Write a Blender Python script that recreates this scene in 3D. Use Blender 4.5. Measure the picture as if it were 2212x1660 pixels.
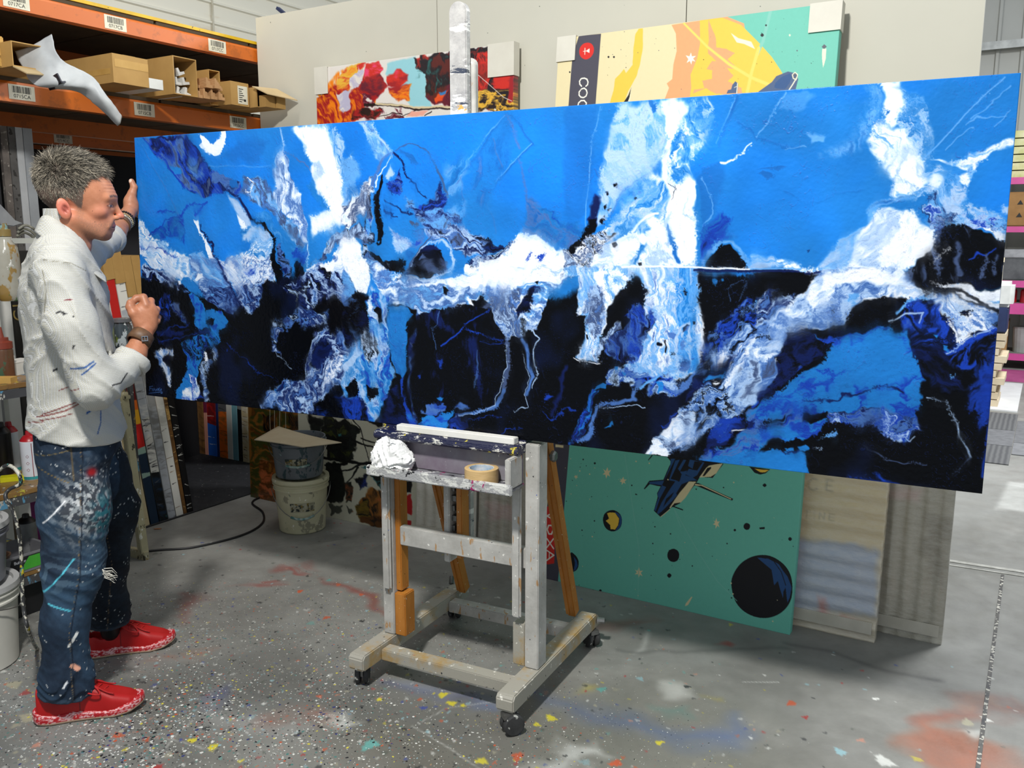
import bpy, bmesh, math, random
import numpy as np
from math import sin, cos, pi, radians, atan, sqrt
from mathutils import Vector, Matrix
for o in list(bpy.data.objects): bpy.data.objects.remove(o)
scene = bpy.context.scene
COL = scene.collection
# ------------------------------------------------------------ camera, light
FPX = 1885.0; PITCH = atan(322/FPX); YAW = radians(31.4); CH = 1.52
cam_d = bpy.data.cameras.new('camera'); cam = bpy.data.objects.new('camera', cam_d); COL.objects.link(cam)
cam_d.sensor_width = 36; cam_d.lens = 36*FPX/2212; cam_d.clip_start = .05; cam_d.clip_end = 100
cam.location = (0, 0, CH); cam.rotation_euler = (pi/2-PITCH, 0, YAW)
scene.camera = cam
scene.view_settings.view_transform = 'Standard'; scene.view_settings.look = 'None'
scene.view_settings.gamma = 1; scene.view_settings.exposure = 0.0; scene.view_settings.use_curve_mapping = False
world = bpy.data.worlds.new('world'); scene.world = world; world.use_nodes = True
world.node_tree.nodes['Background'].inputs[0].default_value = (.80, .90, 1, 1)
world.node_tree.nodes['Background'].inputs[1].default_value = 0.50
def light(name, kind, loc, target, energy, size, color=(1, 1, 1), spot=None):
    d = bpy.data.lights.new(name, kind); d.energy = energy; d.color = color
    if kind == 'AREA': d.shape = 'DISK'; d.size = size
    else: d.shadow_soft_size = size
    o = bpy.data.objects.new(name, d); COL.objects.link(o); o.location = loc
    o.rotation_euler = (Vector(target)-Vector(loc)).to_track_quat('-Z', 'Y').to_euler()
    return o
light('work_light', 'AREA', (-1.0, .3, 3.65), (-1.6, 2.6, .9), 150, .28, (1, .985, .95))
light('bay_fill', 'AREA', (1.2, 7.0, 4.6), (.2, 7.2, 0), 420, 1.6, (.95, .98, 1))  # added fill that brightens the far right floor, no fixture behind it
light('hall_fill', 'AREA', (-3.2, 3.0, 4.4), (-6.0, 4.6, 3.6), 75, .8, (1, .98, .94))  # added fill that lifts the left cladding wall, no fixture behind it

# ------------------------------------------------------------ pixel <-> world measuring
_F = np.array([-sin(YAW)*cos(PITCH), cos(YAW)*cos(PITCH), -sin(PITCH)])
_R = np.array([cos(YAW), sin(YAW), 0.0]); _U = np.cross(_R, _F); _C = np.array([0, 0, CH])
_F2 = np.array([-sin(YAW), cos(YAW), 0.0])
def ray(x, y): return _F*FPX+_R*(x-1106)+_U*(830-y)
def gnd(x, y, z=0.0): r = ray(x, y); return _C+r*((z-CH)/r[2])
def onY(x, y, Y): r = ray(x, y); return _C+r*(Y/r[1])
def onX(x, y, X): r = ray(x, y); return _C+r*(X/r[0])
def onB(x, y, b):
    """point at horizontal depth b in front of the lens, in the local frame (right, depth, up)"""
    r = ray(x, y); r = r*(b/(r@_F2)); return np.array([r@_R, b, CH+r[2]])
# ------------------------------------------------------------ tags and objects
def tag(o, label=None, cat=None, group=None, kind=None):
    if label: o['label'] = label
    if cat: o['category'] = cat
    if group: o['group'] = group
    if kind: o['kind'] = kind
    return o
def empty(name, loc=(0, 0, 0), rz=0, label=None, cat=None, group=None):
    o = bpy.data.objects.new(name, None); COL.objects.link(o); o.location = loc
    o.rotation_euler = (0, 0, rz); o.empty_display_size = .1
    return tag(o, label, cat, group)
def mesh_obj(name, V, Fc, m, parent=None, smooth=False, loc=None, rz=0, auto=None):
    me = bpy.data.meshes.new(name)
    V = np.asarray(V, dtype=np.float32)
    if isinstance(Fc, np.ndarray):
        nf = len(Fc); k = Fc.shape[1]
        me.vertices.add(len(V)); me.vertices.foreach_set('co', V.ravel())
        me.loops.add(nf*k); me.loops.foreach_set('vertex_index', Fc.astype(np.int32).ravel())
        me.polygons.add(nf); me.polygons.foreach_set('loop_start', np.arange(0, nf*k, k, dtype=np.int32))
        me.update(calc_edges=True)
    else:
        me.from_pydata([tuple(map(float, v)) for v in V], [], Fc); me.update()
    if m is not None:
        for mm in (m if isinstance(m, (list, tuple)) else [m]): me.materials.append(mm)
    if smooth: me.polygons.foreach_set('use_smooth', [True]*len(me.polygons))
    o = bpy.data.objects.new(name, me); COL.objects.link(o)
    if parent is not None: o.parent = parent
    if loc is not None: o.location = loc
    if rz: o.rotation_euler = (0, 0, rz)
    if auto:
        me.polygons.foreach_set('use_smooth', [True]*len(me.polygons))
        try: me.set_sharp_from_angle(angle=auto)
        except Exception: pass
    return o
def set_col(o, C, name='col'):
    """per-vertex colour, sRGB 0..1 -> linear float"""
    C = np.clip(np.asarray(C, dtype=np.float32), 0, 1)
    lin = np.where(C <= .04045, C/12.92, ((C+.055)/1.055)**2.4)
    a = o.data.attributes.new(name, 'FLOAT_COLOR', 'POINT')
    buf = np.ones((len(C), 4), dtype=np.float32); buf[:, :3] = lin[:, :3]
    a.data.foreach_set('color', buf.ravel())
class MB:
    def __init__(s): s.V = []; s.F = []
    def add(s, V, F):
        n = len(s.V); s.V += [tuple(v) for v in V]; s.F += [tuple(i+n for i in f) for f in F]; return s
    def box(s, lo, hi, M=None):
        (a, b, c), (d, e, f) = lo, hi
        V = [(a, b, c), (d, b, c), (d, e, c), (a, e, c), (a, b, f), (d, b, f), (d, e, f), (a, e, f)]
        if M is not None: V = [tuple(M @ Vector(v)) for v in V]
        return s.add(V, [(0, 3, 2, 1), (4, 5, 6, 7), (0, 1, 5, 4), (1, 2, 6, 5), (2, 3, 7, 6), (3, 0, 4, 7)])
    def bar(s, p, q, w, d, up=(0, 0, 1)):
        """rectangular bar p->q, width w across, depth d along up-ish"""
        p = Vector(p); q = Vector(q); t = (q-p).normalized(); u = Vector(up)
        if abs(t.dot(u)) > .98: u = Vector((0, 1, 0))
        x = t.cross(u).normalized()*w/2; y = x.cross(t).normalized()*d/2
        V = [p-x-y, p+x-y, p+x+y, p-x+y, q-x-y, q+x-y, q+x+y, q-x+y]
        return s.add(V, [(0, 1, 2, 3), (7, 6, 5, 4), (0, 4, 5, 1), (1, 5, 6, 2), (2, 6, 7, 3), (3, 7, 4, 0)])
    def lathe(s, prof, n=24, c=(0, 0, 0), M=None):
        V = []; F = []; m = len(prof)
        for i in range(n):
            a = 2*pi*i/n
            for r, z in prof:
                v = Vector((r*cos(a), r*sin(a), z))
                if M is not None: v = M @ v
                V.append((v[0]+c[0], v[1]+c[1], v[2]+c[2]))
        for i in range(n):
            j = (i+1) % n
            for k in range(m-1): F.append((i*m+k, j*m+k, j*m+k+1, i*m+k+1))
        return s.add(V, F)
    def tube(s, pts, r, n=8, cap=True):
        pts = [Vector(p) for p in pts]; V = []; F = []; m = len(pts); u = None
        rr = r if isinstance(r, (list, tuple)) else [r]*m
        for i, p in enumerate(pts):
            t = (pts[min(i+1, m-1)]-pts[max(i-1, 0)]).normalized()
            if u is None: u = t.orthogonal().normalized()
            u = (u-t*u.dot(t)).normalized(); w = t.cross(u)
            for k in range(n):
                a = 2*pi*k/n; V.append(p+(u*cos(a)+w*sin(a))*rr[i])
        for i in range(m-1):
            for k in range(n):
                l = (k+1) % n; F.append((i*n+k, i*n+l, (i+1)*n+l, (i+1)*n+k))
        if cap: F += [tuple(range(n-1, -1, -1)), tuple((m-1)*n+k for k in range(n))]
        return s.add(V, F)
    def prism(s, poly, z0, z1, M=None):
        n = len(poly); V = [(x, y, z0) for x, y in poly]+[(x, y, z1) for x, y in poly]
        if M is not None: V = [tuple(M @ Vector(v)) for v in V]
        return s.add(V, [tuple(range(n-1, -1, -1)), tuple(range(n, 2*n))]+[(i, (i+1) % n, n+(i+1) % n, n+i) for i in range(n)])
    def obj(s, name, m, parent=None, smooth=False, bevel=0, **k):
        o = mesh_obj(name, s.V, s.F, m, parent, smooth, **k)
        bm = bmesh.new(); bm.from_mesh(o.data); bmesh.ops.recalc_face_normals(bm, faces=bm.faces)
        if bevel: 
            bmesh.ops.bevel(bm, geom=[e for e in bm.edges if len(e.link_faces) == 2 and e.calc_face_angle(0) > .5], offset=bevel, segments=2, affect='EDGES')
        bm.to_mesh(o.data); bm.free(); return o
def smooth_path(pts, n=8):
    pts = [np.array(p, float) for p in pts]; out = []
    for i in range(len(pts)-1):
        p0 = pts[max(i-1, 0)]; p1 = pts[i]; p2 = pts[i+1]; p3 = pts[min(i+2, len(pts)-1)]
        for k in range(n):
            t = k/n; out.append(.5*((2*p1)+(-p0+p2)*t+(2*p0-5*p1+4*p2-p3)*t*t+(-p0+3*p1-3*p2+p3)*t**3))
    out.append(pts[-1]); return out
# ------------------------------------------------------------ materials
def srgb(c):
    if isinstance(c, str): c = tuple(int(c[i:i+2], 16)/255 for i in (0, 2, 4))
    return tuple(x/12.92 if x <= .04045 else ((x+.055)/1.055)**2.4 for x in c[:3])+(1,)
def nn(nt, t, **k):
    n = nt.nodes.new(t)
    for a, b in k.items():
        if hasattr(n, a): setattr(n, a, b)
    return n
def newmat(name, rough=.6, metal=0, coat=0, spec=.5):
    m = bpy.data.materials.new(name); m.use_nodes = True; nt = m.node_tree
    b = nt.nodes['Principled BSDF']; b.inputs['Roughness'].default_value = rough; b.inputs['Metallic'].default_value = metal
    b.inputs['Coat Weight'].default_value = coat; b.inputs['Coat Roughness'].default_value = .12; b.inputs['Specular IOR Level'].default_value = spec
    return m, nt, b
def mixc(nt, fac, a, b, mode='MIX'):
    n = nt.nodes.new('ShaderNodeMix'); n.data_type = 'RGBA'; n.blend_type = mode
    for s, v in ((n.inputs[0], fac), (n.inputs[6], a), (n.inputs[7], b)):
        if isinstance(v, bpy.types.NodeSocket): nt.links.new(v, s)
        else: s.default_value = v if not isinstance(v, str) else srgb(v)
    return n.outputs[2]
def noise(nt, scale, detail=4, rough=.55, vec=None, dist=0, out='Fac'):
    n = nt.nodes.new('ShaderNodeTexNoise'); n.inputs['Scale'].default_value = scale; n.inputs['Detail'].default_value = detail
    n.inputs['Roughness'].default_value = rough; n.inputs['Distortion'].default_value = dist
    if vec is not None: nt.links.new(vec, n.inputs['Vector'])
    return n.outputs[out]
def ramp(nt, fac, stops):
    n = nt.nodes.new('ShaderNodeValToRGB'); e = n.color_ramp.elements
    while len(e) < len(stops): e.new(.5)
    for i, (p, c) in enumerate(stops):
        e[i].position = p; e[i].color = srgb(c) if isinstance(c, str) else ((c, c, c, 1) if not isinstance(c, tuple) else c)
    nt.links.new(fac, n.inputs[0]); return n.outputs[0]
def coords(nt, kind='Object', scale=None, rot=None):
    t = nt.nodes.new('ShaderNodeTexCoord').outputs[kind]
    if scale is None and rot is None: return t
    mp = nt.nodes.new('ShaderNodeMapping'); nt.links.new(t, mp.inputs[0])
    if scale: mp.inputs['Scale'].default_value = scale
    if rot: mp.inputs['Rotation'].default_value = rot
    return mp.outputs[0]
def bump(nt, b, h, strength=.3, dist=.002):
    n = nt.nodes.new('ShaderNodeBump'); n.inputs['Strength'].default_value = strength; n.inputs['Distance'].default_value = dist
    nt.links.new(h, n.inputs['Height']); nt.links.new(n.outputs[0], b.inputs['Normal'])
_mc = {}
def pm(name, c1, c2=None, scale=12, rough=.6, metal=0, bmp=.15, spots=None, coat=0, stretch=None, spotsize=40, thr=.62, spec=.5):
    """procedural material: two tones mixed by noise, optional paint flecks"""
    if name in _mc: return _mc[name]
    m, nt, b = newmat(name, rough, metal, coat, spec); v = coords(nt, 'Object', stretch)
    f = ramp(nt, noise(nt, scale, 5, .6, v), [(.35, 0.), (.65, 1.)])
    c = mixc(nt, f, c1, c2 or c1)
    if spots:
        for i, sc in enumerate(spots):
            s = ramp(nt, noise(nt, spotsize*(1+.37*i), 2, .5, coords(nt, 'Object', (1, 1, 1), (i*1.3+.4, i, i*2))), [(thr, 0.), (thr+.02, 1.)])
            c = mixc(nt, s, c, sc)
    nt.links.new(c, b.inputs['Base Color'])
    if bmp: bump(nt, b, noise(nt, scale*6, 4, .6, v), bmp, .002)
    _mc[name] = m; return m
def colmat(name, rough=.5, coat=0, spec=.5, bmp=0, bscale=300, metal=0):
    if name in _mc: return _mc[name]
    m, nt, b = newmat(name, rough, metal, coat, spec)
    a = nt.nodes.new('ShaderNodeAttribute'); a.attribute_name = 'col'; 
    v = coords(nt); n = noise(nt, 60, 3, .5, v)
    c = mixc(nt, ramp(nt, n, [(.3, 0.), (.7, .06)]), a.outputs['Color'], '808080', 'OVERLAY')
    nt.links.new(c, b.inputs['Base Color'])
    if bmp: bump(nt, b, noise(nt, bscale, 3, .6, v), bmp, .001)
    _mc[name] = m; return m
# ------------------------------------------------------------ numpy noise
_rng = np.random.RandomState(7)
_PERM = _rng.permutation(4096).astype(np.int32); _GA = (_rng.rand(4096)*2*pi).astype(np.float32)
_GX = np.cos(_GA); _GY = np.sin(_GA)
def pn(x, y, seed=0):
    x = x.astype(np.float32); y = y.astype(np.float32)
    xi = np.floor(x).astype(np.int32); yi = np.floor(y).astype(np.int32); fx = x-xi; fy = y-yi
    def g(i, j, dx, dy):
        h = _PERM[(_PERM[(i+seed*131) & 4095]+j) & 4095]; return _GX[h]*dx+_GY[h]*dy
    u = fx*fx*fx*(fx*(fx*6-15)+10); v = fy*fy*fy*(fy*(fy*6-15)+10)
    a = g(xi, yi, fx, fy); b = g(xi+1, yi, fx-1, fy); c = g(xi, yi+1, fx, fy-1); d = g(xi+1, yi+1, fx-1, fy-1)
    return (a+(b-a)*u+(c-a)*v+(a-b-c+d)*u*v)*1.4
def fbm(x, y, seed=0, o=4, g=.5):
    r = 0; a = 1; s = 0
    for i in range(o): r = r+a*pn(x*2**i, y*2**i, seed+i*17); s += a; a *= g
    return r/s
def noise3(P, s, seed=0):
    x, y, z = P[:, 0]*s, P[:, 1]*s, P[:, 2]*s
    return (pn(x+z*.7, y-z*.6, seed)+pn(y+x*.31, z+x*.5, seed+5)+pn(z-y*.4, x+y*.2, seed+9))/1.8
# ------------------------------------------------------------ layered paint
PAL = dict(B=(29, 112, 188), b=(25, 95, 172), c=(88, 152, 216), W=(224, 230, 240), L=(158, 186, 222), S=(66, 104, 168), N=(14, 26, 74),
           K=(5, 6, 10), U=(22, 58, 164), G=(60, 76, 112))
def sdf_poly(px, py, P):
    d = np.full(px.shape, 1e18, np.float32); s = np.ones(px.shape, np.float32); n = len(P)
    for i in range(n):
        ax, ay = P[i]; bx, by = P[i-1]; ex, ey = bx-ax, by-ay; wx = px-ax; wy = py-ay
        t = np.clip((wx*ex+wy*ey)/(ex*ex+ey*ey+1e-9), 0, 1); dx = wx-ex*t; dy = wy-ey*t
        d = np.minimum(d, dx*dx+dy*dy)
        c1 = py >= ay; c2 = py < by; c3 = ex*wy > ey*wx
        s = np.where((c1 & c2 & c3) | (~c1 & ~c2 & ~c3), -s, s)
    return s*np.sqrt(d)
def sdf_line(px, py, P, w0, w1):
    d = np.full(px.shape, 1e9, np.float32); n = len(P)-1
    for i in range(n):
        ax, ay = P[i]; bx, by = P[i+1]; ex, ey = bx-ax, by-ay; wx = px-ax; wy = py-ay
        t = np.clip((wx*ex+wy*ey)/(ex*ex+ey*ey+1e-9), 0, 1); dx = wx-ex*t; dy = wy-ey*t
        w = w0+(w1-w0)*(i+t)/n
        d = np.minimum(d, np.sqrt(dx*dx+dy*dy)-w)
    return d
def blob_pts(cx, cy, rx, ry, ang=0, n=14):
    a = radians(ang); return [(cx+rx*cos(t)*cos(a)-ry*sin(t)*sin(a), cy+rx*cos(t)*sin(a)+ry*sin(t)*cos(a)) for t in [2*pi*i/n for i in range(n)]]
class Paint:
    """paints flat layers into a grid of points; coordinates are canvas units"""
    def __init__(s, X, Y, base, pal=PAL):
        s.X = X; s.Y = Y; s.pal = pal; s.C = np.empty(X.shape+(3,), np.float32); s.C[:] = np.array(pal[base])/255.
        s.H = np.zeros(X.shape, np.float32)
        s.wx = 7.5*fbm(X/45, Y/45, 3, 2)+2.6*fbm(X/12, Y/12, 11, 3, .4); s.wy = 7.5*fbm(X/45, Y/45, 23, 2)+2.6*fbm(X/12, Y/12, 31, 3, .4)
    def layer(s, kind, fill, pts, soft=1.5, warp=1., w=(3, 3), ang=0, z=12, op=1., h=.3):
        P = np.array(pts, np.float32); pad = 16*max(warp, .2)+soft*2+max(w)+2
        x0, y0 = P.min(0)-pad; x1, y1 = P.max(0)+pad
        gx = s.X[0]; gy = s.Y[:, 0]
        i0, i1 = np.searchsorted(gx, [x0, x1]); j0, j1 = np.searchsorted(gy, [y0, y1])
        if i1-i0 < 1 or j1-j0 < 1: return
        sl = (slice(j0, j1), slice(i0, i1)); X = s.X[sl]; Y = s.Y[sl]; wx = s.wx[sl]; wy = s.wy[sl]
        px = X+warp*wx; py = Y+warp*wy
        d = sdf_poly(px, py, P) if kind == 'P' else sdf_line(px, py, P, w[0], w[1])
        m = np.clip(.5-d/(2*soft), 0, 1); m = m*m*(3-2*m)*op
        if m.max() <= 0: return
        cols = [np.array(s.pal[k], np.float32)/255 for k in fill]
        if len(cols) == 1: col = cols[0]
        else:
            a = radians(ang); z = z*1.55; u = (px*cos(a)+py*sin(a)); v = (-px*sin(a)+py*cos(a))
            sd = (len(pts)*7+int(abs(pts[0][0]))) % 97
            q = fbm(u/(z*6)+.9*fbm(u/(z*6), v/(z*4), sd+3, 2), v/z*.46+1.9*fbm(u/(z*7), v/(z*4.5), sd+8, 2), sd, 3, .45)*.92+.20*fbm(u/(z*1.6), v/(z*.30), sd+21, 2)
            t = np.clip(.5+q*.80, 0, .9999)*len(cols); k = t.astype(int); f = np.clip((t-k-.25)/.75, 0, 1)[..., None]
            CA = np.array(cols); col = CA[k]*(1-f)+CA[np.minimum(k+1, len(cols)-1)]*f
            fr = np.abs(t-k-.05); hl = np.clip(1-fr/.05, 0, 1)[..., None]*(.20 if s.pal is PAL else 0)
            col = col*(1-hl)+np.array([.06, .12, .3])*hl
            s.H[sl] += m*q*h*1.5
        mm = m[..., None]; s.C[sl] = s.C[sl]*(1-mm)+col*mm
        s.H[sl] += h*m*(1-m)*4*.6
# ------------------------------------------------------------ the big blue pour painting
# corners measured on the canvas face, metres
CV = dict(tl=np.array((-3.041, 2.199, 1.888)), tr=np.array((-.096, 2.411, 1.888)), bl=np.array((-3.038, 2.169, .888)))
CVW = 2.9529; CVH = 1.0004
cu = (CV['tr']-CV['tl']); cu /= np.linalg.norm(cu); cv = CV['bl']-CV['tl']; cv /= np.linalg.norm(cv); cn = np.cross(cv, cu); cn /= np.linalg.norm(cn)
if cn[1] > 0: cn = -cn          # towards the viewer
UN = 640.0                        # paint units per metre
def to_canvas(x, y):
    r = ray(x, y); p = _C+r*(np.dot(CV['tl']-_C, cn)/np.dot(r, cn)); d = p-CV['tl']; return (float(d@cu)*UN, float(d@cv)*UN)
TILES = {0: (0, 0, 1.), 1: (285, 240, 4.608), 2: (285, 560, 4.608), 3: (745, 210, 4.424), 4: (745, 565, 4.424), 5: (1225, 180, 4.048), 6: (1225, 560, 3.608), 7: (1700, 150, 3.609), 8: (1640, 580, 3.32)}
NU, NV = 1900, 640
gx = np.linspace(0, CVW*UN, NU, dtype=np.float32); gy = np.linspace(0, CVH*UN, NV, dtype=np.float32)
GX, GY = np.meshgrid(gx, gy)
PT = Paint(GX, GY, 'B')
_q = fbm(GX/260, GY/200, 51, 4)[..., None]; PT.C += (np.array([20, 116, 220])/255-PT.C)*np.clip(_q*2.2+.35, 0, 1)*.7
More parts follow.
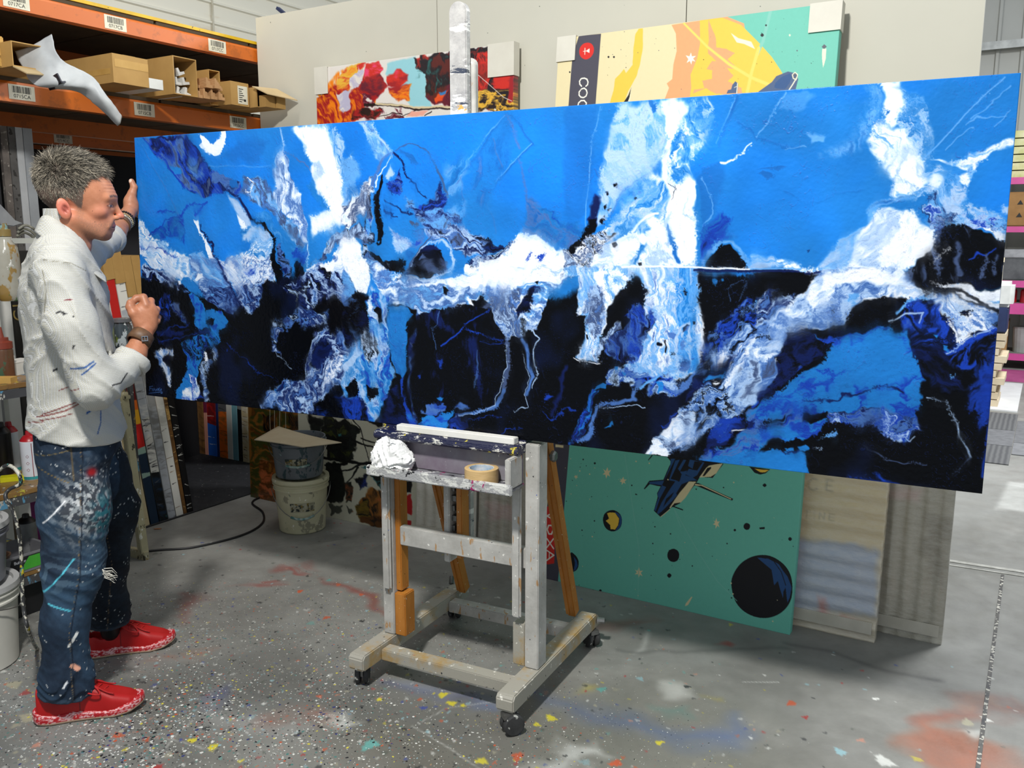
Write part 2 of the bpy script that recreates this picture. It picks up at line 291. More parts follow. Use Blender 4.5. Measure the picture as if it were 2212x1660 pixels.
PT_LAYERS = """
0 P K s8 w2 :280,592 350,600 430,640 500,640 560,605 640,590 720,600 800,640 860,640 1000,650 1230,640 1260,600 1500,588 1840,590 1960,600 2220,620 2220,1120 280,920
# tile 1
1 P SGNUSG s3 w1 a55 z9 :110,270 540,240 760,560 960,800 760,850 720,860 520,770 360,560 200,390
1 L U s1 w1 t3,4 :120,280 200,380 270,430 370,560 440,660 520,770
1 L N s1 w1.5 t3,3 :200,330 215,275 300,250 400,290 450,270 520,300
1 L N s2 w1 t3,2 :540,250 620,360 750,530 780,590
1 P c s8 w2 o.5 :560,420 640,480 700,640 640,700 560,560
1 P B s2 w1 :370,540 480,560 500,620 430,630
1 P b s10 w2 o.7 :940,430 1050,300 1200,250 1330,330 1250,500 1000,530
1 P W s1 w1 :670,230 710,240 800,340 870,280 880,190 930,190 930,330 880,430 830,445 740,400 690,370 665,350 690,320
1 L c s2 w.5 o.6 t1.5,1.5 :760,545 1000,550 1380,555
1 L L s1.5 w.5 t2,3 :1480,170 1510,330 1505,400
1 P WWLSLW s2 w1.2 a80 z6 :1500,370 1430,450 1410,530 1440,560 1400,600 1420,655 1440,760 1400,840 1500,1000 1600,1130 1700,1290 1750,1330 1740,1150 1700,1000 1690,840 1620,760 1560,600 1560,500 1530,420
1 L S s1 w1 t2,2 :1530,390 1640,460 1760,560 1830,700 1880,850
1 P WWWWL s6 w2 a70 z10 :1600,155 1960,130 1980,260 2030,400 2080,560 2100,740 2180,770 2130,920 2212,960 2212,1060 1990,1180 1810,1225 1760,1040 1980,990 1870,830 1790,620 1810,520 1690,330 1610,230
1 P cLBLcB s4 w2 a78 z7 :1980,150 2100,300 2120,500 2212,400 2240,880 2110,920 2170,770 2100,740 2080,540 2000,330
1 P BcBB s4 w2 a60 z8 :1800,640 1900,900 1980,1000 1900,960 1800,820 1740,740
1 P SLcGSc s4 w2 a55 z6 :1100,640 1240,650 1350,720 1450,900 1560,1100 1740,1340 1650,1330 1500,1150 1340,980 1200,880 1100,800
1 L W s1 w2 t2,2 :1150,650 1220,720 1190,790 1140,800
1 P NUSN s1 w1.5 :760,600 820,580 890,650 950,660 1060,700 1110,800 1040,840 950,790 880,720 800,720
1 P S s1 w1 :780,620 830,600 860,650 830,690 790,680
1 P b s1 w1 :960,680 1030,680 1050,740 1000,760 960,730
1 L N s1 w1 t4,7 :900,770 1000,830 1080,870 1130,960 1180,1080
1 P L s3 w1 :940,850 1060,900 1130,1000 1180,1110 1220,1210 1130,1190 1030,1000
1 P W s1 w.7 :1040,1030 1130,1110 1140,1170 1090,1160
1 P cLB s5 w2 :1100,1150 1200,1150 1330,1180 1370,1260 1200,1300 1110,1280
1 P cB s3 w2 a60 z5 :1180,1000 1330,1000 1440,1180 1600,1330 1500,1300 1300,1120
1 P NKSN s1.5 w2 z4 :1470,1290 1520,1450 1600,1560 1560,1650 1500,1650 1430,1330
1 P WWLWcW s2 w1.6 a22 z7 :60,1080 180,1220 370,1330 360,1370 540,1430 560,1540 570,1660 420,1620 250,1530 60,1400
1 L U s1.5 w2 t2,2 :60,1370 200,1350 330,1400 460,1440
1 P BbUBb s3 w2.5 z8 :180,1230 400,1060 520,1030 520,1330 380,1240 280,1320
1 L U s1.5 w2 t3,2 :170,1250 260,1180 330,1070 500,1040
1 L U s1.5 w2 t3,3 :500,1040 560,960 770,900 620,1020
1 L U s1.5 w1.5 t2,2 :240,1010 330,1000 430,1000
1 L S s1 w.5 o.8 t1.2,1.2 :90,340 300,700 470,1050
1 P LLcL s2 w1 a15 z8 :560,1440 700,1400 800,1560 870,1680 570,1680
1 P W s1 w1 :600,1070 650,1080 670,1180 760,1320 880,1560 920,1660 840,1660 770,1480 700,1260 640,1160
1 L N s1 w2.4 t2,5 :660,1120 700,1200 800,1340 870,1500 930,1660
1 P WLcWBcW s3 w3 a-35 z6 :890,1500 1040,1500 1160,1380 1280,1240 1350,1260 1370,1450 1440,1600 1440,1680 930,1680
1 P BUBc s2 w3 z8 :1560,1380 1660,1340 1750,1370 1740,1480 1600,1480
1 L K s1.2 w2 t3,10 :1180,1090 1290,1130 1360,1200 1400,1290 1395,1400 1450,1560 1480,1680
1 P KNGLK s2 w2 a-40 z4 :2230,1110 2050,1230 1930,1350 1870,1450 1780,1530 1900,1450 2060,1330 2230,1230
1 P K s1 w2 :1620,1540 1700,1500 1710,1640 1620,1640
1 P WLWWS s1.5 w2 a-30 z8 :2230,1230 2100,1290 1980,1450 1800,1540 1720,1560 1760,1620 1900,1660 2230,1680
1 L W s1 w1 t1.5,1.5 :1745,1330 1755,1420 1740,1540
# tile 2
2 P WWLWc s2 w2 a25 z6 :100,-20 540,-20 570,130 480,190 380,130 230,100 140,60
2 P USLNKS s2 w2 a38 z6 :100,60 250,110 400,140 440,200 600,330 560,350 380,270 200,200 110,150
2 P W s1 w.4 :450,210 480,210 490,250 465,255
2 P UNKUN s2 w3 z5 a60 :260,420 340,350 400,420 380,520 340,620 280,540
2 P LSGNS s4 w2 z6 a50 :380,460 470,460 530,600 560,660 420,560
2 P LLScL s2 w1 a12 z6 :560,-20 850,-20 950,200 1000,310 800,300 680,300 590,200
2 P SLSNSL s2 w1.5 a12 z5 :660,280 990,280 1090,460 1000,580 870,490 760,430
2 P W s1 w1 :620,200 660,155 715,160 710,200 640,220
2 P c s1 w.5 :780,350 815,340 820,360 790,365
2 P WLcWSWLU s2 w2.6 a-40 z6 :870,-20 1400,-20 1440,130 1330,230 1250,330 1130,400 1020,300 920,160
2 P SLNSLN s3 w2 a50 z5 :1020,300 1320,220 1250,480 1180,560 1080,460
2 L N s1 w1.5 t5,3 :860,-20 900,120 980,270 1070,440 1100,500
2 L K s1.5 w1 t12,12 :1400,-20 1450,140 1480,300
2 P BUBBB s1.2 w2.2 z4 a70 :560,360 600,330 660,380 720,480 880,540 940,630 900,700 880,830 720,900 690,1060 650,1180 600,1400 440,1400 500,1200 550,1080 520,950 495,840 600,790 800,750 810,700 640,690 620,620 640,520
2 P BUKBU s1 w2 z3 a60 :500,830 600,790 860,760 870,830 720,900 700,1000 560,1010 520,940
2 P K s1 w1.5 :725,610 760,575 805,590 815,640 770,660 730,640
2 P K s1.5 w1.5 :530,560 590,550 630,610 600,670 550,660
2 P KKN s1.5 w2 a12 z6 :250,700 620,690 800,720 800,745 500,790 250,850
2 L U s1 w1.5 o.6 t2,2 :280,750 400,690 560,660
2 L U s1 w1.5 o.5 t2,2 :260,815 450,790 650,750
2 P WWLUW s1.5 w2 z5 a70 :560,1160 640,1180 660,1260 680,1330 730,1440 490,1410 520,1280 580,1280
2 P KKUK s1.5 w2 :640,1400 690,1310 760,1440 650,1440
2 P WLSGLK s3 w2 a75 z4 :820,870 855,970 760,1100 720,1230 790,1430 745,1430 690,1200 700,1050 780,930
2 P W s1 w.8 :718,915 745,930 765,1000 730,1025
2 P LSLWS s3 w2 a60 z4 :270,900 400,890 420,950 300,960 300,1030 370,1100 405,1250 385,1290 320,1150 250,1050 240,960
2 L S s.8 w0 t.8,.8 :178,1272 172,1312
2 L S s.8 w0 t.8,.8 :172,1272 206,1266
2 L S s.8 w0 t.8,.8 :176,1290 196,1288
2 L S s.8 w0 t.8,.8 :203,1312 202,1294 214,1292
2 L S s.8 w0 t.8,.8 :212,1314 223,1290 233,1314
2 L S s.8 w0 t.8,.8 :238,1312 240,1294 250,1310 254,1288
2 L S s.8 w0 t.8,.8 :262,1286 261,1312
2 L S s.8 w0 t.8,.8 :276,1282 263,1299 276,1312
2 L S s.8 w0 t.8,.8 :284,1298 292,1292 292,1306 282,1308 284,1298
2 L S s.8 w0 t.8,.8 :168,1336 230,1330 300,1322 300,1336 286,1338
2 P SLKNLSK s3 w3 a25 z7 :1500,280 1600,180 1780,90 2000,100 2212,200 2230,640 2100,420 1960,420 1850,400 1830,500 1700,480 1600,400
2 P SLNSKL s3 w3 a25 z6 :1340,720 1430,600 1560,540 1700,490 1960,530 1940,640 1800,690 1620,660 1480,740 1420,820 1500,1000 1400,900
2 P SLSNLSK s3 w3 a-52 z8 :1720,1180 1730,960 1800,760 1950,700 2140,700 2180,860 2240,980 2240,1100 2100,1250 1960,1330 1820,1400 1830,1570 1280,1500 1255,1430 1400,1280 1560,1200 1700,1230
2 P KNK s4 w2 :1760,1080 1830,830 1960,780 1980,900 1880,1060
2 P WLWSW s2 w2.4 a-50 z4 :1940,1080 2120,950 2180,850 2150,1000 1990,1200 1860,1300 1900,1180
2 P WL s2 w2 :1660,1390 1720,1360 1750,1400 1710,1450 1670,1440
2 P KKU s2 w2 :1840,1440 2240,1330 2240,1680 1840,1600
2 L L s.8 w1 t1,1.2 :1720,1180 1735,1000 1800,800 1850,770 1990,740
2 L L s.8 w1 o.7 t1,1 :1400,860 1440,960 1520,1010 1580,1100
2 P UBN s2 w3 :1400,1280 1500,1250 1550,1300 1450,1330
2 L U s1 w3 o.7 t2,1 :1170,1050 1260,1130 1370,1180
2 L U s1 w3 o.6 t2,1 :960,860 1100,980 1190,1060
# tile 3
3 P SLcS s3 w1.5 a62 z6 :130,235 270,230 330,400 470,530 340,610 300,560 220,400
3 L L s1.5 w1 t2,3 :270,250 330,400 430,530
3 P Lcc s8 w3 a80 z6 :-20,550 60,560 150,640 130,760 40,900 -20,990
3 P Bb s8 w2 o.6 :-20,1000 60,840 240,780 180,900
3 P bBBbS s7 w1 o.7 a105 z8 :1430,300 1530,150 1640,430 1560,640 1440,820 1380,1100 1250,1000 1200,640
3 L b s3 w.8 t2,4 :1530,150 1400,330 1300,500 1200,620 1110,760 1000,940
3 L c s1.5 w.8 t1,1 :1520,160 1380,330 1180,600
3 L S s1.5 w1 t2,2 :1530,150 1600,300 1640,420 1660,500
3 L b s2 w1 t2,3 :1560,150 1680,300 1790,450
3 L b s2 w.6 t3,2 :1790,450 1640,600 1440,820
3 L c s1.2 w.6 t1,1 :1780,445 1640,585 1440,800
3 L S s2 w1 o.7 t2,2 :1110,760 1140,1000 1140,1120 1060,1190
3 L S s2 w1 o.7 t2,2 :1410,400 1460,560 1500,650
3 L S s2 w1 o.7 t3,4 :1660,600 1700,780 1740,900 1740,1050
3 L S s2 w1 o.5 t2,2 :1350,1020 1410,1150 1430,1300
3 P ScBb s9 w2 a-60 z8 :940,700 1090,560 1180,620 1120,820 1150,1080 1060,1180 980,1100 1010,950
3 L G s1.5 w1.2 o.8 t1.6,2 :490,510 600,450 720,450 800,510
3 L G s1.5 w1 o.8 t2,4 :800,510 860,650 920,770 1000,930
3 L N s1.2 w1.2 t3,2 :460,530 540,600 600,770 670,830 690,890 800,960
3 P b s3 w1.5 :500,510 620,540 700,620 680,640 560,560
3 P GSNUS s3 w2.2 a-50 z5 :910,800 1000,930 960,1060 840,1240 740,1210 650,1080 800,1000 870,960
3 P SGcSNL s3 w2.2 a10 z5 :560,930 660,1060 750,1100 900,1080 1080,1130 1110,1200 900,1250 750,1280 680,1150 600,1040
3 L N s1.2 w2 t3,3 :400,990 520,1040 640,1130
3 L N s1.2 w2 t4,2 :380,1090 440,1160 490,1170
3 L G s1.2 w1 t5,5 :640,1200 690,1220
3 P WLGWL s3 w2.5 a-45 z5 :180,860 250,780 280,900 200,1060 100,1160 -20,1260 -20,1020 100,980
3 P L s3 w1.5 :380,760 430,650 470,720 420,790
3 P NSUNU s1.5 w2.5 z4 :380,820 480,780 540,680 550,880 470,900
3 L S s2 w1.2 t3,5 :450,550 360,590 280,740 270,840
3 L W s1 w1.2 t1,1.6 :450,570 370,670 300,760 290,860
3 P NLGKN s2 w2 a70 z4 :200,1000 250,950 260,1100 260,1400 200,1400 170,1250
3 P UBcU s2 w2 z5 :190,1130 250,1130 260,1270 210,1320
3 L K s1.2 w1.3 t3,9 :340,740 330,850 310,1000
3 L K s1.2 w1.3 t10,12 :310,950 310,1100 335,1230 340,1310
3 L K s1.2 w1.3 t9,6 :330,1310 310,1400
3 P B s.8 w.5 :300,1380 330,1370 320,1400
3 P B s.8 w.5 :260,1280 300,1265 310,1290
3 P NKGLK s2 w2 a70 z5 :-20,1260 120,1200 180,1290 240,1440 190,1440 110,1330 -20,1340
3 P WWWL s2 w1.5 a70 z9 :-20,1350 90,1320 150,1450 220,1600 260,1680 -20,1680
3 P LGSKLc s2 w2 a45 z4 :150,1400 250,1490 380,1600 460,1680 240,1680
3 P cLS s3 w2 :430,1260 620,1370 640,1440 520,1500 430,1360
3 P USBb s4 w2 :600,1250 760,1290 700,1440 600,1600 530,1560 640,1400
3 P SGNLSGK s3 w2.4 a28 z5 :730,1290 880,1230 1100,1240 1260,1290 1400,1380 1480,1430 1300,1540 1200,1540 1030,1440 900,1350 780,1330
3 P NKU s2 w3 :1270,1410 1370,1380 1480,1390 1500,1430 1340,1500
3 P KKN s1.5 w1.5 :740,1420 830,1400 910,1450 960,1560 975,1640 920,1700 560,1700 640,1580 700,1480
3 P SGS s2 w1 a20 z6 :745,1490 805,1575 660,1640
3 L L s1.5 w1.5 t1.5,5 :620,1640 720,1440 800,1370 900,1370 1000,1440 1035,1560 960,1680
3 L G s1 w1 t2,2 :620,1620 720,1430 830,1290
3 P K s1 w1.8 :240,1480 330,1500 370,1560 520,1550 590,1630 560,1680 430,1650 280,1540
3 P UbSBbU s6 w2.4 a40 z7 :1740,930 1850,1000 1900,1080 2100,1180 2230,1180 2230,1480 2120,1460 1990,1410 1900,1380 1720,1240
3 P S s2 w2 o.8 :1700,1230 1800,1290 1870,1370 1700,1360
3 P WWWWL s2 w2 a-20 z5 :1170,1600 1350,1540 1500,1460 1580,1380 1680,1310 1820,1340 2000,1430 2230,1520 2230,1700 1150,1700
3 P WKLNK s2 w2.5 a-30 z3 :1190,1580 1350,1520 1480,1450 1560,1350 1630,1370 1540,1480 1400,1550 1250,1620
3 P K s1 w2 :2120,1480 2180,1400 2230,1350 2230,1500
3 P U s.8 w1 :1725,1540 1760,1490 1790,1490 1760,1540
3 P U s.8 w1 :1815,1550 1860,1510 1920,1500 1900,1550 1860,1590 1840,1590 1870,1550
# tile 4
4 P LWLScW s2 w2 a-8 z6 :200,-20 300,-20 480,120 900,180 1000,170 1200,200 1500,150 2240,0 2140,150 2080,220 1950,300 1880,560 1820,640 1680,700 1530,770 1440,620 1400,470 1260,420 1000,430 700,490 600,460 420,400 300,250
4 P WWWL s2 w1.6 a-8 z6 :560,230 900,190 1500,70 2240,-60 2230,70 2070,190 1900,200 1400,250 900,235
4 P LSLGSL s2 w2.5 a80 z4 :1440,210 1720,230 1620,450 1700,700 1530,770 1440,620 1380,380
4 P NKG s3 w2.5 :1230,340 1300,330 1400,440 1330,500 1230,460
4 P NKN s2 w2 :1630,440 1720,310 1830,260 1820,330 1720,470 1650,540
4 P NKL s1.5 w2 :1680,540 1730,560 1740,700 1700,700
4 P K s1.5 w2 :940,260 990,270 960,330 930,310
4 P K s1 w1 :1815,200 1850,190 1830,230
4 P KKL s1 w1.5 :380,-20 600,-20 560,90 500,100
4 P KKG s1 w1.5 :580,80 700,-20 980,-20 930,110 840,150 700,155
4 L L s1.2 w1.2 t2,4 :580,130 720,180 900,150 1010,60 1050,-20
4 L G s1 w1 t2,1 :500,200 600,60 650,-20
4 P B s1.2 w1 :1060,-20 1180,-20 1150,60 950,165 900,165 1040,60
4 P USLcBUS s3 w2.4 a78 z5 :250,240 420,330 400,780 470,1080 440,1230 350,1400 300,1540 80,1500 -20,1300 -20,900 150,640 230,620 200,400
4 P WWWL s1.5 w1 a70 z9 :-20,-20 200,-20 250,180 200,310 100,280 60,150
4 P LcS s3 w2 :-20,60 60,150 100,300 60,380 -20,300
4 P NKS s3 w2 :-20,340 120,380 220,520 240,640 120,760 -20,800
4 P WLW s1 w1.5 :210,380 250,320 260,460 350,540 340,580 230,510
4 P K s1 w1.5 :270,440 340,450 370,570 340,600
4 P WLKLW s1.5 w2 a55 z3 :120,780 200,640 330,740 320,880 250,1000 170,900
4 P SL s1 w1 :-20,1000 130,820 160,880 40,1020 -20,1080
4 P K s1.5 w1.5 :10,1180 90,1140 130,1200 110,1290 20,1300
4 P KKL s1.5 w1.5 :200,1200 310,1230 300,1290 240,1320
4 P NKNUK s4 w2 a80 z6 :-20,1300 180,1310 220,1400 240,1540 -20,1500
4 P KNK s3 w1.5 :420,1240 500,1180 560,1400 640,1570 340,1560 380,1400
4 P BBBb s1.2 w1.2 a80 z8 :430,430 560,440 650,500 570,600 610,720 580,960 545,1120 480,1060 410,780 400,600
4 P BU s1.2 w1.6 :545,1100 560,1300 630,1440 690,1570 620,1560 560,1350 520,1150
4 P K s1 w1.5 :570,590 640,560 680,620 610,680
4 P KKKKN s1.5 w1.2 a85 z14 :680,500 900,460 1200,400 1400,470 1530,770 1550,1000 1500,1200 1440,1400 1100,1420 700,1450 610,1200 600,900 680,620
4 P GNS s4 w1.2 a85 z5 :600,1150 620,740 680,640 650,900 610,1100 640,1350 700,1560 650,1500
4 L U s1 w.6 t1.5,2 :1390,460 1200,560 1080,680 910,820
4 L U s1 w.6 t2,1.5 :1160,650 1330,700 1500,755
4 L U s1 w.6 t1.2,1.2 :1290,770 1400,785 1510,775
4 L S s1 w1 o.8 t1.2,1.2 :910,470 880,600 820,640 860,850
4 L S s1.5 w1 o.7 t1.5,3 :1270,850 1265,950 1230,1200
4 P UU s1 w3 :870,950 940,960 930,1000 880,980
4 P UU s1 w3 :700,1050 740,1060 740,1110 710,1080
4 L G s1.5 w1 t5,6 :1540,770 1575,850 1560,1000 1530,1150 1510,1250
4 L S s1.5 w1 t6,3 :1515,1230 1450,1400 1210,1440 1080,1480 1000,1560
4 L L s.8 w1 t1,1 :1550,800 1545,1000 1490,1200 1440,1310 1440,1390 1280,1430 1060,1490
4 L S s2 w1.5 t6,5 :1700,740 1760,900 1770,1100 1740,1280
4 L L s.8 w1.5 t1,1 :1710,900 1745,1050 1725,1250 1740,1400 1600,1450
4 L L s1 w1.2 t2,1.5 :1740,560 1780,640 1855,730 1810,860 1820,1050 1790,1200
4 P BBU s1 w2 z9 :700,1580 720,1480 800,1440 860,1470 1030,1460 1030,1500 960,1610
4 P BSU s1 w2.5 :740,1440 800,1370 900,1330 960,1370 900,1450
4 P B s1 w1.5 :870,1300 900,1280 940,1300 920,1320
4 P BUN s1.5 w3 :970,1620 1060,1510 1180,1510 1190,1600 1080,1640
4 P USU s3 w2 :1030,1440 1090,1350 1190,1380 1140,1420
4 P U s2 w2 :1910,1340 1950,1260 1990,1290 1940,1340
4 L U s1 w2 o.8 t1,1.5 :1190,1510 1300,1480 1470,1470
4 L U s1 w3 o.8 t2,3 :1900,1450 2000,1500 2150,1420
4 L U s1 w3 o.8 t2,2 :1480,1640 1560,1590 1700,1600
4 L N s4 w2 t5,8 :2000,1450 2050,1200 2100,1000
# tile 5
5 P b s6 w1 o.6 :-20,200 270,190 230,600 180,1100 100,1200 -20,1150
5 P LcLLcL s5 w1.5 a75 z8 :440,180 820,150 860,350 830,640 760,720 500,950 340,1180 270,1230 270,1000 310,640 400,330
5 P L s10 w2 o.7 :420,600 800,560 700,740 340,1000 330,780
5 P b s1.2 w1.5 :700,150 780,170 770,240 740,260
5 L c s1.2 w.6 t1.2,1.2 :290,210 220,500 180,900 150,1300
5 P cLBcWc s4 w2 a78 z6 :1000,150 1250,150 1240,420 1130,620 1080,790 960,860 900,760 930,520 1040,300
5 P BcWB s3 w2.5 a75 z4 :930,520 1010,520 1010,640 970,800 900,860 880,760
5 P cWLcBc s4 w2.5 a-50 z6 :760,720 860,860 880,1180 700,1280 560,1680 150,1680 250,1380 400,1200 560,900
5 P WcWLW s3 w2 a60 z7 :700,1300 880,1180 960,1500 960,1680 600,1680
5 P WWWL s4 w1.6 a80 z9 :820,140 1020,130 1040,250 1000,400 900,520 910,640 880,800 960,890 1060,800 1130,820 1110,1100 1110,1400 1100,1680 960,1680 930,1400 880,1200 880,950 820,820 840,600 860,350
5 P WWL s2 w2 z5 :380,1400 600,1290 620,1450 540,1640 150,1660 140,1480 280,1400
5 P W s3 w1 :710,1190 770,1150 820,1220 860,1290 880,1370 830,1400 760,1340 720,1260
5 P W s3 w1 :600,1330 650,1300 710,1350 670,1410 620,1390
5 L W s1.5 w1 t3,3 :800,1130 700,1160 560,1300 440,1400
5 L b s2 w1.2 t4,6 :890,1230 930,1350 980,1560
5 L L s1.5 w1 t4,4 :860,1250 930,1130
5 L S s1 w1 o.7 t1,1.5 :750,740 600,850 480,960 380,1150
5 P UN s3 w1.6 :170,1200 240,960 275,1010 275,1200 210,1260
5 P K s2 w2 :60,1420 130,1290 200,1200 275,1170 260,1280 180,1370 100,1450 20,1510
5 P WKLGWKL s2 w3 z4 a30 :-20,1490 130,1400 350,1250 400,1310 260,1480 240,1690 -20,1690
5 P GKL s1 w1 z3 :410,880 435,868 450,895 435,920 412,910
5 P GKL s1 w1 z3 :342,955 365,950 370,975 348,985
5 P GKL s1 w1 z3 :318,1080 340,1060 355,1085 335,1110
5 P GKL s1 w1 z3 :360,1100 390,1080 395,1100 372,1120
5 P GKL s1 w1 z3 :290,1190 330,1140 350,1160 320,1215
5 P GK s1 w1 z3 :560,1000 585,985 598,1005 580,1025
5 P K s1 w1 :395,1400 425,1385 445,1405 430,1440 408,1430
5 P K s1 w1.5 :640,1570 665,1555 670,1590 645,1600
5 L K s.8 w2 t.8,.8 :890,900 940,940 905,1050
5 P NUbUN s6 w1.6 a-50 z7 :1150,1300 1300,1150 1340,1110 1400,1180 1380,1330 1480,1340 1300,1400 1210,1500 1120,1600
5 P b s6 w2 o.7 :1130,800 1340,700 1350,900 1300,1100 1150,1280
5 L c s1.5 w2 t1.5,1.5 :1200,830 1260,1000 1270,1080 1180,1260
5 L B s1.5 w.6 t5,5 :1130,900 1160,1250 1130,1580
5 L c s2 w1.4 t5,4 :1180,1590 1240,1480 1340,1400 1450,1410 1540,1480 1610,1600
5 P K s1.2 w1 :1200,1610 1260,1500 1340,1430 1430,1430 1520,1500 1595,1612
5 P LWcL s4 w2 a8 z5 :1600,1610 1600,1490 1750,1530 2060,1580 2060,1640
5 L b s2 w.8 t3,2 :1500,110 1390,400 1330,540
5 L c s1.2 w.8 t1.2,1 :1480,120 1370,390 1310,520
5 L W s1 w1 t2,1.2 :1340,705 1450,670 1530,600 1600,520
5 L c s1.2 w1 t2,1.5 :1920,80 1760,330 1640,480
5 P b s1.2 w1 :1650,735 1880,715 1925,735 1890,750
5 P b s1.2 w1 :1650,780 1700,760 1800,780 1825,830 1760,835
5 L b s2 w1 t1.5,1.5 :1500,330 1640,480 2024,560
# tile 6
6 P WWLcWS s2 w1.6 a86 z5 :-20,60 980,60 1020,130 1020,330 1060,480 1050,640 1000,880 880,940 640,1000 560,900 450,830 620,600 600,400 640,250 560,140 500,110 400,250 300,430 240,780 80,760 130,560 160,420 60,400 80,130 -20,130
6 P WWWc s2 w1.5 a60 z5 :200,110 420,80 480,120 400,250 300,430 270,600 230,560 300,330 240,190
6 P cBLBcB s2 w1 a88 z5 :860,60 1010,60 1010,480 1010,860 900,920 850,860 880,600 840,350
6 L W s1.5 w1 t2,3 :1030,420 1065,490 1050,600 1030,720
6 L L s1.5 w1.2 t3,3 :850,840 860,650 880,520 950,500 970,620
6 P K s1.5 w1.5 :60,420 160,430 150,520 100,640 90,740 50,640
6 P LSGLS s2 w1.8 a80 z4 :170,180 260,200 320,330 260,560 200,650 160,560 170,400 120,380
6 P K s1 w1.5 :130,600 145,600 145,640 130,640
6 P UNUSNK s2 w2.5 z4 a70 :520,340 600,380 600,460 660,400 690,430 600,640 520,800 380,790 300,740 330,560 400,480 500,300
6 P K s1.5 w2 :510,260 540,290 500,380 420,470 480,480 440,560 330,620 290,720 270,680 330,520 400,440 460,330
6 P K s1.5 w1.5 :70,790 240,810 250,880 200,900 100,880
6 L W s1 w1 t1.2,1.2 :60,770 120,785 250,800
6 P WLGL s2 w2.5 z3 a85 :380,480 420,560 330,640 270,770 230,760
6 P K s1 w1 :905,230 925,235 925,270 908,270
6 P KS s1.2 w1 :895,530 930,505 960,515 940,560 900,570
6 P K s1 w.6 :978,485 1002,485 1002,508 982,510
6 P KS s1.5 w1 :795,580 825,560 855,590 840,625 800,610
6 P KS s1.5 w1 :890,650 915,640 920,680 895,700
6 P GSN s2 w1.2 :870,820 900,780 945,790 950,840 920,880 880,870
6 L K s1 w1 t2,1.5 :765,640 755,720
6 L K s1 w1.5 t3,2 :700,660 725,670
6 L K s1 w1 t2,2 :810,740 840,750
6 P GKLSUK s3 w3 z4 a-20 :300,860 450,830 660,910 860,850 860,1000 780,1070 600,1010 460,960 300,940
6 P B s1 w2 :690,960 760,960 780,1020 740,1050 700,1010
6 P B s1 w2 :350,840 400,840 410,870 370,870
6 P B s1 w2 :260,950 310,950 300,1000 220,1020
6 P B s1 w1.5 :440,880 470,885 465,910 445,905
6 L c s1.5 w1.2 t4,3 :560,1000 640,960 720,900 850,840
6 P NS s2 w1.5 :880,960 960,910 1000,860 1100,840 950,1000 850,1040
6 L S s2 w1.4 t5,6 :545,970 520,1090 400,1110 250,1160 200,1230 190,1360 90,1430
6 L L s.8 w1.4 t1,1 :590,1150 400,1140 300,1190 250,1160
6 P BUNBU s1.5 w2.6 z4 a-60 :-20,1480 60,1340 80,1230 220,1010 280,1040 180,1160 150,1350 60,1450
6 P B s1 w1.5 :290,1300 350,1270 360,1295
6 P NSUKSK s3 w2 a-38 z5 :1030,720 1200,450 1400,350 1500,330 1660,230 1600,330 1804,240 1700,430 1300,620 1000,900
6 P B s.8 w.4 :1130,150 1150,145 1172,165 1165,192 1140,195 1130,175
6 P B s.8 w.4 :1198,152 1215,148 1218,165 1200,170
6 L S s.8 w1 o.7 t.8,.8 :1340,330 1420,160 1350,160 1250,230 1270,320
6 L c s1.5 w1.5 t2,4 :1450,350 1560,300 1650,235
6 P LWSLSKW s3 w2 a-42 z6 :1830,220 1830,560 1660,700 1620,900 1560,1020 1400,1150 1250,1250 1100,1350 900,1500 620,1500 640,1440 800,1280 900,1150 1100,950 1160,820 1040,820 1300,600 1450,520 1600,430
6 P WLWL s2 w2 a-42 z6 :1830,240 1830,440 1600,640 1450,720 1350,800 1480,620 1620,470
6 P NKN s3 w2 a-38 z5 :1000,900 1180,790 1330,740 1230,830 1060,1000 900,1100
6 P GKLSKK s2 w3 z3 a-30 :900,1150 1100,1000 1200,950 1300,1050 1290,1180 1100,1260 960,1260
6 P SGLSG s3 w1.6 a-50 z7 :1600,680 1630,900 1560,1020 1400,1140 1280,1100 1300,900 1450,720
6 L L s1.5 w1.5 t5,4 :1280,1060 1290,960 1360,880
6 P WWWLG s2 w2 a-10 z4 :610,1500 650,1440 800,1280 880,1180 980,1200 960,1270 850,1400 770,1540
6 P KNU s2 w2 :1160,1270 1380,1200 1400,1330 1200,1440 1080,1490
6 P UU s2 w2 :1170,1350 1280,1370 1260,1400 1170,1400
6 L W s1 w1 t1,1.5 :1290,1350 1390,1340
6 P USBSUN s3 w2 a-30 z6 :1400,1180 1830,930 1830,1680 1000,1580 1100,1480 1300,1430 1420,1330
6 P KNK s2 w2 a-25 z4 :1480,1310 1560,1260 1700,1210 1690,1260 1540,1310
6 P KK s2 w2 :1520,1440 1830,1400 1830,1520 1680,1500 1560,1520
6 P BBBb s1.2 w2 z9 :980,1560 1240,1530 1500,1450 1560,1520 1830,1530 1830,1700 1500,1700
6 L U s1.5 w.5 t3,3 :1830,840 1600,1010 1440,1150
6 L c s1 w.5 o.8 t1,1 :1830,830 1600,1000 1450,1130
6 P B s2 w2.5 :1080,880 1190,860 1130,920 1060,960
6 P UUK s1 w2.6 z4 :700,1300 850,1220 860,1250 740,1320
# ridge line across
5 L W s1 w.3 t2,1.6 :480,1605 900,1603 1200,1612 1600,1618
5 L c s1 w.3 t1.2,1.2 :1600,1618 2024,1625
5 L N s1.5 w.3 t2.5,2.5 :1110,1634 1600,1636 2024,1646
# tile 7
7 P cBcb s9 w1.5 a60 z9 :620,130 720,120 740,240 560,620 430,690 280,660 520,560 600,300
7 P BcLBcB s3 w2.5 a60 z3 :900,90 950,170 1040,200 1100,400 1140,600 1080,680 900,520 880,430
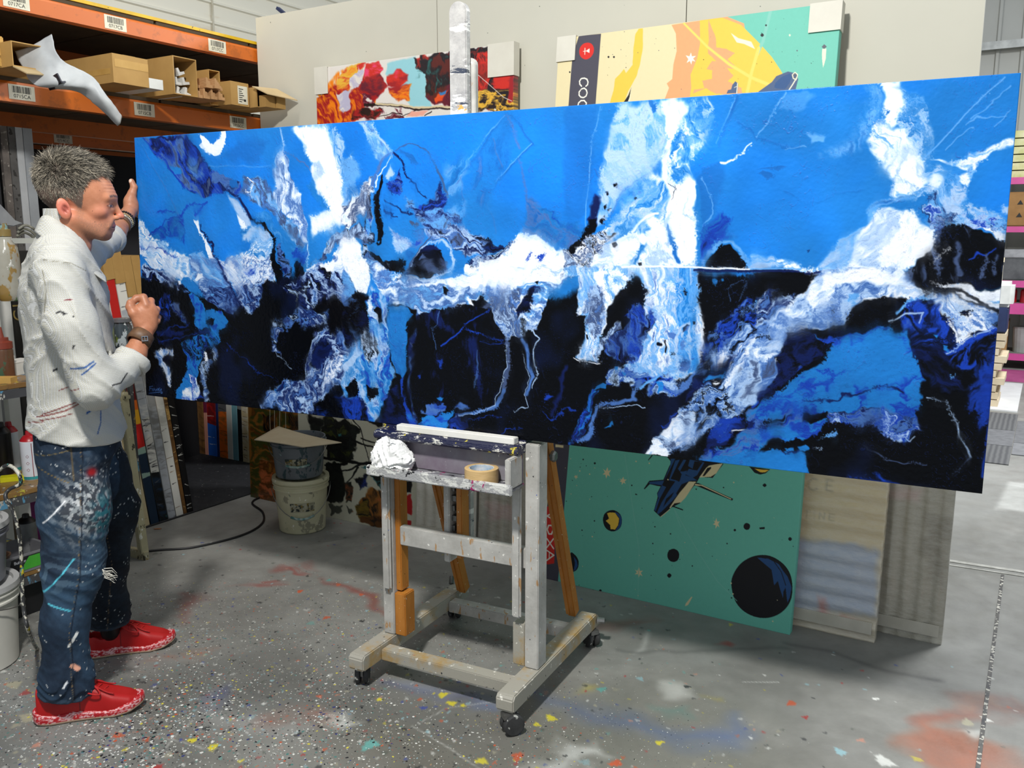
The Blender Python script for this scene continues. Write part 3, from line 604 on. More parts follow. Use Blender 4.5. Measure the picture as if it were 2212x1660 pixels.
7 P WWWWL s3 w1.2 :710,100 900,85 905,330 870,420 820,440 750,400 740,300 760,220
7 P b s1 w.5 :772,320 790,312 805,325 795,345 778,345
7 L b s1 w.3 t1.2,1.2 :755,300 778,325
7 P WWWLWc s5 w2 a45 z7 :690,400 860,450 1000,600 1080,700 1090,880 1050,930 900,975 790,950 820,870 720,740 660,620 640,540
7 P cLBcLB s4 w2.2 a35 z6 :1080,660 1220,760 1350,850 1420,1040 1600,1100 1720,1160 1720,1240 1300,1120 1100,1010 850,1010 650,1160 670,1080 800,970 1000,960 1090,900
7 P W s4 w2 :1090,860 1130,800 1190,880 1160,950 1080,970
7 P LcWL s2 w1.6 a-15 z4 :1120,665 1330,690 1500,660 1640,580 1780,530 1780,578 1640,625 1500,720 1420,830 1380,880 1330,850 1400,770 1280,730
7 P L s5 w2 :1200,1010 1350,1020 1420,1100 1400,1140 1260,1100
7 P cb s4 w2 :640,1170 720,1100 850,1000 760,1010 660,1090
7 P WWWLW s3 w1.6 a-45 z10 :850,1070 1000,1100 1130,1250 1140,1340 1080,1440 900,1570 860,1660 300,1660 260,1550 420,1370 600,1230 700,1110
7 P LcL s5 w1.5 a-45 z6 :250,1560 420,1370 600,1230 560,1350 440,1560
7 P SLNcLUS s2 w2.5 a25 z4 :1060,1000 1300,1080 1720,1200 1720,1330 1500,1300 1380,1180 1250,1190 1150,1290 1120,1240 1080,1120
7 P W s2 w2 :1430,1230 1700,1290 1700,1330 1560,1300
7 P KKKKG s1.5 w1.4 a80 z10 :860,1690 890,1600 1060,1440 1160,1330 1230,1210 1330,1180 1420,1220 1500,1290 1720,1340 1720,1690
7 P NGK s2 w1.5 :1140,1260 1200,1220 1230,1240 1180,1330 1170,1420 1120,1400
7 L W s1 w1 t2,1 :1260,1385 1170,1470 1110,1530
7 L U s1 w1.5 t1.5,1.5 :1430,1470 1490,1430 1560,1440 1610,1385
7 L G s2 w1.5 t3,5 :1330,1360 1320,1500 1350,1600
7 L G s2 w1.5 t2,5 :1560,1430 1540,1600
7 L G s2 w1.5 t2,3 :1630,1440 1640,1600
7 P cL s2 w2 :1640,1060 1720,1060 1720,1120 1660,1110
7 L c s.8 w.4 t1.2,1 :1060,690 1200,560 1400,340 1700,50
7 L c s.8 w1 o.8 t.8,.8 :1240,610 1340,520 1450,450
7 L c s.8 w1 o.8 t.8,.8 :1430,390 1550,300 1740,110
7 L c s.8 w1 o.8 t.8,.8 :1600,430 1740,310
7 L c s.8 w1.5 o.8 t.8,.8 :1390,440 1480,370 1600,350 1680,370
7 P c s3 w2 :150,500 200,485 280,500 280,550 200,570
7 P c s4 w2 o.5 :-20,200 120,190 200,220 120,330 -20,300
7 L c s1 w1.5 t1,1 :-20,590 60,600 145,605
7 L b s1.5 w2 o.8 t1.5,1.5 :-20,960 240,1040 400,970 560,940
7 P LWcWL s3 w2 a5 z4 :-20,1530 200,1530 300,1550 480,1570 420,1620 -20,1590
7 P N s.7 w.3 :152,1405 168,1405 168,1420 154,1420
7 L N s1.2 w.6 t3,3 :-20,1590 200,1590 430,1560
# tile 8
8 P K s2 w1.5 :-20,25 250,35 400,40 330,130 200,260 -20,400
8 P SLNSK s3 w2 a-38 z4 :-20,240 130,150 60,240 200,200 280,150 180,290 -20,400
8 P WLWLSLW s2 w1.6 a-38 z7 :-20,480 100,380 200,280 380,80 480,20 600,-20 1000,20 1180,180 1120,240 1000,200 870,200 700,290 600,400 440,420 250,440 200,480 150,600 -20,700
8 P WWWWL s3 w1.2 a-30 z9 :380,80 600,10 800,-10 1000,60 1100,130 900,110 600,100 420,180 300,270
8 P SLSLc s3 w1.6 a-20 z5 :440,250 700,190 860,180 700,280 600,400 440,410 250,430 330,320
8 L N s1 w1.5 t1,1 :480,300 520,290 560,285
8 P K s1 w1 :510,285 530,285 530,305 512,305
8 L K s1 w1.5 t1.5,2.5 :-20,500 50,470 80,490
8 P NKNK s2 w1.6 a-25 z6 :130,620 200,480 360,460 500,470 560,520 400,650 -20,980 -20,900 80,800
8 P BUB s1.5 w2.4 z5 a10 :400,470 480,470 560,490 700,490 720,530 620,560 540,530
8 P KKK s1.5 w1.5 :600,440 640,380 700,330 860,220 980,200 1090,240 980,320 870,380 760,420 640,450
8 P NUKUN s6 w2 a-60 z9 :980,320 1100,240 1300,240 1420,540 1710,410 1660,1100 1560,1140 1480,860 1300,880 1150,700 1080,470
8 P KKN s6 w2 a40 z8 :1130,560 1290,560 1400,700 1560,760 1480,860 1300,890 1240,800 1150,700
8 P K s4 w2 :1480,870 1560,1140 1640,1110 1620,1620 300,1480 360,1440 360,1360 240,1330 -20,1310 60,1220 330,1220 480,1110 800,1130 980,1240 1130,1260 1190,1150 1130,1000 1190,900
8 P BBUBBB s2 w2.2 a-18 z7 :560,520 740,430 880,400 1060,440 1110,560 1150,700 1180,850 1130,1000 1130,1060 960,1060 750,1000 480,1010 230,1060 -20,1110 -20,980 250,820 400,720
8 P BBBB s4 w2 :750,480 900,450 1040,500 1100,680 1080,800 800,830 600,850 700,650
8 P USNSULU s3 w2.4 a20 z6 :480,1010 750,1000 1000,1060 1140,1060 1190,1170 1120,1270 980,1240 800,1130 480,1120
8 L L s1.2 w2 t1,1 :950,1220 1050,1200 1110,1260 1160,1240
8 L N s1.2 w2 t2,2.5 :300,950 600,900 820,860 920,835 1040,880
8 P NSU s3 w2 :-20,1090 200,1040 190,1070 -20,1140
8 P K s1 w1.5 :30,1090 190,1050 190,1070 60,1110
8 P BBUB s1.5 w2.5 z6 :-20,1160 150,1110 350,1090 470,1080 455,1130 320,1225 60,1210 -20,1240
8 P cSUS s3 w2 a-30 z5 :1010,380 1100,380 1110,430 1020,430
8 L c s1.5 w1 t3,4 :980,310 1080,240 1180,210 1280,220
8 L L s1.2 w1 t2,1 :910,370 1050,330 1180,320 1150,380
8 P SLWSLW s3 w2.2 a45 z6 :1180,180 1400,170 1600,250 1715,330 1715,410 1500,500 1420,540 1350,380 1250,240
8 P LWWc s2 w2 a15 z5 :1240,95 1500,115 1740,140 1740,320 1700,330 1600,230 1400,160
8 L K s1.2 w1.2 t3,3 :1270,140 1450,150 1580,210 1640,280 1700,320
8 P K s2 w1.5 :1430,300 1500,280 1530,295 1490,350
8 P KK s1.5 w1.5 :1240,160 1290,130 1330,170 1250,180
8 L W s1.2 w.6 t2,2 :1350,380 1400,460 1425,530 1520,480
8 L U s2 w.6 t6,6 :1350,600 1500,530 1690,430
8 L L s1 w.5 t1.2,1.2 :1340,608 1500,505 1715,410
8 P B s1.2 w2 :1290,535 1330,540 1350,580 1320,590
8 P B s1.2 w1 :1225,460 1260,458 1255,485
8 P cU s1.5 w1.5 :1430,690 1500,700 1560,660 1560,690 1490,730 1440,720
8 P U s1.2 w1 :1610,700 1640,690 1635,725 1612,730
8 P c s1 w1 :1375,760 1395,762 1398,785 1380,780
8 P NU s4 w.8 z9 :1700,560 1650,1000 1600,1110 1570,1110 1590,850 1650,700
8 P B s1.2 w2 :-20,1330 80,1310 240,1350 320,1350 360,1420 350,1480 -20,1440
8 P B s1 w1.5 :270,1300 320,1270 340,1290 310,1330 275,1330
8 P B s1 w1.5 :165,1305 240,1300 240,1320 180,1325
8 P Uc s1 w1.5 :430,1212 500,1190 545,1180 545,1210 500,1222
8 P L s1 w1 :380,1285 450,1285 440,1295
8 L L s1 w.8 t1,2 :1200,925 1340,960 1400,1080 1460,1230 1515,1350
8 L G s1 w.8 t1.2,1.2 :1515,1350 1440,1430 1380,1470
8 L G s1 w1 t1.5,1 :750,1270 900,1360 1050,1395 1200,1390
8 P U s3 w1.5 :830,1440 870,1450 920,1530 880,1520
8 L U s2 w.5 t2,3 :640,1500 900,1535 1000,1555
8 L U s2 w.5 t2.5,2 :1715,420 1660,1000 1600,1500
"""
def _run(P, text, conv):
    for ln in text.strip().split('\n'):
        ln = ln.strip()
        if not ln or ln[0] == '#': continue
        a, b = ln.split(':'); tk = a.split(); tl = int(tk[0]); kind = tk[1]; fill = tk[2]; kw = {}
        for t in tk[3:]:
            k, v = t[0], t[1:]
            if k == 'q': continue
            if k == 's': kw['soft'] = float(v)
            elif k == 'w': kw['warp'] = float(v)
            elif k == 'a': kw['ang'] = float(v)
            elif k == 'z': kw['z'] = float(v)
            elif k == 'o': kw['op'] = float(v)
            elif k == 't': kw['w'] = tuple(float(q)*(.72 if P is PT else 1.25) for q in v.split(','))
        ox, oy, s = TILES[tl]
        pts = [conv(ox+float(p.split(',')[0])/s, oy+float(p.split(',')[1])/s) for p in b.split()]
        if 'q' in tk[3:]: m_ = len(pts); pts = [tuple(p) for p in smooth_path([pts[-1]]+pts+[pts[0], pts[1]], 4)[4:4+4*m_]]
        P.layer(kind, fill, pts, **kw)
_run(PT, PT_LAYERS, to_canvas)
# the poured paint runs: colours smeared along the flow, lacing and fine veins
def _samp(A, sx, sy):
    i = np.clip(np.round(np.arange(NV)[:, None]+sy*(NV-1)/(CVH*UN)), 0, NV-1).astype(int); j = np.clip(np.round(np.arange(NU)[None]+sx*(NU-1)/(CVW*UN)), 0, NU-1).astype(int); return A[i, j]
_a = 1.45+1.5*fbm(GX/230, GY/180, 91, 2)+.6*fbm(GX/60, GY/60, 93, 2); _dx, _dy = np.cos(_a), np.sin(_a)
_acc = 0
for _k in (-9, -6, -3.5, -1.5, 0, 1.5, 3.5, 6, 9): _acc = _acc+_samp(PT.C, _dx*_k*1.5, _dy*_k*1.5)
_m = np.clip(.15+1.6*fbm(GX/70, GY/70, 97, 3), 0, .8)[..., None]; PT.C = PT.C*(1-_m)+_acc/9*_m
_n1 = fbm(GX/4.2, GY/4.2, 101, 2)*8; _n2 = fbm(GX/4.2, GY/4.2, 103, 2)*8; _ls = _samp(PT.C, _n1, _n2); _m = np.clip((fbm(GX/38, GY/38, 107, 3)-.02)*9, 0, 1)[..., None]*.75; PT.C = PT.C*(1-_m)+_ls*_m
_lum = PT.C.mean(-1); _q = fbm(GX/70+.8*fbm(GX/30, GY/30, 111, 2), GY/110+.8*fbm(GX/34, GY/30, 113, 2), 115, 3)
_v = np.clip(1-np.abs((_q*5) % 1-.5)/.035, 0, 1)*np.clip(fbm(GX/90, GY/90, 117, 2)*4+.35, 0, 1)
_blue = ((PT.C[..., 2] > .55) & (_lum < .62))*1.; _dark = (_lum < .10)*1.
PT.C += (np.array([.20, .36, .66])-PT.C)*(_v*_blue*.8)[..., None]; PT.C += (np.array([.10, .18, .42])-PT.C)*(_v*_dark*.55)[..., None]
_b = fbm(GX/120, GY/150, 119, 3); PT.C *= (1+.16*np.clip(_b, -1, 1)*_blue)[..., None]; PT.C += (np.array([.05, .10, .26])-PT.C)*(np.clip(_b*2-.25, 0, .55)*_dark)[..., None]
_run(PT, '\n'.join(l for l in PT_LAYERS.split('\n') if l[:12] == '2 L S s.8 w0' or l[:11] in ('5 L W s1 w.', '5 L c s1 w.', '5 L N s1.5 ') or l[:9] == '7 L c s.8'), to_canvas)
PT.H += _v*.9+.5*fbm(GX/9, GY/9, 121, 3)
def grid_faces(nu, nv):
    i = np.arange(nv-1)[:, None]*nu+np.arange(nu-1)[None]; i = i.ravel()
    return np.stack([i, i+nu, i+nu+1, i+1], 1)
def canvas_mesh(name, P, W, Hh, unit, thick, m, parent=None, amp=.0012):
    """painted front on a relief grid with wrapped edges; local x right, y into the canvas, z up, origin bottom left front"""
    nv, nu = P.X.shape; x = P.X/unit; z = Hh-P.Y/unit
    Hm = np.clip(P.H, -1.5, 1.5); y = -Hm*amp
    V = np.stack([x.ravel(), y.ravel(), z.ravel()], 1); C = P.C.reshape(-1, 3); F = [grid_faces(nu, nv)]
    idx = np.arange(nv*nu).reshape(nv, nu)
    ring = np.concatenate([idx[0], idx[1:, -1], idx[-1, -2::-1], idx[-2:0, 0]])
    base = V[ring].copy(); n = len(ring); k0 = len(V)
    mid = base.copy(); mid[:, 1] = .003
    cx, cz = W/2, Hh/2
    mid[:, 0] = cx+(base[:, 0]-cx)*(1+.0016/W); mid[:, 2] = cz+(base[:, 2]-cz)*(1+.0016/Hh)
    bk = mid.copy(); bk[:, 1] = thick
    V = np.concatenate([V, mid, bk]); C = np.concatenate([C, C[ring], C[ring]*.9]); j = np.arange(n); j2 = (j+1) % n
    F.append(np.stack([ring[j], ring[j2], k0+j2, k0+j], 1)); F.append(np.stack([k0+j, k0+j2, k0+n+j2, k0+n+j], 1))
    F = np.concatenate(F)
    o = mesh_obj(name, V, F, m, parent, True); set_col(o, C)
    mb = MB(); mb.box((.004, thick*.7, .004), (W-.004, thick-.001, Hh-.004))
    return o, mb
mt, nt, bs = newmat('pour_paint', .24, 0, 0, .13)
at = nt.nodes.new('ShaderNodeAttribute'); at.attribute_name = 'col'; nt.links.new(at.outputs['Color'], bs.inputs['Base Color'])
v_ = coords(nt); bump(nt, bs, noise(nt, 22, 6, .6, v_, 1.5), .12, .006)
bx = Matrix((( cu[0], -cn[0], -cv[0], 0), (cu[1], -cn[1], -cv[1], 0), (cu[2], -cn[2], -cv[2], 0), (0, 0, 0, 1)))
cvo, back = canvas_mesh('canvas_painting', PT, CVW, CVH, UN, .036, mt)
cvo.matrix_world = Matrix.Translation(CV['tl']+cv*CVH) @ bx
tag(cvo, 'huge wide blue, white and black poured abstract painting held on the easel', 'painting')
bo = back.obj('stretcher_frame', pm('canvas_back', 'cfc4ae', 'b8aa90', 8), cvo)
# ------------------------------------------------------------ floor
def axis(segs):
    out = []
    for a, b, s in segs: out += list(np.arange(a, b, s))
    return np.array(out+[segs[-1][1]], dtype=np.float32)
FXs = axis([(-8.0, -3.7, .04), (-3.7, .35, .0065), (.35, 3.6, .05)]); FYs = axis([(-1.0, .95, .06), (.95, 3.7, .0065), (3.7, 13.0, .05)])
FX, FY = np.meshgrid(FXs*100, FYs*100)
FPAL = dict(g=(138, 137, 132), d=(92, 93, 90), k=(40, 40, 42), w=(214, 214, 208), l=(158, 158, 154), r=(150, 58, 52), o=(172, 92, 62), p=(128, 62, 52), b=(74, 98, 158),
            v=(54, 62, 110), y=(196, 176, 60), t=(90, 140, 132), m=(150, 112, 100), n=(108, 104, 92))
FP = Paint(FX, FY, 'g', FPAL)
q = fbm(FX/60, FY/60, 71, 5)[..., None]; q2 = fbm(FX/9, FY/9, 77, 4)[..., None]
FP.C *= 1+.16*q+.10*q2
def g2(x, y): p = gnd(x, y); return (float(p[0])*100, float(p[1])*100)
FL = """
0 P nd s30 w2 z20 o.85 :-100,1470 300,1440 700,1420 1100,1560 1100,1800 -100,1800
0 P dn s25 w2 z14 o.6 :-60,1500 400,1540 900,1560 1080,1620 1080,1800 -60,1800
0 P n s25 w2 o.5 :1060,1540 1500,1500 1700,1640 1500,1800 1000,1800
0 P dgl s12 w2 z12 o.6 :0,1400 260,1560 500,1480 700,1560 900,1800 0,1800
0 P rg s4 w2.4 z6 o.8 :590,1225 690,1205 700,1225 660,1250 600,1270 500,1265 560,1245
0 P r s4 w2.4 o.5 :400,1300 430,1280 440,1300 400,1325
0 P rp s4 w2 z6 o.7 :700,1250 790,1290 840,1340 800,1320 740,1290
0 P og s5 w2.5 z5 o.8 :260,1450 330,1420 440,1385 480,1390 400,1420 330,1440 280,1470
0 P kd s6 w2 z5 o.5 :460,1500 560,1490 590,1530 520,1545
0 P v s4 w2 o.7 :440,1500 500,1495 500,1510 450,1512
0 P l s6 w2 o.7 :450,1500 560,1540 640,1580 560,1580 470,1540
0 P w s4 w2.5 o.8 :680,1545 740,1540 780,1560 740,1570 690,1565
0 P om s6 w3 z4 o.7 :580,1530 650,1525 700,1550 660,1570 600,1555
0 P bv s4 w1.5 z6 o.75 :830,1470 960,1485 1080,1520 1070,1530 940,1500 830,1480
0 P b s7 w1.6 o.55 :1180,1525 1300,1545 1450,1580 1560,1575 1600,1560 1620,1590 1560,1610 1450,1600 1300,1565
0 P l s5 w2 o.7 :820,1460 1080,1510 1080,1520 830,1475
0 P w s4 w3 o.85 :1190,1625 1230,1615 1290,1630 1300,1650 1210,1660 1180,1645
0 P w s3 w2 o.6 :1420,1490 1470,1485 1480,1505 1430,1510
0 P t s3 w2 o.5 :1410,1545 1470,1530 1480,1540 1430,1548
0 P y s3 w2 o.5 :1290,1500 1315,1500 1310,1515 1292,1515
0 P y s3 w2 o.3 :1500,1500 1560,1500 1560,1515
0 P oo s6 w2.2 o.75 :1950,1580 2000,1530 2060,1530 2030,1560 2080,1600 2160,1640 2212,1680 2100,1680 2000,1620 1930,1590
0 P op s6 w3 z5 o.5 :1960,1540 2060,1500 2212,1520 2300,1560 2200,1540 2080,1530
0 P w s2 w2 o.7 :2060,1580 2100,1570 2110,1590 2080,1600
0 P w s1.5 w.5 o.9 :1402,1368 1410,1372 1402,1402 1378,1412 1380,1408 1394,1398
0 P l s6 w1.5 o.6 :1330,1405 1500,1395 1640,1430 1500,1440
0 P op s4 w2 z5 o.5 :1290,1335 1360,1335 1420,1355 1360,1362 1300,1355
0 L k s2 w.6 o.5 t.5,1.2 :1700,1390 1800,1410 1920,1450 2030,1470
0 L k s2 w.8 o.4 t.5,.5 :1350,1405 1560,1410 1700,1400
0 P d s20 w2 o.4 :1240,1300 1500,1340 2000,1420 2050,1500 1700,1440 1250,1400
0 P l s14 w1.5 o.5 :2000,1010 2212,990 2212,1100 2100,1120 2000,1140
0 P w s2 w0 o.6 :2150,1100 2400,1120 2400,1060 2180,1040
0 L w s.5 w.3 o.7 t.15,.15 :910,1560 960,1530 1080,1515
0 L w s.5 w.3 o.7 t.15,.15 :890,1570 960,1610 1040,1660
0 L w s.5 w.3 o.7 t.15,.15 :340,1640 380,1590 420,1550
0 L w s.5 w.6 o.6 t.15,.15 :300,1590 380,1596 450,1620
0 L w s.4 w.2 o.9 t.2,.2 :1608,1473 1686,1474
0 P r s1.5 w2 o.8 :1580,1398 1595,1400 1592,1408 1580,1406
"""
def _runf(P, text):
    for ln in text.strip().split('\n'):
        a, b = ln.split(':'); tk = a.split(); kw = {}
        for t in tk[3:]:
            k, v = t[0], t[1:]
            if k == 's': kw['soft'] = float(v)
            elif k == 'w': kw['warp'] = float(v)
            elif k == 'z': kw['z'] = float(v)
            elif k == 'o': kw['op'] = float(v)
            elif k == 't': kw['w'] = tuple(float(q) for q in v.split(','))
        P.layer(tk[1], tk[2], [g2(*map(float, p.split(','))) for p in b.split()], **kw)
_runf(FP, FL)
# individual paint drops and flicks
_r = random.Random(5)
near = lambda x, y: max(0., min(1., 1.25-.42*math.hypot(x+1.9, y-1.15)))
DC = dict(W=(222, 222, 216), K=(30, 32, 36), Y=(214, 200, 50), O=(196, 88, 52), T=(100, 168, 160), B=(52, 70, 150), R=(170, 44, 44), C=(150, 190, 198), P=(196, 140, 120), G=(80, 86, 78), E=(170, 164, 140))
def drop(cx, cy, rx, ry, a, col, op=1):
    i0, i1 = np.searchsorted(FXs, [cx-rx*1.8, cx+rx*1.8]); j0, j1 = np.searchsorted(FYs, [cy-rx*1.8, cy+rx*1.8])
    if i1-i0 < 1 or j1-j0 < 1: return
    X = FX[j0:j1, i0:i1]/100-cx; Y = FY[j0:j1, i0:i1]/100-cy; c, s = cos(a), sin(a)
    u = (X*c+Y*s)/rx; v = (-X*s+Y*c)/ry; th = np.arctan2(v, u)
    d = np.sqrt(u*u+v*v)*(1+.18*np.sin(th*3+cx*90)+.12*np.sin(th*7+cy*70))
    m = (np.clip((1.08-d)/.25, 0, 1)*op)[..., None]; FP.C[j0:j1, i0:i1] = FP.C[j0:j1, i0:i1]*(1-m)+np.array(DC[col])/255*m
for i in range(5200):
    x = _r.uniform(-3.7, .35); y = _r.uniform(.95, 3.6); dn = near(x, y)
    if _r.random() > dn*dn*1.1+.035: continue
    big = _r.random() < .05
    rr = _r.uniform(.010, .017) if big else _r.uniform(.0045, .0085); el = _r.uniform(.45, 1)
    drop(x, y, rr, rr*el, _r.uniform(0, 3.14), _r.choice('WWWWKKKKKEEGCCTOYBRPG' if dn > .35 else 'WWKKKGCBOYR'), _r.uniform(.4, .85))
for (px, py, c, rr) in ((957, 1502, 'Y', .02), (1000, 1525, 'Y', .012), (1190, 1552, 'Y', .02), (1160, 1566, 'Y', .014), (1425, 1605, 'Y', .014), (820, 1512, 'Y', .013), (975, 1520, 'Y', .018), (915, 1530, 'B', .014),
                        (1120, 1582, 'B', .013), (1118, 1635, 'O', .022), (690, 1505, 'O', .012), (648, 1278, 'O', .016), (705, 1335, 'O', .016), (780, 1285, 'O', .012), (1710, 1520, 'O', .018), (1740, 1550, 'R', .012),
                        (1300, 1490, 'T', .018), (1815, 1625, 'C', .02), (1910, 1645, 'W', .03), (1330, 1650, 'O', .02), (1860, 1600, 'P', .013), (2090, 1562, 'E', .022), (2130, 1555, 'W', .016), (1890, 1510, 'W', .011),
                        (415, 1600, 'Y', .016), (460, 1615, 'Y', .018), (255, 1590, 'O', .018), (315, 1598, 'O', .014), (60, 1550, 'E', .03), (30, 1480, 'E', .03), (80, 1610, 'P', .016), (340, 1660, 'R', .02), (1040, 1645, 'Y', .02), (800, 1610, 'T', .03)):
    p = gnd(px, py); drop(p[0], p[1], rr, rr*.7, px*.1, c)
for i in range(60):
    x0 = _r.gauss(-1.25, .35); y0 = _r.gauss(1.55, .2); drop(x0, y0, _r.uniform(.006, .014), .006, _r.uniform(0, 3), 'Y' if i % 3 else 'W')
_q = near
fm, nt, bs = newmat('painted_concrete', .42, 0, 0, .4)
at = nt.nodes.new('ShaderNodeAttribute'); at.attribute_name = 'col'; v = coords(nt)
c = mixc(nt, ramp(nt, noise(nt, 5, 8, .7, v), [(.3, .0), (.75, .35)]), at.outputs['Color'], '6c6a63')
ad = nt.nodes.new('ShaderNodeAttribute'); ad.attribute_name = 'dens'
def mth(op, a, b=None):
    n = nt.nodes.new('ShaderNodeMath'); n.operation = op
    for i, q in enumerate((a, b)):
        if q is None: continue
        if isinstance(q, (int, float)): n.inputs[i].default_value = q
        else: nt.links.new(q, n.inputs[i])
    return n.outputs[0]
wob = nt.nodes.new('ShaderNodeVectorMath'); wob.operation = 'MULTIPLY_ADD'; wob.inputs[1].default_value = (.012, .012, .012)
nt.links.new(noise(nt, 55, 2, .5, v, 0, 'Color'), wob.inputs[0]); nt.links.new(v, wob.inputs[2])
def splat(sc, rmax, pal, dmul, seed):
    global c
    mp = nt.nodes.new('ShaderNodeMapping'); nt.links.new(wob.outputs[0], mp.inputs[0]); mp.inputs['Location'].default_value = (seed, seed*.7, 0); mp.inputs['Scale'].default_value = (1, 1, 1)
    vo = nt.nodes.new('ShaderNodeTexVoronoi'); vo.voronoi_dimensions = '2D'; vo.inputs['Scale'].default_value = sc; nt.links.new(mp.outputs[0], vo.inputs['Vector'])
    sp = nt.nodes.new('ShaderNodeSeparateColor'); nt.links.new(vo.outputs['Color'], sp.inputs[0])
    rad = mth('MULTIPLY', mth('SUBTRACT', mth('MULTIPLY', ad.outputs['Fac'], dmul), sp.outputs[0]), rmax)
    m = mth('GREATER_THAN', rad, vo.outputs['Distance'])
    n = nt.nodes.new('ShaderNodeValToRGB'); n.color_ramp.interpolation = 'CONSTANT'; e = n.color_ramp.elements
    while len(e) < len(pal): e.new(.5)
    for i, q in enumerate(pal): e[i].position = i/len(pal); e[i].color = srgb(q)
    nt.links.new(sp.outputs[1], n.inputs[0]); c = mixc(nt, m, c, n.outputs[0])
splat(26, .34, ('8a8c82', '56584f', 'a8a694', '6c706a', '9a7a66', '70808a'), .6, 3.1)
splat(62, .5, ('e0e0da', '24262a', '24262a', 'c8c8be', '4a7a74', 'dcdcd4', 'b85a3c', '1c1e22', 'd0c448', '8ea8ae', 'dcdad0', '343c70'), .75, 7.7)
splat(110, .5, ('e6e6e0', '1c1e22', 'dededa', '26282c', 'c2c0b4', 'b84c34', '3c8078', 'e6e6e0'), .62, 1.3)
c = mixc(nt, ramp(nt, noise(nt, 1.6, 9, .72, v, .6), [(.46, 0.), (.7, .3)]), c, '45443f')
nt.links.new(c, bs.inputs['Base Color']); rr_ = ramp(nt, noise(nt, 7, 5, .6, v), [(.3, .30), (.7, .62)]); nt.links.new(rr_, bs.inputs['Roughness'])
bump(nt, bs, noise(nt, 90, 5, .6, v), .15, .002)
Vf = np.stack([FX.ravel()/100, FY.ravel()/100, np.zeros(FX.size)], 1)
fo = mesh_obj('floor', Vf, grid_faces(len(FXs), len(FYs))[:, ::-1].copy(), fm); set_col(fo, FP.C.reshape(-1, 3)); _d = np.clip(1.08-.42*np.hypot(FX/100+2.1, FY/100-1.05), .05, 1)*(1+.6*fbm(FX/35, FY/35, 5, 3)); _d = np.clip(np.where((FX < 20) & (FY < 400), _d, .02), 0, 1); _at = fo.data.attributes.new('dens', 'FLOAT', 'POINT'); _at.data.foreach_set('value', _d.astype(np.float32).ravel()); tag(fo, kind='structure')
# expansion joints
mj = pm('joint_fill', 'b4b2aa', '8a8880', 20, .7); mk = pm('joint_dark', '24242a', '55524c', 30, .5, spots=('b8b4a8',), spotsize=60, thr=.56)
def strip(name, a, b, w, m, h=.003):
    mb = MB(); d = (b-a); L = np.linalg.norm(d[:2]); n = np.array((-d[1], d[0], 0))/L*w/2
    mb.add([a-n, a+n, b+n, b-n, a-n+(0, 0, h), a+n+(0, 0, h), b+n+(0, 0, h), b-n+(0, 0, h)], [(4, 7, 6, 5), (0, 4, 5, 1), (1, 5, 6, 2), (2, 6, 7, 3), (3, 7, 4, 0)])
    return tag(mb.obj(name, m), kind='structure')
a = gnd(2020, 1208); b = gnd(2212, 1237); e = b+(b-a)*4
strip('trim_1', a, e, .030, mj); strip('trim_2', a+np.array((0, -.06, 0)), e+np.array((0, -.06, 0)), .012, mj)
strip('trim_3', gnd(2166, 1243), gnd(2118, 1655)+np.array((.0, -1.2, 0)), .012, mk)
# ------------------------------------------------------------ walls
wm, nt, bs = newmat('white_cladding', .5)
v = coords(nt); c = mixc(nt, ramp(nt, noise(nt, 1.2, 6, .65, coords(nt, 'Object', (1, .35, 2))), [(.58, 0.), (.72, .8)]), 'e0dccc', 'b99a62')
nt.links.new(c, bs.inputs['Base Color'])
mb = MB(); XW = -7.2; z = 0
y0, y1 = 0.0, 14.0; prof = []
while z < 6.2:
    prof += [(0, z), (0, z+.13), (.022, z+.14), (.022, z+.155), (0, z+.165)]; z += .19
V = []; 
for y in (y0, y1): V += [(XW+d, y, zz) for d, zz in prof]
n = len(prof); mb.add(V, [(i, i+1, n+i+1, n+i) for i in range(n-1)])
mb.box((XW-.05, y0, 0), (XW-.01, y1, 6.2)); tag(mb.obj('wall_left', wm), kind='structure')
mb = MB()
for yy in (4.78*7.2/5.6, 1.8): mb.box((XW+.02, yy, 2.0), (XW+.03, yy+.02, 6.2))
tag(mb.obj('trim_4', pm('cladding_cover', 'c8c4b4', 'b8b09a', 6)), kind='structure')
wf, nt, bs = newmat('grey_corrugated', .5); v = coords(nt)
nt.links.new(mixc(nt, noise(nt, 1.5, 4, .6, v), 'b8b8b2', 'a4a49e'), bs.inputs['Base Color'])
mb = MB(); x = -8.0; prof = []
while x < 4:
    prof += [(x, 0), (x+.20, 0), (x+.215, -.03), (x+.245, -.03)]; x += .26
n = len(prof); V = [(a, 12.4+b, 0) for a, b in prof]+[(a, 12.4+b, 6.2) for a, b in prof]
mb.add(V, [(i, i+1, n+i+1, n+i) for i in range(n-1)]); mb.box((-8, 12.45, 0), (4, 12.5, 6.2)); tag(mb.obj('wall_far', wf), kind='structure')
gm = pm('galvanised_girt', 'a8aaa8', '8c8e8c', 8, .4, .5)
for k, zz in enumerate((3.78, 2.72)):
    mb = MB(); mb.box((-8, 12.25, zz-.015), (4, 12.36, zz)); mb.box((-8, 12.24, zz-.09), (4, 12.25, zz)); tag(mb.obj('trim_%d' % (5+k), gm), kind='structure')
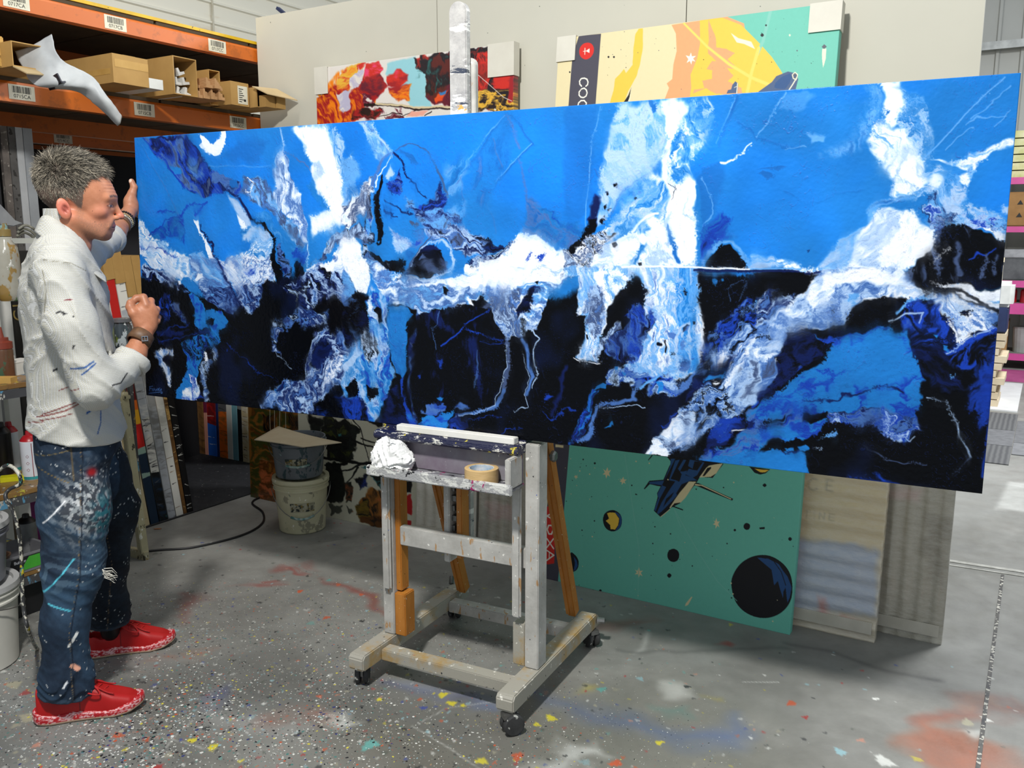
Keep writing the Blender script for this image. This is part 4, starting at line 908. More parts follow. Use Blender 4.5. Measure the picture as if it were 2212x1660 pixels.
# freestanding partition behind the easel
bm_, nt, bs = newmat('board_paint', .6); v = coords(nt)
c = mixc(nt, ramp(nt, noise(nt, .9, 5, .6, v), [(.35, 0.), (.7, 1.)]), 'c8c5b6', 'c0bdae')
c = mixc(nt, ramp(nt, noise(nt, 28, 2, .5, v), [(.765, 0.), (.775, .8)]), c, '50584f')
nt.links.new(c, bs.inputs['Base Color']); bump(nt, bs, noise(nt, 180, 3, .6, v), .06, .001)
YB = 3.6; wb = MB()
xs = [-3.855, -2.62, -1.36, -.268]
for i in range(3): wb.box((xs[i]+.002, YB, .02 if i else .02), (xs[i+1]-.002, YB+.018, 2.70))
wb.box((-3.85, YB+.018, .0), (-.272, YB+.09, .09)); wb.box((-3.85, YB+.018, 2.6), (-.272, YB+.09, 2.69))
for x in xs: wb.box((min(max(x-.03, -3.85), -.34), YB+.018, .09), (min(max(x-.03, -3.85), -.34)+.06, YB+.09, 2.6))
tag(wb.obj('wall_back', bm_), kind='structure')
# dark rubber floor sheet under the rack
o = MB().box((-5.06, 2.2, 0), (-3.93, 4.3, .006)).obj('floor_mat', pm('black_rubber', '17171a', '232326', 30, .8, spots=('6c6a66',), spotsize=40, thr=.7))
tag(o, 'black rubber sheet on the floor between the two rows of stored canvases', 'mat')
# ------------------------------------------------------------ orange pallet rack
MO, nt, bs = newmat('orange_steel', .45); v = coords(nt)
c = mixc(nt, ramp(nt, noise(nt, 9, 6, .7, v), [(.55, 0.), (.62, .75)]), 'c8661c', '94501e')
c = mixc(nt, ramp(nt, noise(nt, 2.2, 3, .5, v), [(.3, 0.), (.7, .5)]), c, 'b45c18'); nt.links.new(c, bs.inputs['Base Color'])
MYel = pm('yellow_edge_paint', 'd8b010', 'c09a10', 10, .5, spots=('4c4420',), thr=.7)
MShelf = pm('dark_shelf_board', '5a4a34', '473a2a', 5, .8)
MLab = pm('label_paper', 'ddd9c6', 'cfcab4', 20, .7); MInk = pm('black_ink', '181818', '202020', 5, .7)
MUp = pm('rack_upright_blue', '2a3458', '1c2340', 6, .45, .3)
FONTY = {}
def text_mesh(s, size, m, name, parent, M, extrude=.0004, cw=None):
    cu_ = bpy.data.curves.new(name, 'FONT'); cu_.body = s; cu_.size = size; cu_.extrude = extrude; cu_.align_x = 'CENTER'; cu_.align_y = 'CENTER'
    if cw: cu_.offset = cw
    o = bpy.data.objects.new(name, cu_); COL.objects.link(o)
    dg = bpy.context.evaluated_depsgraph_get(); me = bpy.data.meshes.new_from_object(o.evaluated_get(dg))
    bpy.data.objects.remove(o); bpy.data.curves.remove(cu_)
    me.name = name; me.materials.clear(); me.materials.append(m)
    t = bpy.data.objects.new(name, me); COL.objects.link(t); t.parent = parent; t.matrix_local = M; return t
def mat_xz(x, y, z, facing='X'):
    """local text plane: facing +X (reads along +Y) or facing -Y (reads along +X)"""
    if facing == 'X': return Matrix(((0, 0, 1, x), (1, 0, 0, y), (0, 1, 0, z), (0, 0, 0, 1)))
    return Matrix(((1, 0, 0, x), (0, 0, -1, y), (0, 1, 0, z), (0, 0, 0, 1)))
rng = random.Random(3)
def barcode(y, x, z, code, parent, h=.062, w=.115):
    lab = MB().box((x, y-w/2, z-h/2), (x+.001, y+w/2, z+h/2)).obj('barcode_label', MLab, parent)
    mb = MB(); yy = y-w*.36
    while yy < y+w*.34:
        t = rng.choice((.0012, .002, .0032)); mb.box((x+.001, yy, z-h*.05), (x+.0014, yy+t, z+h*.40)); yy += t+rng.choice((.0012, .002, .003))
    mb.obj('bars', MInk, lab)
    text_mesh(code, .022, MInk, 'code', lab, mat_xz(x+.0012, y, z-h*.27), .0002)
def beam_mesh(x, y0, y1, z0, z1, front=1):
    """C section rack beam facing +X with a lip"""
    mb = MB(); t = .05
    pr = [(0, z0), (0, z1), (-.012, z1), (-.012, z1-.0), (-t, z1), (-t, z0), (-.002, z0)]
    pr = [(0, z0), (0, z1-.012), (-.006, z1), (-t, z1), (-t, z0)]
    n = len(pr); V = [(x+a, y0, b) for a, b in pr]+[(x+a, y1, b) for a, b in pr]
    mb.add(V, [(i, (i+1) % n, n+(i+1) % n, n+i) for i in range(n)]+[tuple(range(n)), tuple(range(2*n-1, n-1, -1))]); return mb
def rack(name, label, xf, xb, y0, y1, levels, codes):
    r = empty(name, (0, 0, 0), 0, label, 'shelving')
    for k, (z0, z1) in enumerate(levels):
        b = beam_mesh(xf, y0, y1, z0, z1).obj('beam', MO, r)
        for (yy, cd) in codes.get(k, ()): barcode(yy, xf+.0005, (z0+z1)/2, cd, b)
        MB().box((xb, y0, z0), (xb+.045, y1, z1)).obj('beam', MO, r)
        s = MB()
        y = y0+.02; i = 0
        while y < y1-.02:
            s.box((xb, y, z1+.0005), (xf-.004, min(y+.585, y1-.01), z1+.0175)); y += .6
        s.obj('shelf_board', MShelf, r)
    for yy in (y0, y1-.09):
        for xx in (xf-.14, xb+.05):
            u = MB(); u.box((xx, yy, 0), (xx+.08, yy+.09, levels[-1][1]+.25)); 
            u.obj('upright', MUp, r)
        u = MB(); z = .1
        while z < levels[-1][1]: u.bar((xf-.1, yy+.045, z), (xb+.09, yy+.045, z+.6), .03, .02); z += .6
        u.obj('brace', MUp, r)
    return r
def yl(px, py, X): return float(onX(px, py, X)[1])
XR = -3.87; YE = 4.75
rk = rack('pallet_rack', 'front orange pallet rack loaded with long cartons and mouldings', XR, -4.9, .55, YE, [(2.085, 2.172), (2.470, 2.545)],
     {0: [(yl(46, 190, XR), '0715CA'), (yl(311, 225, XR), '0715CB'), (yl(514, 260, XR), '0715CC')], 1: [(yl(35, 5, XR), '0717CA'), (yl(249, 48, XR), '0717CB'), (yl(469, 99, XR), '0717CC')]})
MB().box((-4.9, .56, 2.563), (XR+.004, YE, 2.578)).obj('yellow_edge_board', MYel, rk)
rk2 = rack('pallet_rack', 'rear orange pallet rack standing back to back behind the front one', -5.1, -6.1, .55, 5.2, [(1.20, 1.28), (2.05, 2.135), (2.55, 2.62)], {1: [(yl(136, 297, -5.1), '0714CC')]})
# ------------------------------------------------------------ cartons and mouldings lying across the rack, ends towards the aisle
MCard = pm('cardboard', 'b58f52', 'a98348', 7, .75, bmp=.08); MCardI = pm('cardboard_inside', 'b9a27a', 'ab956c', 7, .8, bmp=.05)
MTape = pm('clear_tape', 'c49c58', 'b88f4c', 10, .12, coat=.6); MWh = pm('white_primed', 'dcdcd6', 'cfcfca', 9, .5); MFoam = pm('foam_sheet', 'bfc1c0', 'a9acad', 8, .5, bmp=.1)
ZS = 2.19
def long_carton(px0, py0, px1, py1, xe, depth, label, open_end=False, group=None, twist=0, flap=0, m=None, name='carton'):
    a = onX(px0, py1, xe); b = onX(px1, py0, xe); y0, y1 = a[1], b[1]; z1 = max(onX((px0+px1)/2, (py0), xe)[2], ZS+.03)
    w = y1-y0; h = z1-ZS; t = .004
    e = empty(name, (xe, (y0+y1)/2, ZS), twist, label, 'box', group); mm = m or MCard; mb = MB()
    mb.box((-depth, -w/2, 0), (0, w/2, t)); mb.box((-depth, -w/2, h-t), (0, w/2, h)); mb.box((-depth, -w/2, t), (0, -w/2+t, h-t)); mb.box((-depth, w/2-t, t), (0, w/2, h-t))
    mb.box((-depth, -w/2+t, t), (-depth+t, w/2-t, h-t))
    if not open_end: mb.box((-t, -w/2+t, t), (0, w/2-t, h-t))
    o = mb.obj('body', mm, e)
    return e, w, h
c, w, h = long_carton(248, 122, 318, 205, -3.62, .95, 'fully taped brown carton jutting from the upper shelf beside the foam sheet')
tp = MB(); tp.box((.0003, -w/2+.01, h*.55), (.001, w/2, h*.82)); tp.box((-.3, -w/2-.001, h*.3), (-.02, -w/2-.0003, h*.5)); tp.box((-.5, -w*.2, h+.0002), (0, w*.15, h+.0008)); tp.obj('tape', MTape, c)
c, w, h = long_carton(378, 125, 423, 212, -3.66, .9, 'tall open brown carton with white frame mouldings inside its end', True)
lin = MB(); lin.box((-.02, -w/2+.004, .004), (-.001, -w/2+.006, h-.004)); lin.obj('liner', MCardI, c)
for i, (yy, zz) in enumerate(((-.03, .012), (.02, .012), (-.03, .052), (.018, .055), (-.005, .095))):
    mb = MB(); prof = [(0, 0), (.038, 0), (.038, .012), (.014, .014), (.012, .036), (0, .036)]
    n = len(prof); M = Matrix.Translation((c.location.x-.8, c.location.y+yy, ZS+zz)) @ Matrix.Rotation(.2*(i-2), 4, 'X')
    V = [M @ Vector((0, a, b)) for a, b in prof]+[M @ Vector((.76, a, b)) for a, b in prof]
    mb.add(V, [tuple(range(n-1, -1, -1)), tuple(range(n, 2*n))]+[(k, (k+1) % n, n+(k+1) % n, n+k) for k in range(n)])
    tag(mb.obj('frame_moulding', MWh), 'white rebated picture frame moulding in the tall open carton', 'moulding', 'white mouldings in the open carton')
a = onX(330, 205, -3.60); mb = MB(); mb.box((-4.5, a[1]+.0, ZS), (-3.62, a[1]+.075, ZS+.045)); tag(mb.obj('timber_batten', MWh), 'flat white batten lying between the two taller cartons on the rack', 'batten')
c, w, h = long_carton(452, 152, 474, 190, -3.80, .6, 'small brown carton half hidden behind the wooden mouldings', True)
MPine = pm('raw_pine', 'c09668', 'a87c50', 30, .7, stretch=(1, 12, 12)); mp2 = pm('raw_pine_pale', 'c8a058', 'b08840', 24, .7, stretch=(1, 10, 10))
base = onX(430, 222, -3.66)
for i in range(8):
    r_, cc = divmod(i, 4); yy = base[1]+.0+cc*.047+r_*.01; zz = ZS+.003+r_*.052+cc*.002
    prof = [(0, 0), (.04, 0), (.04, .014), (.026, .016), (.024, .032), (.012, .034), (.010, .048), (0, .048)]; n = len(prof); xe = -3.66-rng.uniform(0, .05)
    mb = MB(); V = [(xe-.85, yy+p, zz+q_) for p, q_ in prof]+[(xe, yy+p, zz+q_) for p, q_ in prof]
    mb.add(V, [tuple(range(n-1, -1, -1)), tuple(range(n, 2*n))]+[(k, (k+1) % n, n+(k+1) % n, n+k) for k in range(n)])
    tag(mb.obj('frame_moulding', MPine), 'raw reddish wooden frame moulding with stepped profile on the rack shelf', 'moulding', 'raw wooden mouldings stacked on the rack')
c, w, h = long_carton(500, 178, 536, 228, -3.70, .6, 'worn brown carton with a white address label')
sl = MB().box((.0004, -w*.12, h*.08), (.001, w*.42, h*.85)).obj('address_label', MLab, c); 
mb = MB()
for k in range(7): mb.box((.001, -w*.06, h*(.16+.09*k)), (.0013, w*(.1+.03*(k*3 % 5)), h*(.16+.09*k)+.004))
mb.box((.001, w*.2, h*.2), (.0013, w*.32, h*.3)); mb.obj('print', MInk, sl)
c, w, h = long_carton(556, 192, 598, 232, -3.66, .5, 'rightmost brown carton on the rack, its flap hanging open', True)
fl = MB(); fl.add([(0, -w/2-.03, h), (0, w/2, h+.01), (.12, w/2+.03, h-.055), (.10, -w/2-.02, h-.045), (0, -w/2-.03, h-.004), (0, w/2, h+.006), (.12, w/2+.03, h-.059), (.10, -w/2-.02, h-.049)],
   [(0, 1, 2, 3), (7, 6, 5, 4), (0, 4, 5, 1), (1, 5, 6, 2), (2, 6, 7, 3), (3, 7, 4, 0)]); fl.obj('flap', MCardI, c)
fl = MB(); fl.box((.0, -w*.4, 0), (.05, w*.05, .06)); fl.box((.0, w*.08, 0), (.06, w*.5, .065)); fl.obj('inner_flaps', MCard, c)
# far left: pine offcuts and the open carton with foam
for i, (y0, y1, xa) in enumerate(((170, 150, 28), (148, 133, 22), (132, 118, 12))):
    a = onX(-30, y0, -3.7); b = onX(xa, y0-3, -3.7); z0 = ZS+.001+i*.042
    tag(MB().box((-4.6, b[1]-.16, z0), (-3.7, b[1], z0+.038)).obj('pine_offcut', mp2, None, bevel=.004), ('lowest', 'middle', 'topmost')[i]+' sawn pine offcut in the pile at the left end of the rack', 'timber', 'pine offcuts at the left end of the rack')
c, w, h = long_carton(32, 96, 108, 186, -3.62, .8, 'open carton at the left with a grey foam sheet spilling out', True)
fl = MB(); fl.add([(0, -w/2, 0), (0, w/2, 0), (.05, w/2, -.02), (.06, -w/2+.02, -.03), (-.002, -w/2, -.004), (-.002, w/2, -.004), (.048, w/2, -.024), (.058, -w/2+.02, -.034)],
   [(0, 3, 2, 1), (4, 5, 6, 7), (0, 1, 5, 4), (1, 2, 6, 5), (2, 3, 7, 6), (3, 0, 4, 7)]); fl.obj('flap', MCardI, c)
cy, cx = c.location.y, c.location.x
# foam sheet: pieces hung out of the carton
def sheet(name, pts_rows, m, th=.002, sub=8, wob=.006, label=None, cat=None):
    rows = [smooth_path(r, sub) for r in pts_rows]; n = len(rows[0]); cols = [smooth_path([rows[k][i] for k in range(len(rows))], sub) for i in range(n)]
    V = []; m_ = len(cols[0])
    for i in range(n):
        for p in cols[i]: V.append(np.array(p))
    V = np.array(V); V[:, 0] += wob*(noise3(V, 14, 3)+1.2*(1-np.abs(noise3(V, 22, 6)))**3); V[:, 2] += wob*noise3(V, 11, 8)
    F = grid_faces(m_, n); o = mesh_obj(name, V, F, m, None, True)
    md = o.modifiers.new('t', 'SOLIDIFY'); md.thickness = th
    return tag(o, label, cat)
P = lambda px, py, X: onX(px, py, X)
sheet('foam_sheet', [[P(30, 110, -3.72), P(70, 100, -3.66), P(110, 72, -3.60)], [P(50, 150, -3.70), P(90, 130, -3.60), P(125, 122, -3.54)], [P(80, 186, -3.60), P(120, 176, -3.52), P(160, 145, -3.5)],
     [P(160, 196, -3.55), P(190, 190, -3.47), P(200, 170, -3.47)], [P(205, 225, -3.5), P(220, 218, -3.44), P(228, 205, -3.44)], [P(252, 272, -3.48), P(258, 266, -3.45), P(262, 252, -3.45)]], MFoam, label='grey white foam wrapping sheet drooping from the open carton over the beam', cat='wrapping')
a = P(150, 165, -3.50)
mb = MB(); M = Matrix.Translation(Vector(a)) @ Matrix.Rotation(-.25, 4, 'Y') @ Matrix.Rotation(.3, 4, 'X')
for (y0, z0, y1, z1) in ((-.05, -.02, .05, -.014), (-.05, -.02, -.044, .02), (.044, -.02, .05, .016)): mb.box((-.09, y0, z0), (0, y1, z1), M)
tag(mb.obj('aluminium_channel', pm('dark_alloy', '5a5a60', '3c3c42', 9, .35, .7)), 'dark metal channel poking out over the foam sheet', 'channel')
# ------------------------------------------------------------ generic painted canvas standing somewhere
class Frame:
    """canvas plane: bottom-left-front corner, right and up directions"""
    def __init__(s, p0, ur, uu):
        s.p0 = np.array(p0, float); s.ur = np.array(ur, float)/np.linalg.norm(ur); uu = np.array(uu, float); uu -= s.ur*(uu@s.ur); s.uu = uu/np.linalg.norm(uu); s.n = np.cross(s.ur, s.uu)
    def uv(s, x, y):
        r = ray(x, y); p = _C+r*(np.dot(s.p0-_C, s.n)/np.dot(r, s.n)); d = p-s.p0; return d@s.ur, d@s.uu
    def matrix(s):
        a, b, c, o = s.ur, -s.n, s.uu, s.p0
        return Matrix(((a[0], b[0], c[0], o[0]), (a[1], b[1], c[1], o[1]), (a[2], b[2], c[2], o[2]), (0, 0, 0, 1)))
TILES.update({9: (1180, 0, 3.16), 10: (1190, 60, 5.289), 11: (1160, 950, 2.8), 12: (1370, 960, 5.076), 13: (1150, 900, 2.083), 14: (560, 860, 3.174), 15: (670, 90, 2.82), 16: (1560, 120, 6.345)})
def paint_canvas(name, fr, W, Hh, thick, base, pal, layers, m, step=.002, unit=500., label=None, cat='painting', group=None, pre=None, rowz=None, amp=0.0):
    gx = np.linspace(0, W*unit, int(W/step)+1, dtype=np.float32)
    if rowz is None: gy = np.linspace(0, Hh*unit, int(Hh/step)+1, dtype=np.float32)
    else:   # fine rows only where something is painted
        gy = []; z = Hh
        zs = axis(rowz); gy = (Hh-zs[::-1])*unit
    X, Y = np.meshgrid(gx, gy.astype(np.float32)); P = Paint(X, Y, base, pal)
    if pre: pre(P, W*unit, Hh*unit)
    def conv(x, y): u, v = fr.uv(x, y); return (u*unit, (Hh-v)*unit)
    if layers: _run(P, layers, conv)
    o, b = canvas_mesh(name, P, W, Hh, unit, thick, m, None, amp)
    o.matrix_world = fr.matrix(); b.obj('stretcher_frame', pm('canvas_back', 'cfc4ae', 'b8aa90', 8), o)
    return tag(o, label, cat, group)
MPaint = colmat('acrylic_canvas', .55, 0, .35, .25, 900); MGloss = colmat('glossy_canvas', .25, .3)
# ---- teal space comic canvas
TP = dict(t=(108, 192, 172), T=(90, 172, 152), c=(226, 212, 168), g=(74, 72, 84), y=(238, 196, 72), o=(238, 164, 112), O=(234, 150, 100), k=(16, 16, 22), b=(36, 78, 130), n=(20, 36, 66), W=(232, 226, 200), r=(214, 44, 36),
          w=(240, 236, 222), l=(128, 196, 180), a=(246, 210, 100), S=(70, 92, 128), G=(88, 90, 100))
fr = Frame((-1.898, 3.247, 0), (1, 0.0, 0), (0, .255, 2.36))
TL = """
0 P t s.5 w0 :1100,-100 2100,-100 2100,1500 1100,1500
9 P c s.5 w0 :-100,-50 1000,-50 1250,150 1180,760 -100,760
9 P g s.5 w0 :222,246 374,230 335,730 150,730 178,390
9 P c s.4 w0 :60,400 176,390 150,740 40,740
9 P y s.6 w.35 :632,196 662,192 658,330 640,440 615,520 560,620 530,700 430,710 460,620 470,540 530,470 545,500 590,440 595,330 610,230
9 P k s.4 w.1 :580,600 560,650 520,710 560,700
9 P W s.4 w.1 :580,610 570,660 556,695 570,690
9 P o s.5 w0 :855,170 1050,140 1200,100 1350,160 1430,700 800,700 838,600 822,570 860,540 868,440 890,350 885,230
9 P y s.5 w0 :1048,140 1200,120 1330,170 1460,300 1540,390 1600,480 1680,620 1680,720 970,720 990,600 985,510 1030,400 1050,300
9 P o s.5 w.4 :1112,130 1155,260 1160,330 1230,330 1290,360 1240,400 1290,450 1280,470 1180,440 1100,370 1105,200
9 P o s.5 w.5 :1090,470 1130,420 1220,430 1280,520 1240,560 1330,600 1340,640 1160,640 1090,600 1000,640 1010,610 1080,600 1060,550 1130,540 1130,480
9 P W s.5 w0 :1260,225 1310,260 1400,285 1425,335 1350,300 1300,290
9 P w s.4 w0 :952,378 978,385 988,358 994,385 1022,382 1002,400 1018,420 996,414 990,440 980,416 958,430 970,404
9 L a s1.2 w0 t1.5,2.5 :940,160 1100,320 1250,440 1400,530 1620,620
9 L l s1.2 w0 t2.5,2.5 :1530,80 1480,280 1440,370
9 L a s1.2 w0 t2.5,2.5 :1450,330 1400,500 1370,640
9 P S s.5 w0 :1450,625 1540,560 1570,520 1650,488 1700,500 1720,540 1700,620 1640,640 1440,640
9 P b s.6 w1 :1560,560 1650,510 1680,530 1640,600 1560,590
9 L G s.5 w0 t1.4,1.4 :1698,500 1712,515 1700,545 1680,520 1698,500
9 L W s.4 w0 t.7,.7 :1698,494 1716,510 1706,545 1686,535 1680,510 1698,494
9 L W s.4 w0 t.9,.9 :1710,530 1680,580 1640,640
9 P S s.5 w0 :1270,580 1290,555 1310,570 1306,635 1230,640 1240,615 1262,610
9 L W s.4 w0 t.7,.7 :1306,570 1304,600 1300,640
9 L W s.4 w0 t.4,.4 :1284,598 1300,590
9 P G s.4 w0 :1880,320 1897,302 1915,318 1897,336
9 P W s.4 w.1 :1884,335 1912,330 1910,400 1898,440 1890,460 1884,400
9 P k s.4 w0 q :1462,240 1474,228 1486,240 1474,252
9 P k s.4 w0 q :1494,173 1500,166 1507,173 1500,180
9 P k s.4 w0 q :418,389 425,382 432,389 425,397
9 P k s.4 w0 q :455,389 462,382 469,389 462,397
9 P k s.4 w0 q :155,492 160,486 166,492 160,499
9 P W s.5 w0 :1655,240 1662,232 1670,240 1662,250
9 P G s.4 w0 :1706,346 1712,340 1718,346 1712,352
10 P r s.4 w0 q :325,270 335,225 370,185 420,170 465,185 490,230 485,290 450,340 400,362 355,345 330,310
10 L w s.35 w0 t.55,.55 :390,232 388,305
10 L w s.35 w0 t.4,.4 :370,268 410,266
10 P w s.35 w0 :398,266 442,236 440,288
10 L w s.3 w0 t1.1,1.1 :350,668 330,645 328,610 345,583 380,575 412,588 424,620 420,650 400,668
10 L w s.3 w0 t1.1,1.1 :350,700 322,735 322,770 345,795 375,798 402,780 414,745 405,710 380,690 350,700
10 L g s.3 w0 t.18,.18 :305,752 425,742
10 L w s.3 w0 t1.1,1.1 :345,832 315,860 310,900 330,930 370,935 400,900 405,860 380,832 345,832
10 P k s.4 w0 :208,505 214,497 222,505 216,516
0 P g s.5 w0 :1196,940 1232,940 1205,1262 1160,1280
0 P c s.4 w0 :1140,940 1197,940 1163,1290 1100,1290
11 P r s.5 w0 :62,405 108,408 112,500 104,750 62,756 50,740 52,420
11 L w s.3 w0 t1.3,1.3 :102,440 60,463 102,486
11 L w s.3 w0 t1.3,1.3 :70,520 62,545 72,572 88,572 98,545 90,520 70,520
11 L w s.3 w0 t1.2,1.2 :60,600 100,660
11 L w s.3 w0 t1.2,1.2 :100,600 58,655
11 L w s.3 w0 t1.2,1.2 :58,670 102,700 58,732
11 L w s.3 w0 t.8,.8 :74,684 74,718
11 P c s.3 w0 :112,30 160,35 160,50 112,46
12 P k s.4 w0 :200,120 360,140 410,200 385,240 320,390 165,402 105,490 115,495 170,440 290,465 250,540 258,580 215,730 290,800 400,700 500,650 680,430 720,360 860,370 980,215 700,150
12 P b s.4 w0 :400,160 450,160 330,400 160,415 170,435 300,450 350,470 280,600 235,740 220,720 265,590 255,545 310,440 330,395 395,240
12 P b s.4 w0 :450,180 500,170 400,380 470,400 500,420 440,520 350,600 300,740 260,770 250,750 300,640 400,480 450,410 380,395
12 P b s.4 w0 :540,170 570,175 500,300 540,300 580,290 560,340 650,370 690,400 620,400 520,440 460,540 400,600 480,430 500,400 520,330 480,270
12 P b s.4 w0 :610,170 770,200 690,340 640,370 560,330 600,270 640,280 690,290 750,200 700,190 660,190 640,270 590,240
12 P b s.3 w0 :400,590 460,540 470,560 420,620 360,680 300,740 290,730 350,650
12 P c s.4 w0 :820,235 900,220 970,212 900,320 840,358 712,366 790,260
12 P k s.3 w0 :800,262 845,248 840,270 770,350 748,350
12 P c s.4 w0 :600,410 680,412 640,470 560,590 510,640 440,650 400,700 385,700 450,600 500,530 560,460
12 P k s.3 w0 :660,430 700,425 1085,600 1075,620 690,460 660,455
12 L c s.3 w0 t1.1,.7 :672,445 740,452 1060,602
12 L c s.3 w0 t.5,.5 :290,798 390,715
12 L k s.3 w0 t1,1 :420,680 530,720
12 L k s.3 w0 t1,.7 :195,125 155,175
12 L l s.8 w0 t.5,.5 :440,720 510,910
13 P c s.3 w0 :190,262 197,268 205,262 200,270 207,274 199,276 196,284 193,275 186,273 193,268
13 P c s.3 w0 :318,236 330,246 338,228 342,246 354,240 345,256 350,272 338,264 332,280 328,262 316,262 326,252
13 P c s.3 w0 :392,280 402,284 410,272 412,284 424,284 415,293 420,304 410,298 402,308 402,296 391,292 400,288
13 P c s.3 w0 :814,466 822,474 828,458 832,474 844,472 836,484 842,500 832,492 824,506 824,490 812,486 822,480
13 P c s.3 w0 :462,690 472,696 480,678 484,696 498,694 488,704 496,720 484,712 478,728 474,710 460,712 470,702
13 P k s.3 w0 q :318,470 324,440 346,424 372,424 396,442 403,470 396,500 374,516 350,516 328,500
13 P b s.3 w0 q :370,430 396,445 402,472 394,500 374,514 388,490 392,460
13 P y s.3 w.1 :336,436 350,432 372,434 390,460 386,490 372,510 352,508 350,490 330,470 345,460
13 P k s.3 w0 q :607,625 614,605 634,596 654,605 661,625 654,647 634,656 614,646
13 P k s.3 w0 q :606,716 616,706 626,716 616,727
13 P k s.3 w0 q :950,494 956,483 965,480 976,485 980,495 975,507 965,511 954,506
13 P k s.3 w.2 :1022,500 1046,498 1046,508 1022,508
13 P k s.3 w0 q :905,512 911,506 917,512 911,518
13 P k s.3 w0 q :1151,552 1159,543 1168,552 1160,561
13 P k s.3 w0 q :1036,310 1045,302 1054,310 1045,318
13 P k s.4 w0 q :895,755 905,710 935,665 980,635 1030,624 1080,632 1130,665 1160,710 1170,765 1165,820 1140,865 1100,895 1050,908 995,900 945,872 910,825
13 P b s.3 w.2 :1010,634 1060,640 1110,668 1150,720 1166,770 1160,815 1148,840 1140,770 1130,790 1128,820 1105,740 1090,760 1075,690 1040,660
13 L k s.3 w0 t.6,.6 :1085,650 1120,700 1140,760
13 P k s.3 w0 q :170,618 190,622 206,645 208,670 200,690 184,700 160,704
13 P b s.3 w0 :186,630 200,650 204,672 196,690 186,696 192,660
13 P k s.3 w0 :975,225 1070,238 1050,256 1025,262 1000,254
13 P y s.3 w0 :1000,236 1064,242 1046,252 1026,252
13 P c s.3 w.1 :716,812 720,814 700,850 686,854 690,842
13 L l s.8 w0 t.5,.5 :415,170 450,400 480,600 475,820
13 L l s.8 w0 t.5,.5 :640,420 740,600 830,740 920,830
13 P k s.3 w0 q :300,784 306,778 312,784 306,790
13 P k s.3 w0 q :276,211 281,206 286,211 281,216
"""
rs = random.Random(11)
for i in range(95):
    x, y = rs.uniform(1215, 1725), rs.uniform(985, 1350); q = rs.choice((.35, .5, .8)); c = rs.choice('kkc')
    TL += "0 P %s s.3 w0 q :%s\n" % (c, ' '.join('%.1f,%.1f' % (x+q*2*cos(a), y+q*2*sin(a)) for a in (0, 1.26, 2.51, 3.77, 5.03)))
for i in range(40):
    x, y = rs.uniform(1240, 1800), rs.uniform(30, 200); q = rs.choice((.3, .5))
    TL += "0 P %s s.3 w0 :%s\n" % (rs.choice('kG'), ' '.join('%.1f,%.1f' % (x+q*2*cos(a), y+q*2*sin(a)) for a in (0, 1.26, 2.51, 3.77, 5.03)))
HT = 2.372
teal = paint_canvas('canvas_painting', fr, 1.168, HT, .040, 't', TP, TL, MPaint, .0018, 500., 'tall teal space comic canvas with a starship, planets and sideways lettering, leaning on the partition', rowz=[(0, .75, .0018), (.75, 1.95, .02), (1.95, HT, .0018)])
MProt = pm('grey_board_corner', 'd8d4c6', 'cfcabc', 6, .6)
def protector(name, fr, W, Hh, thick, corner, sx, sz, parent):
    mb = MB(); t = .004; g = .0015
    x0, x1 = (-g-t, sx) if corner == 'l' else (W-sx, W+g+t)
    z0, z1 = Hh-sz, Hh+g+t
    mb.box((x0, -g-t-.002, z0), (x1, -g-.002, z1)); mb.box((x0, -g-.002, Hh+g), (x1, thick+g, z1))
    if corner == 'l': mb.box((x0, -g-.002, z0), (x0+t, thick+g, Hh+g))
    else: mb.box((x1-t, -g-.002, z0), (x1, thick+g, Hh+g))
    return mb.obj('corner_protector', MProt, parent)
protector('', fr, 1.168, HT, .04, 'l', .085, .10, teal); protector('', fr, 1.168, HT, .04, 'r', .11, .10, teal)
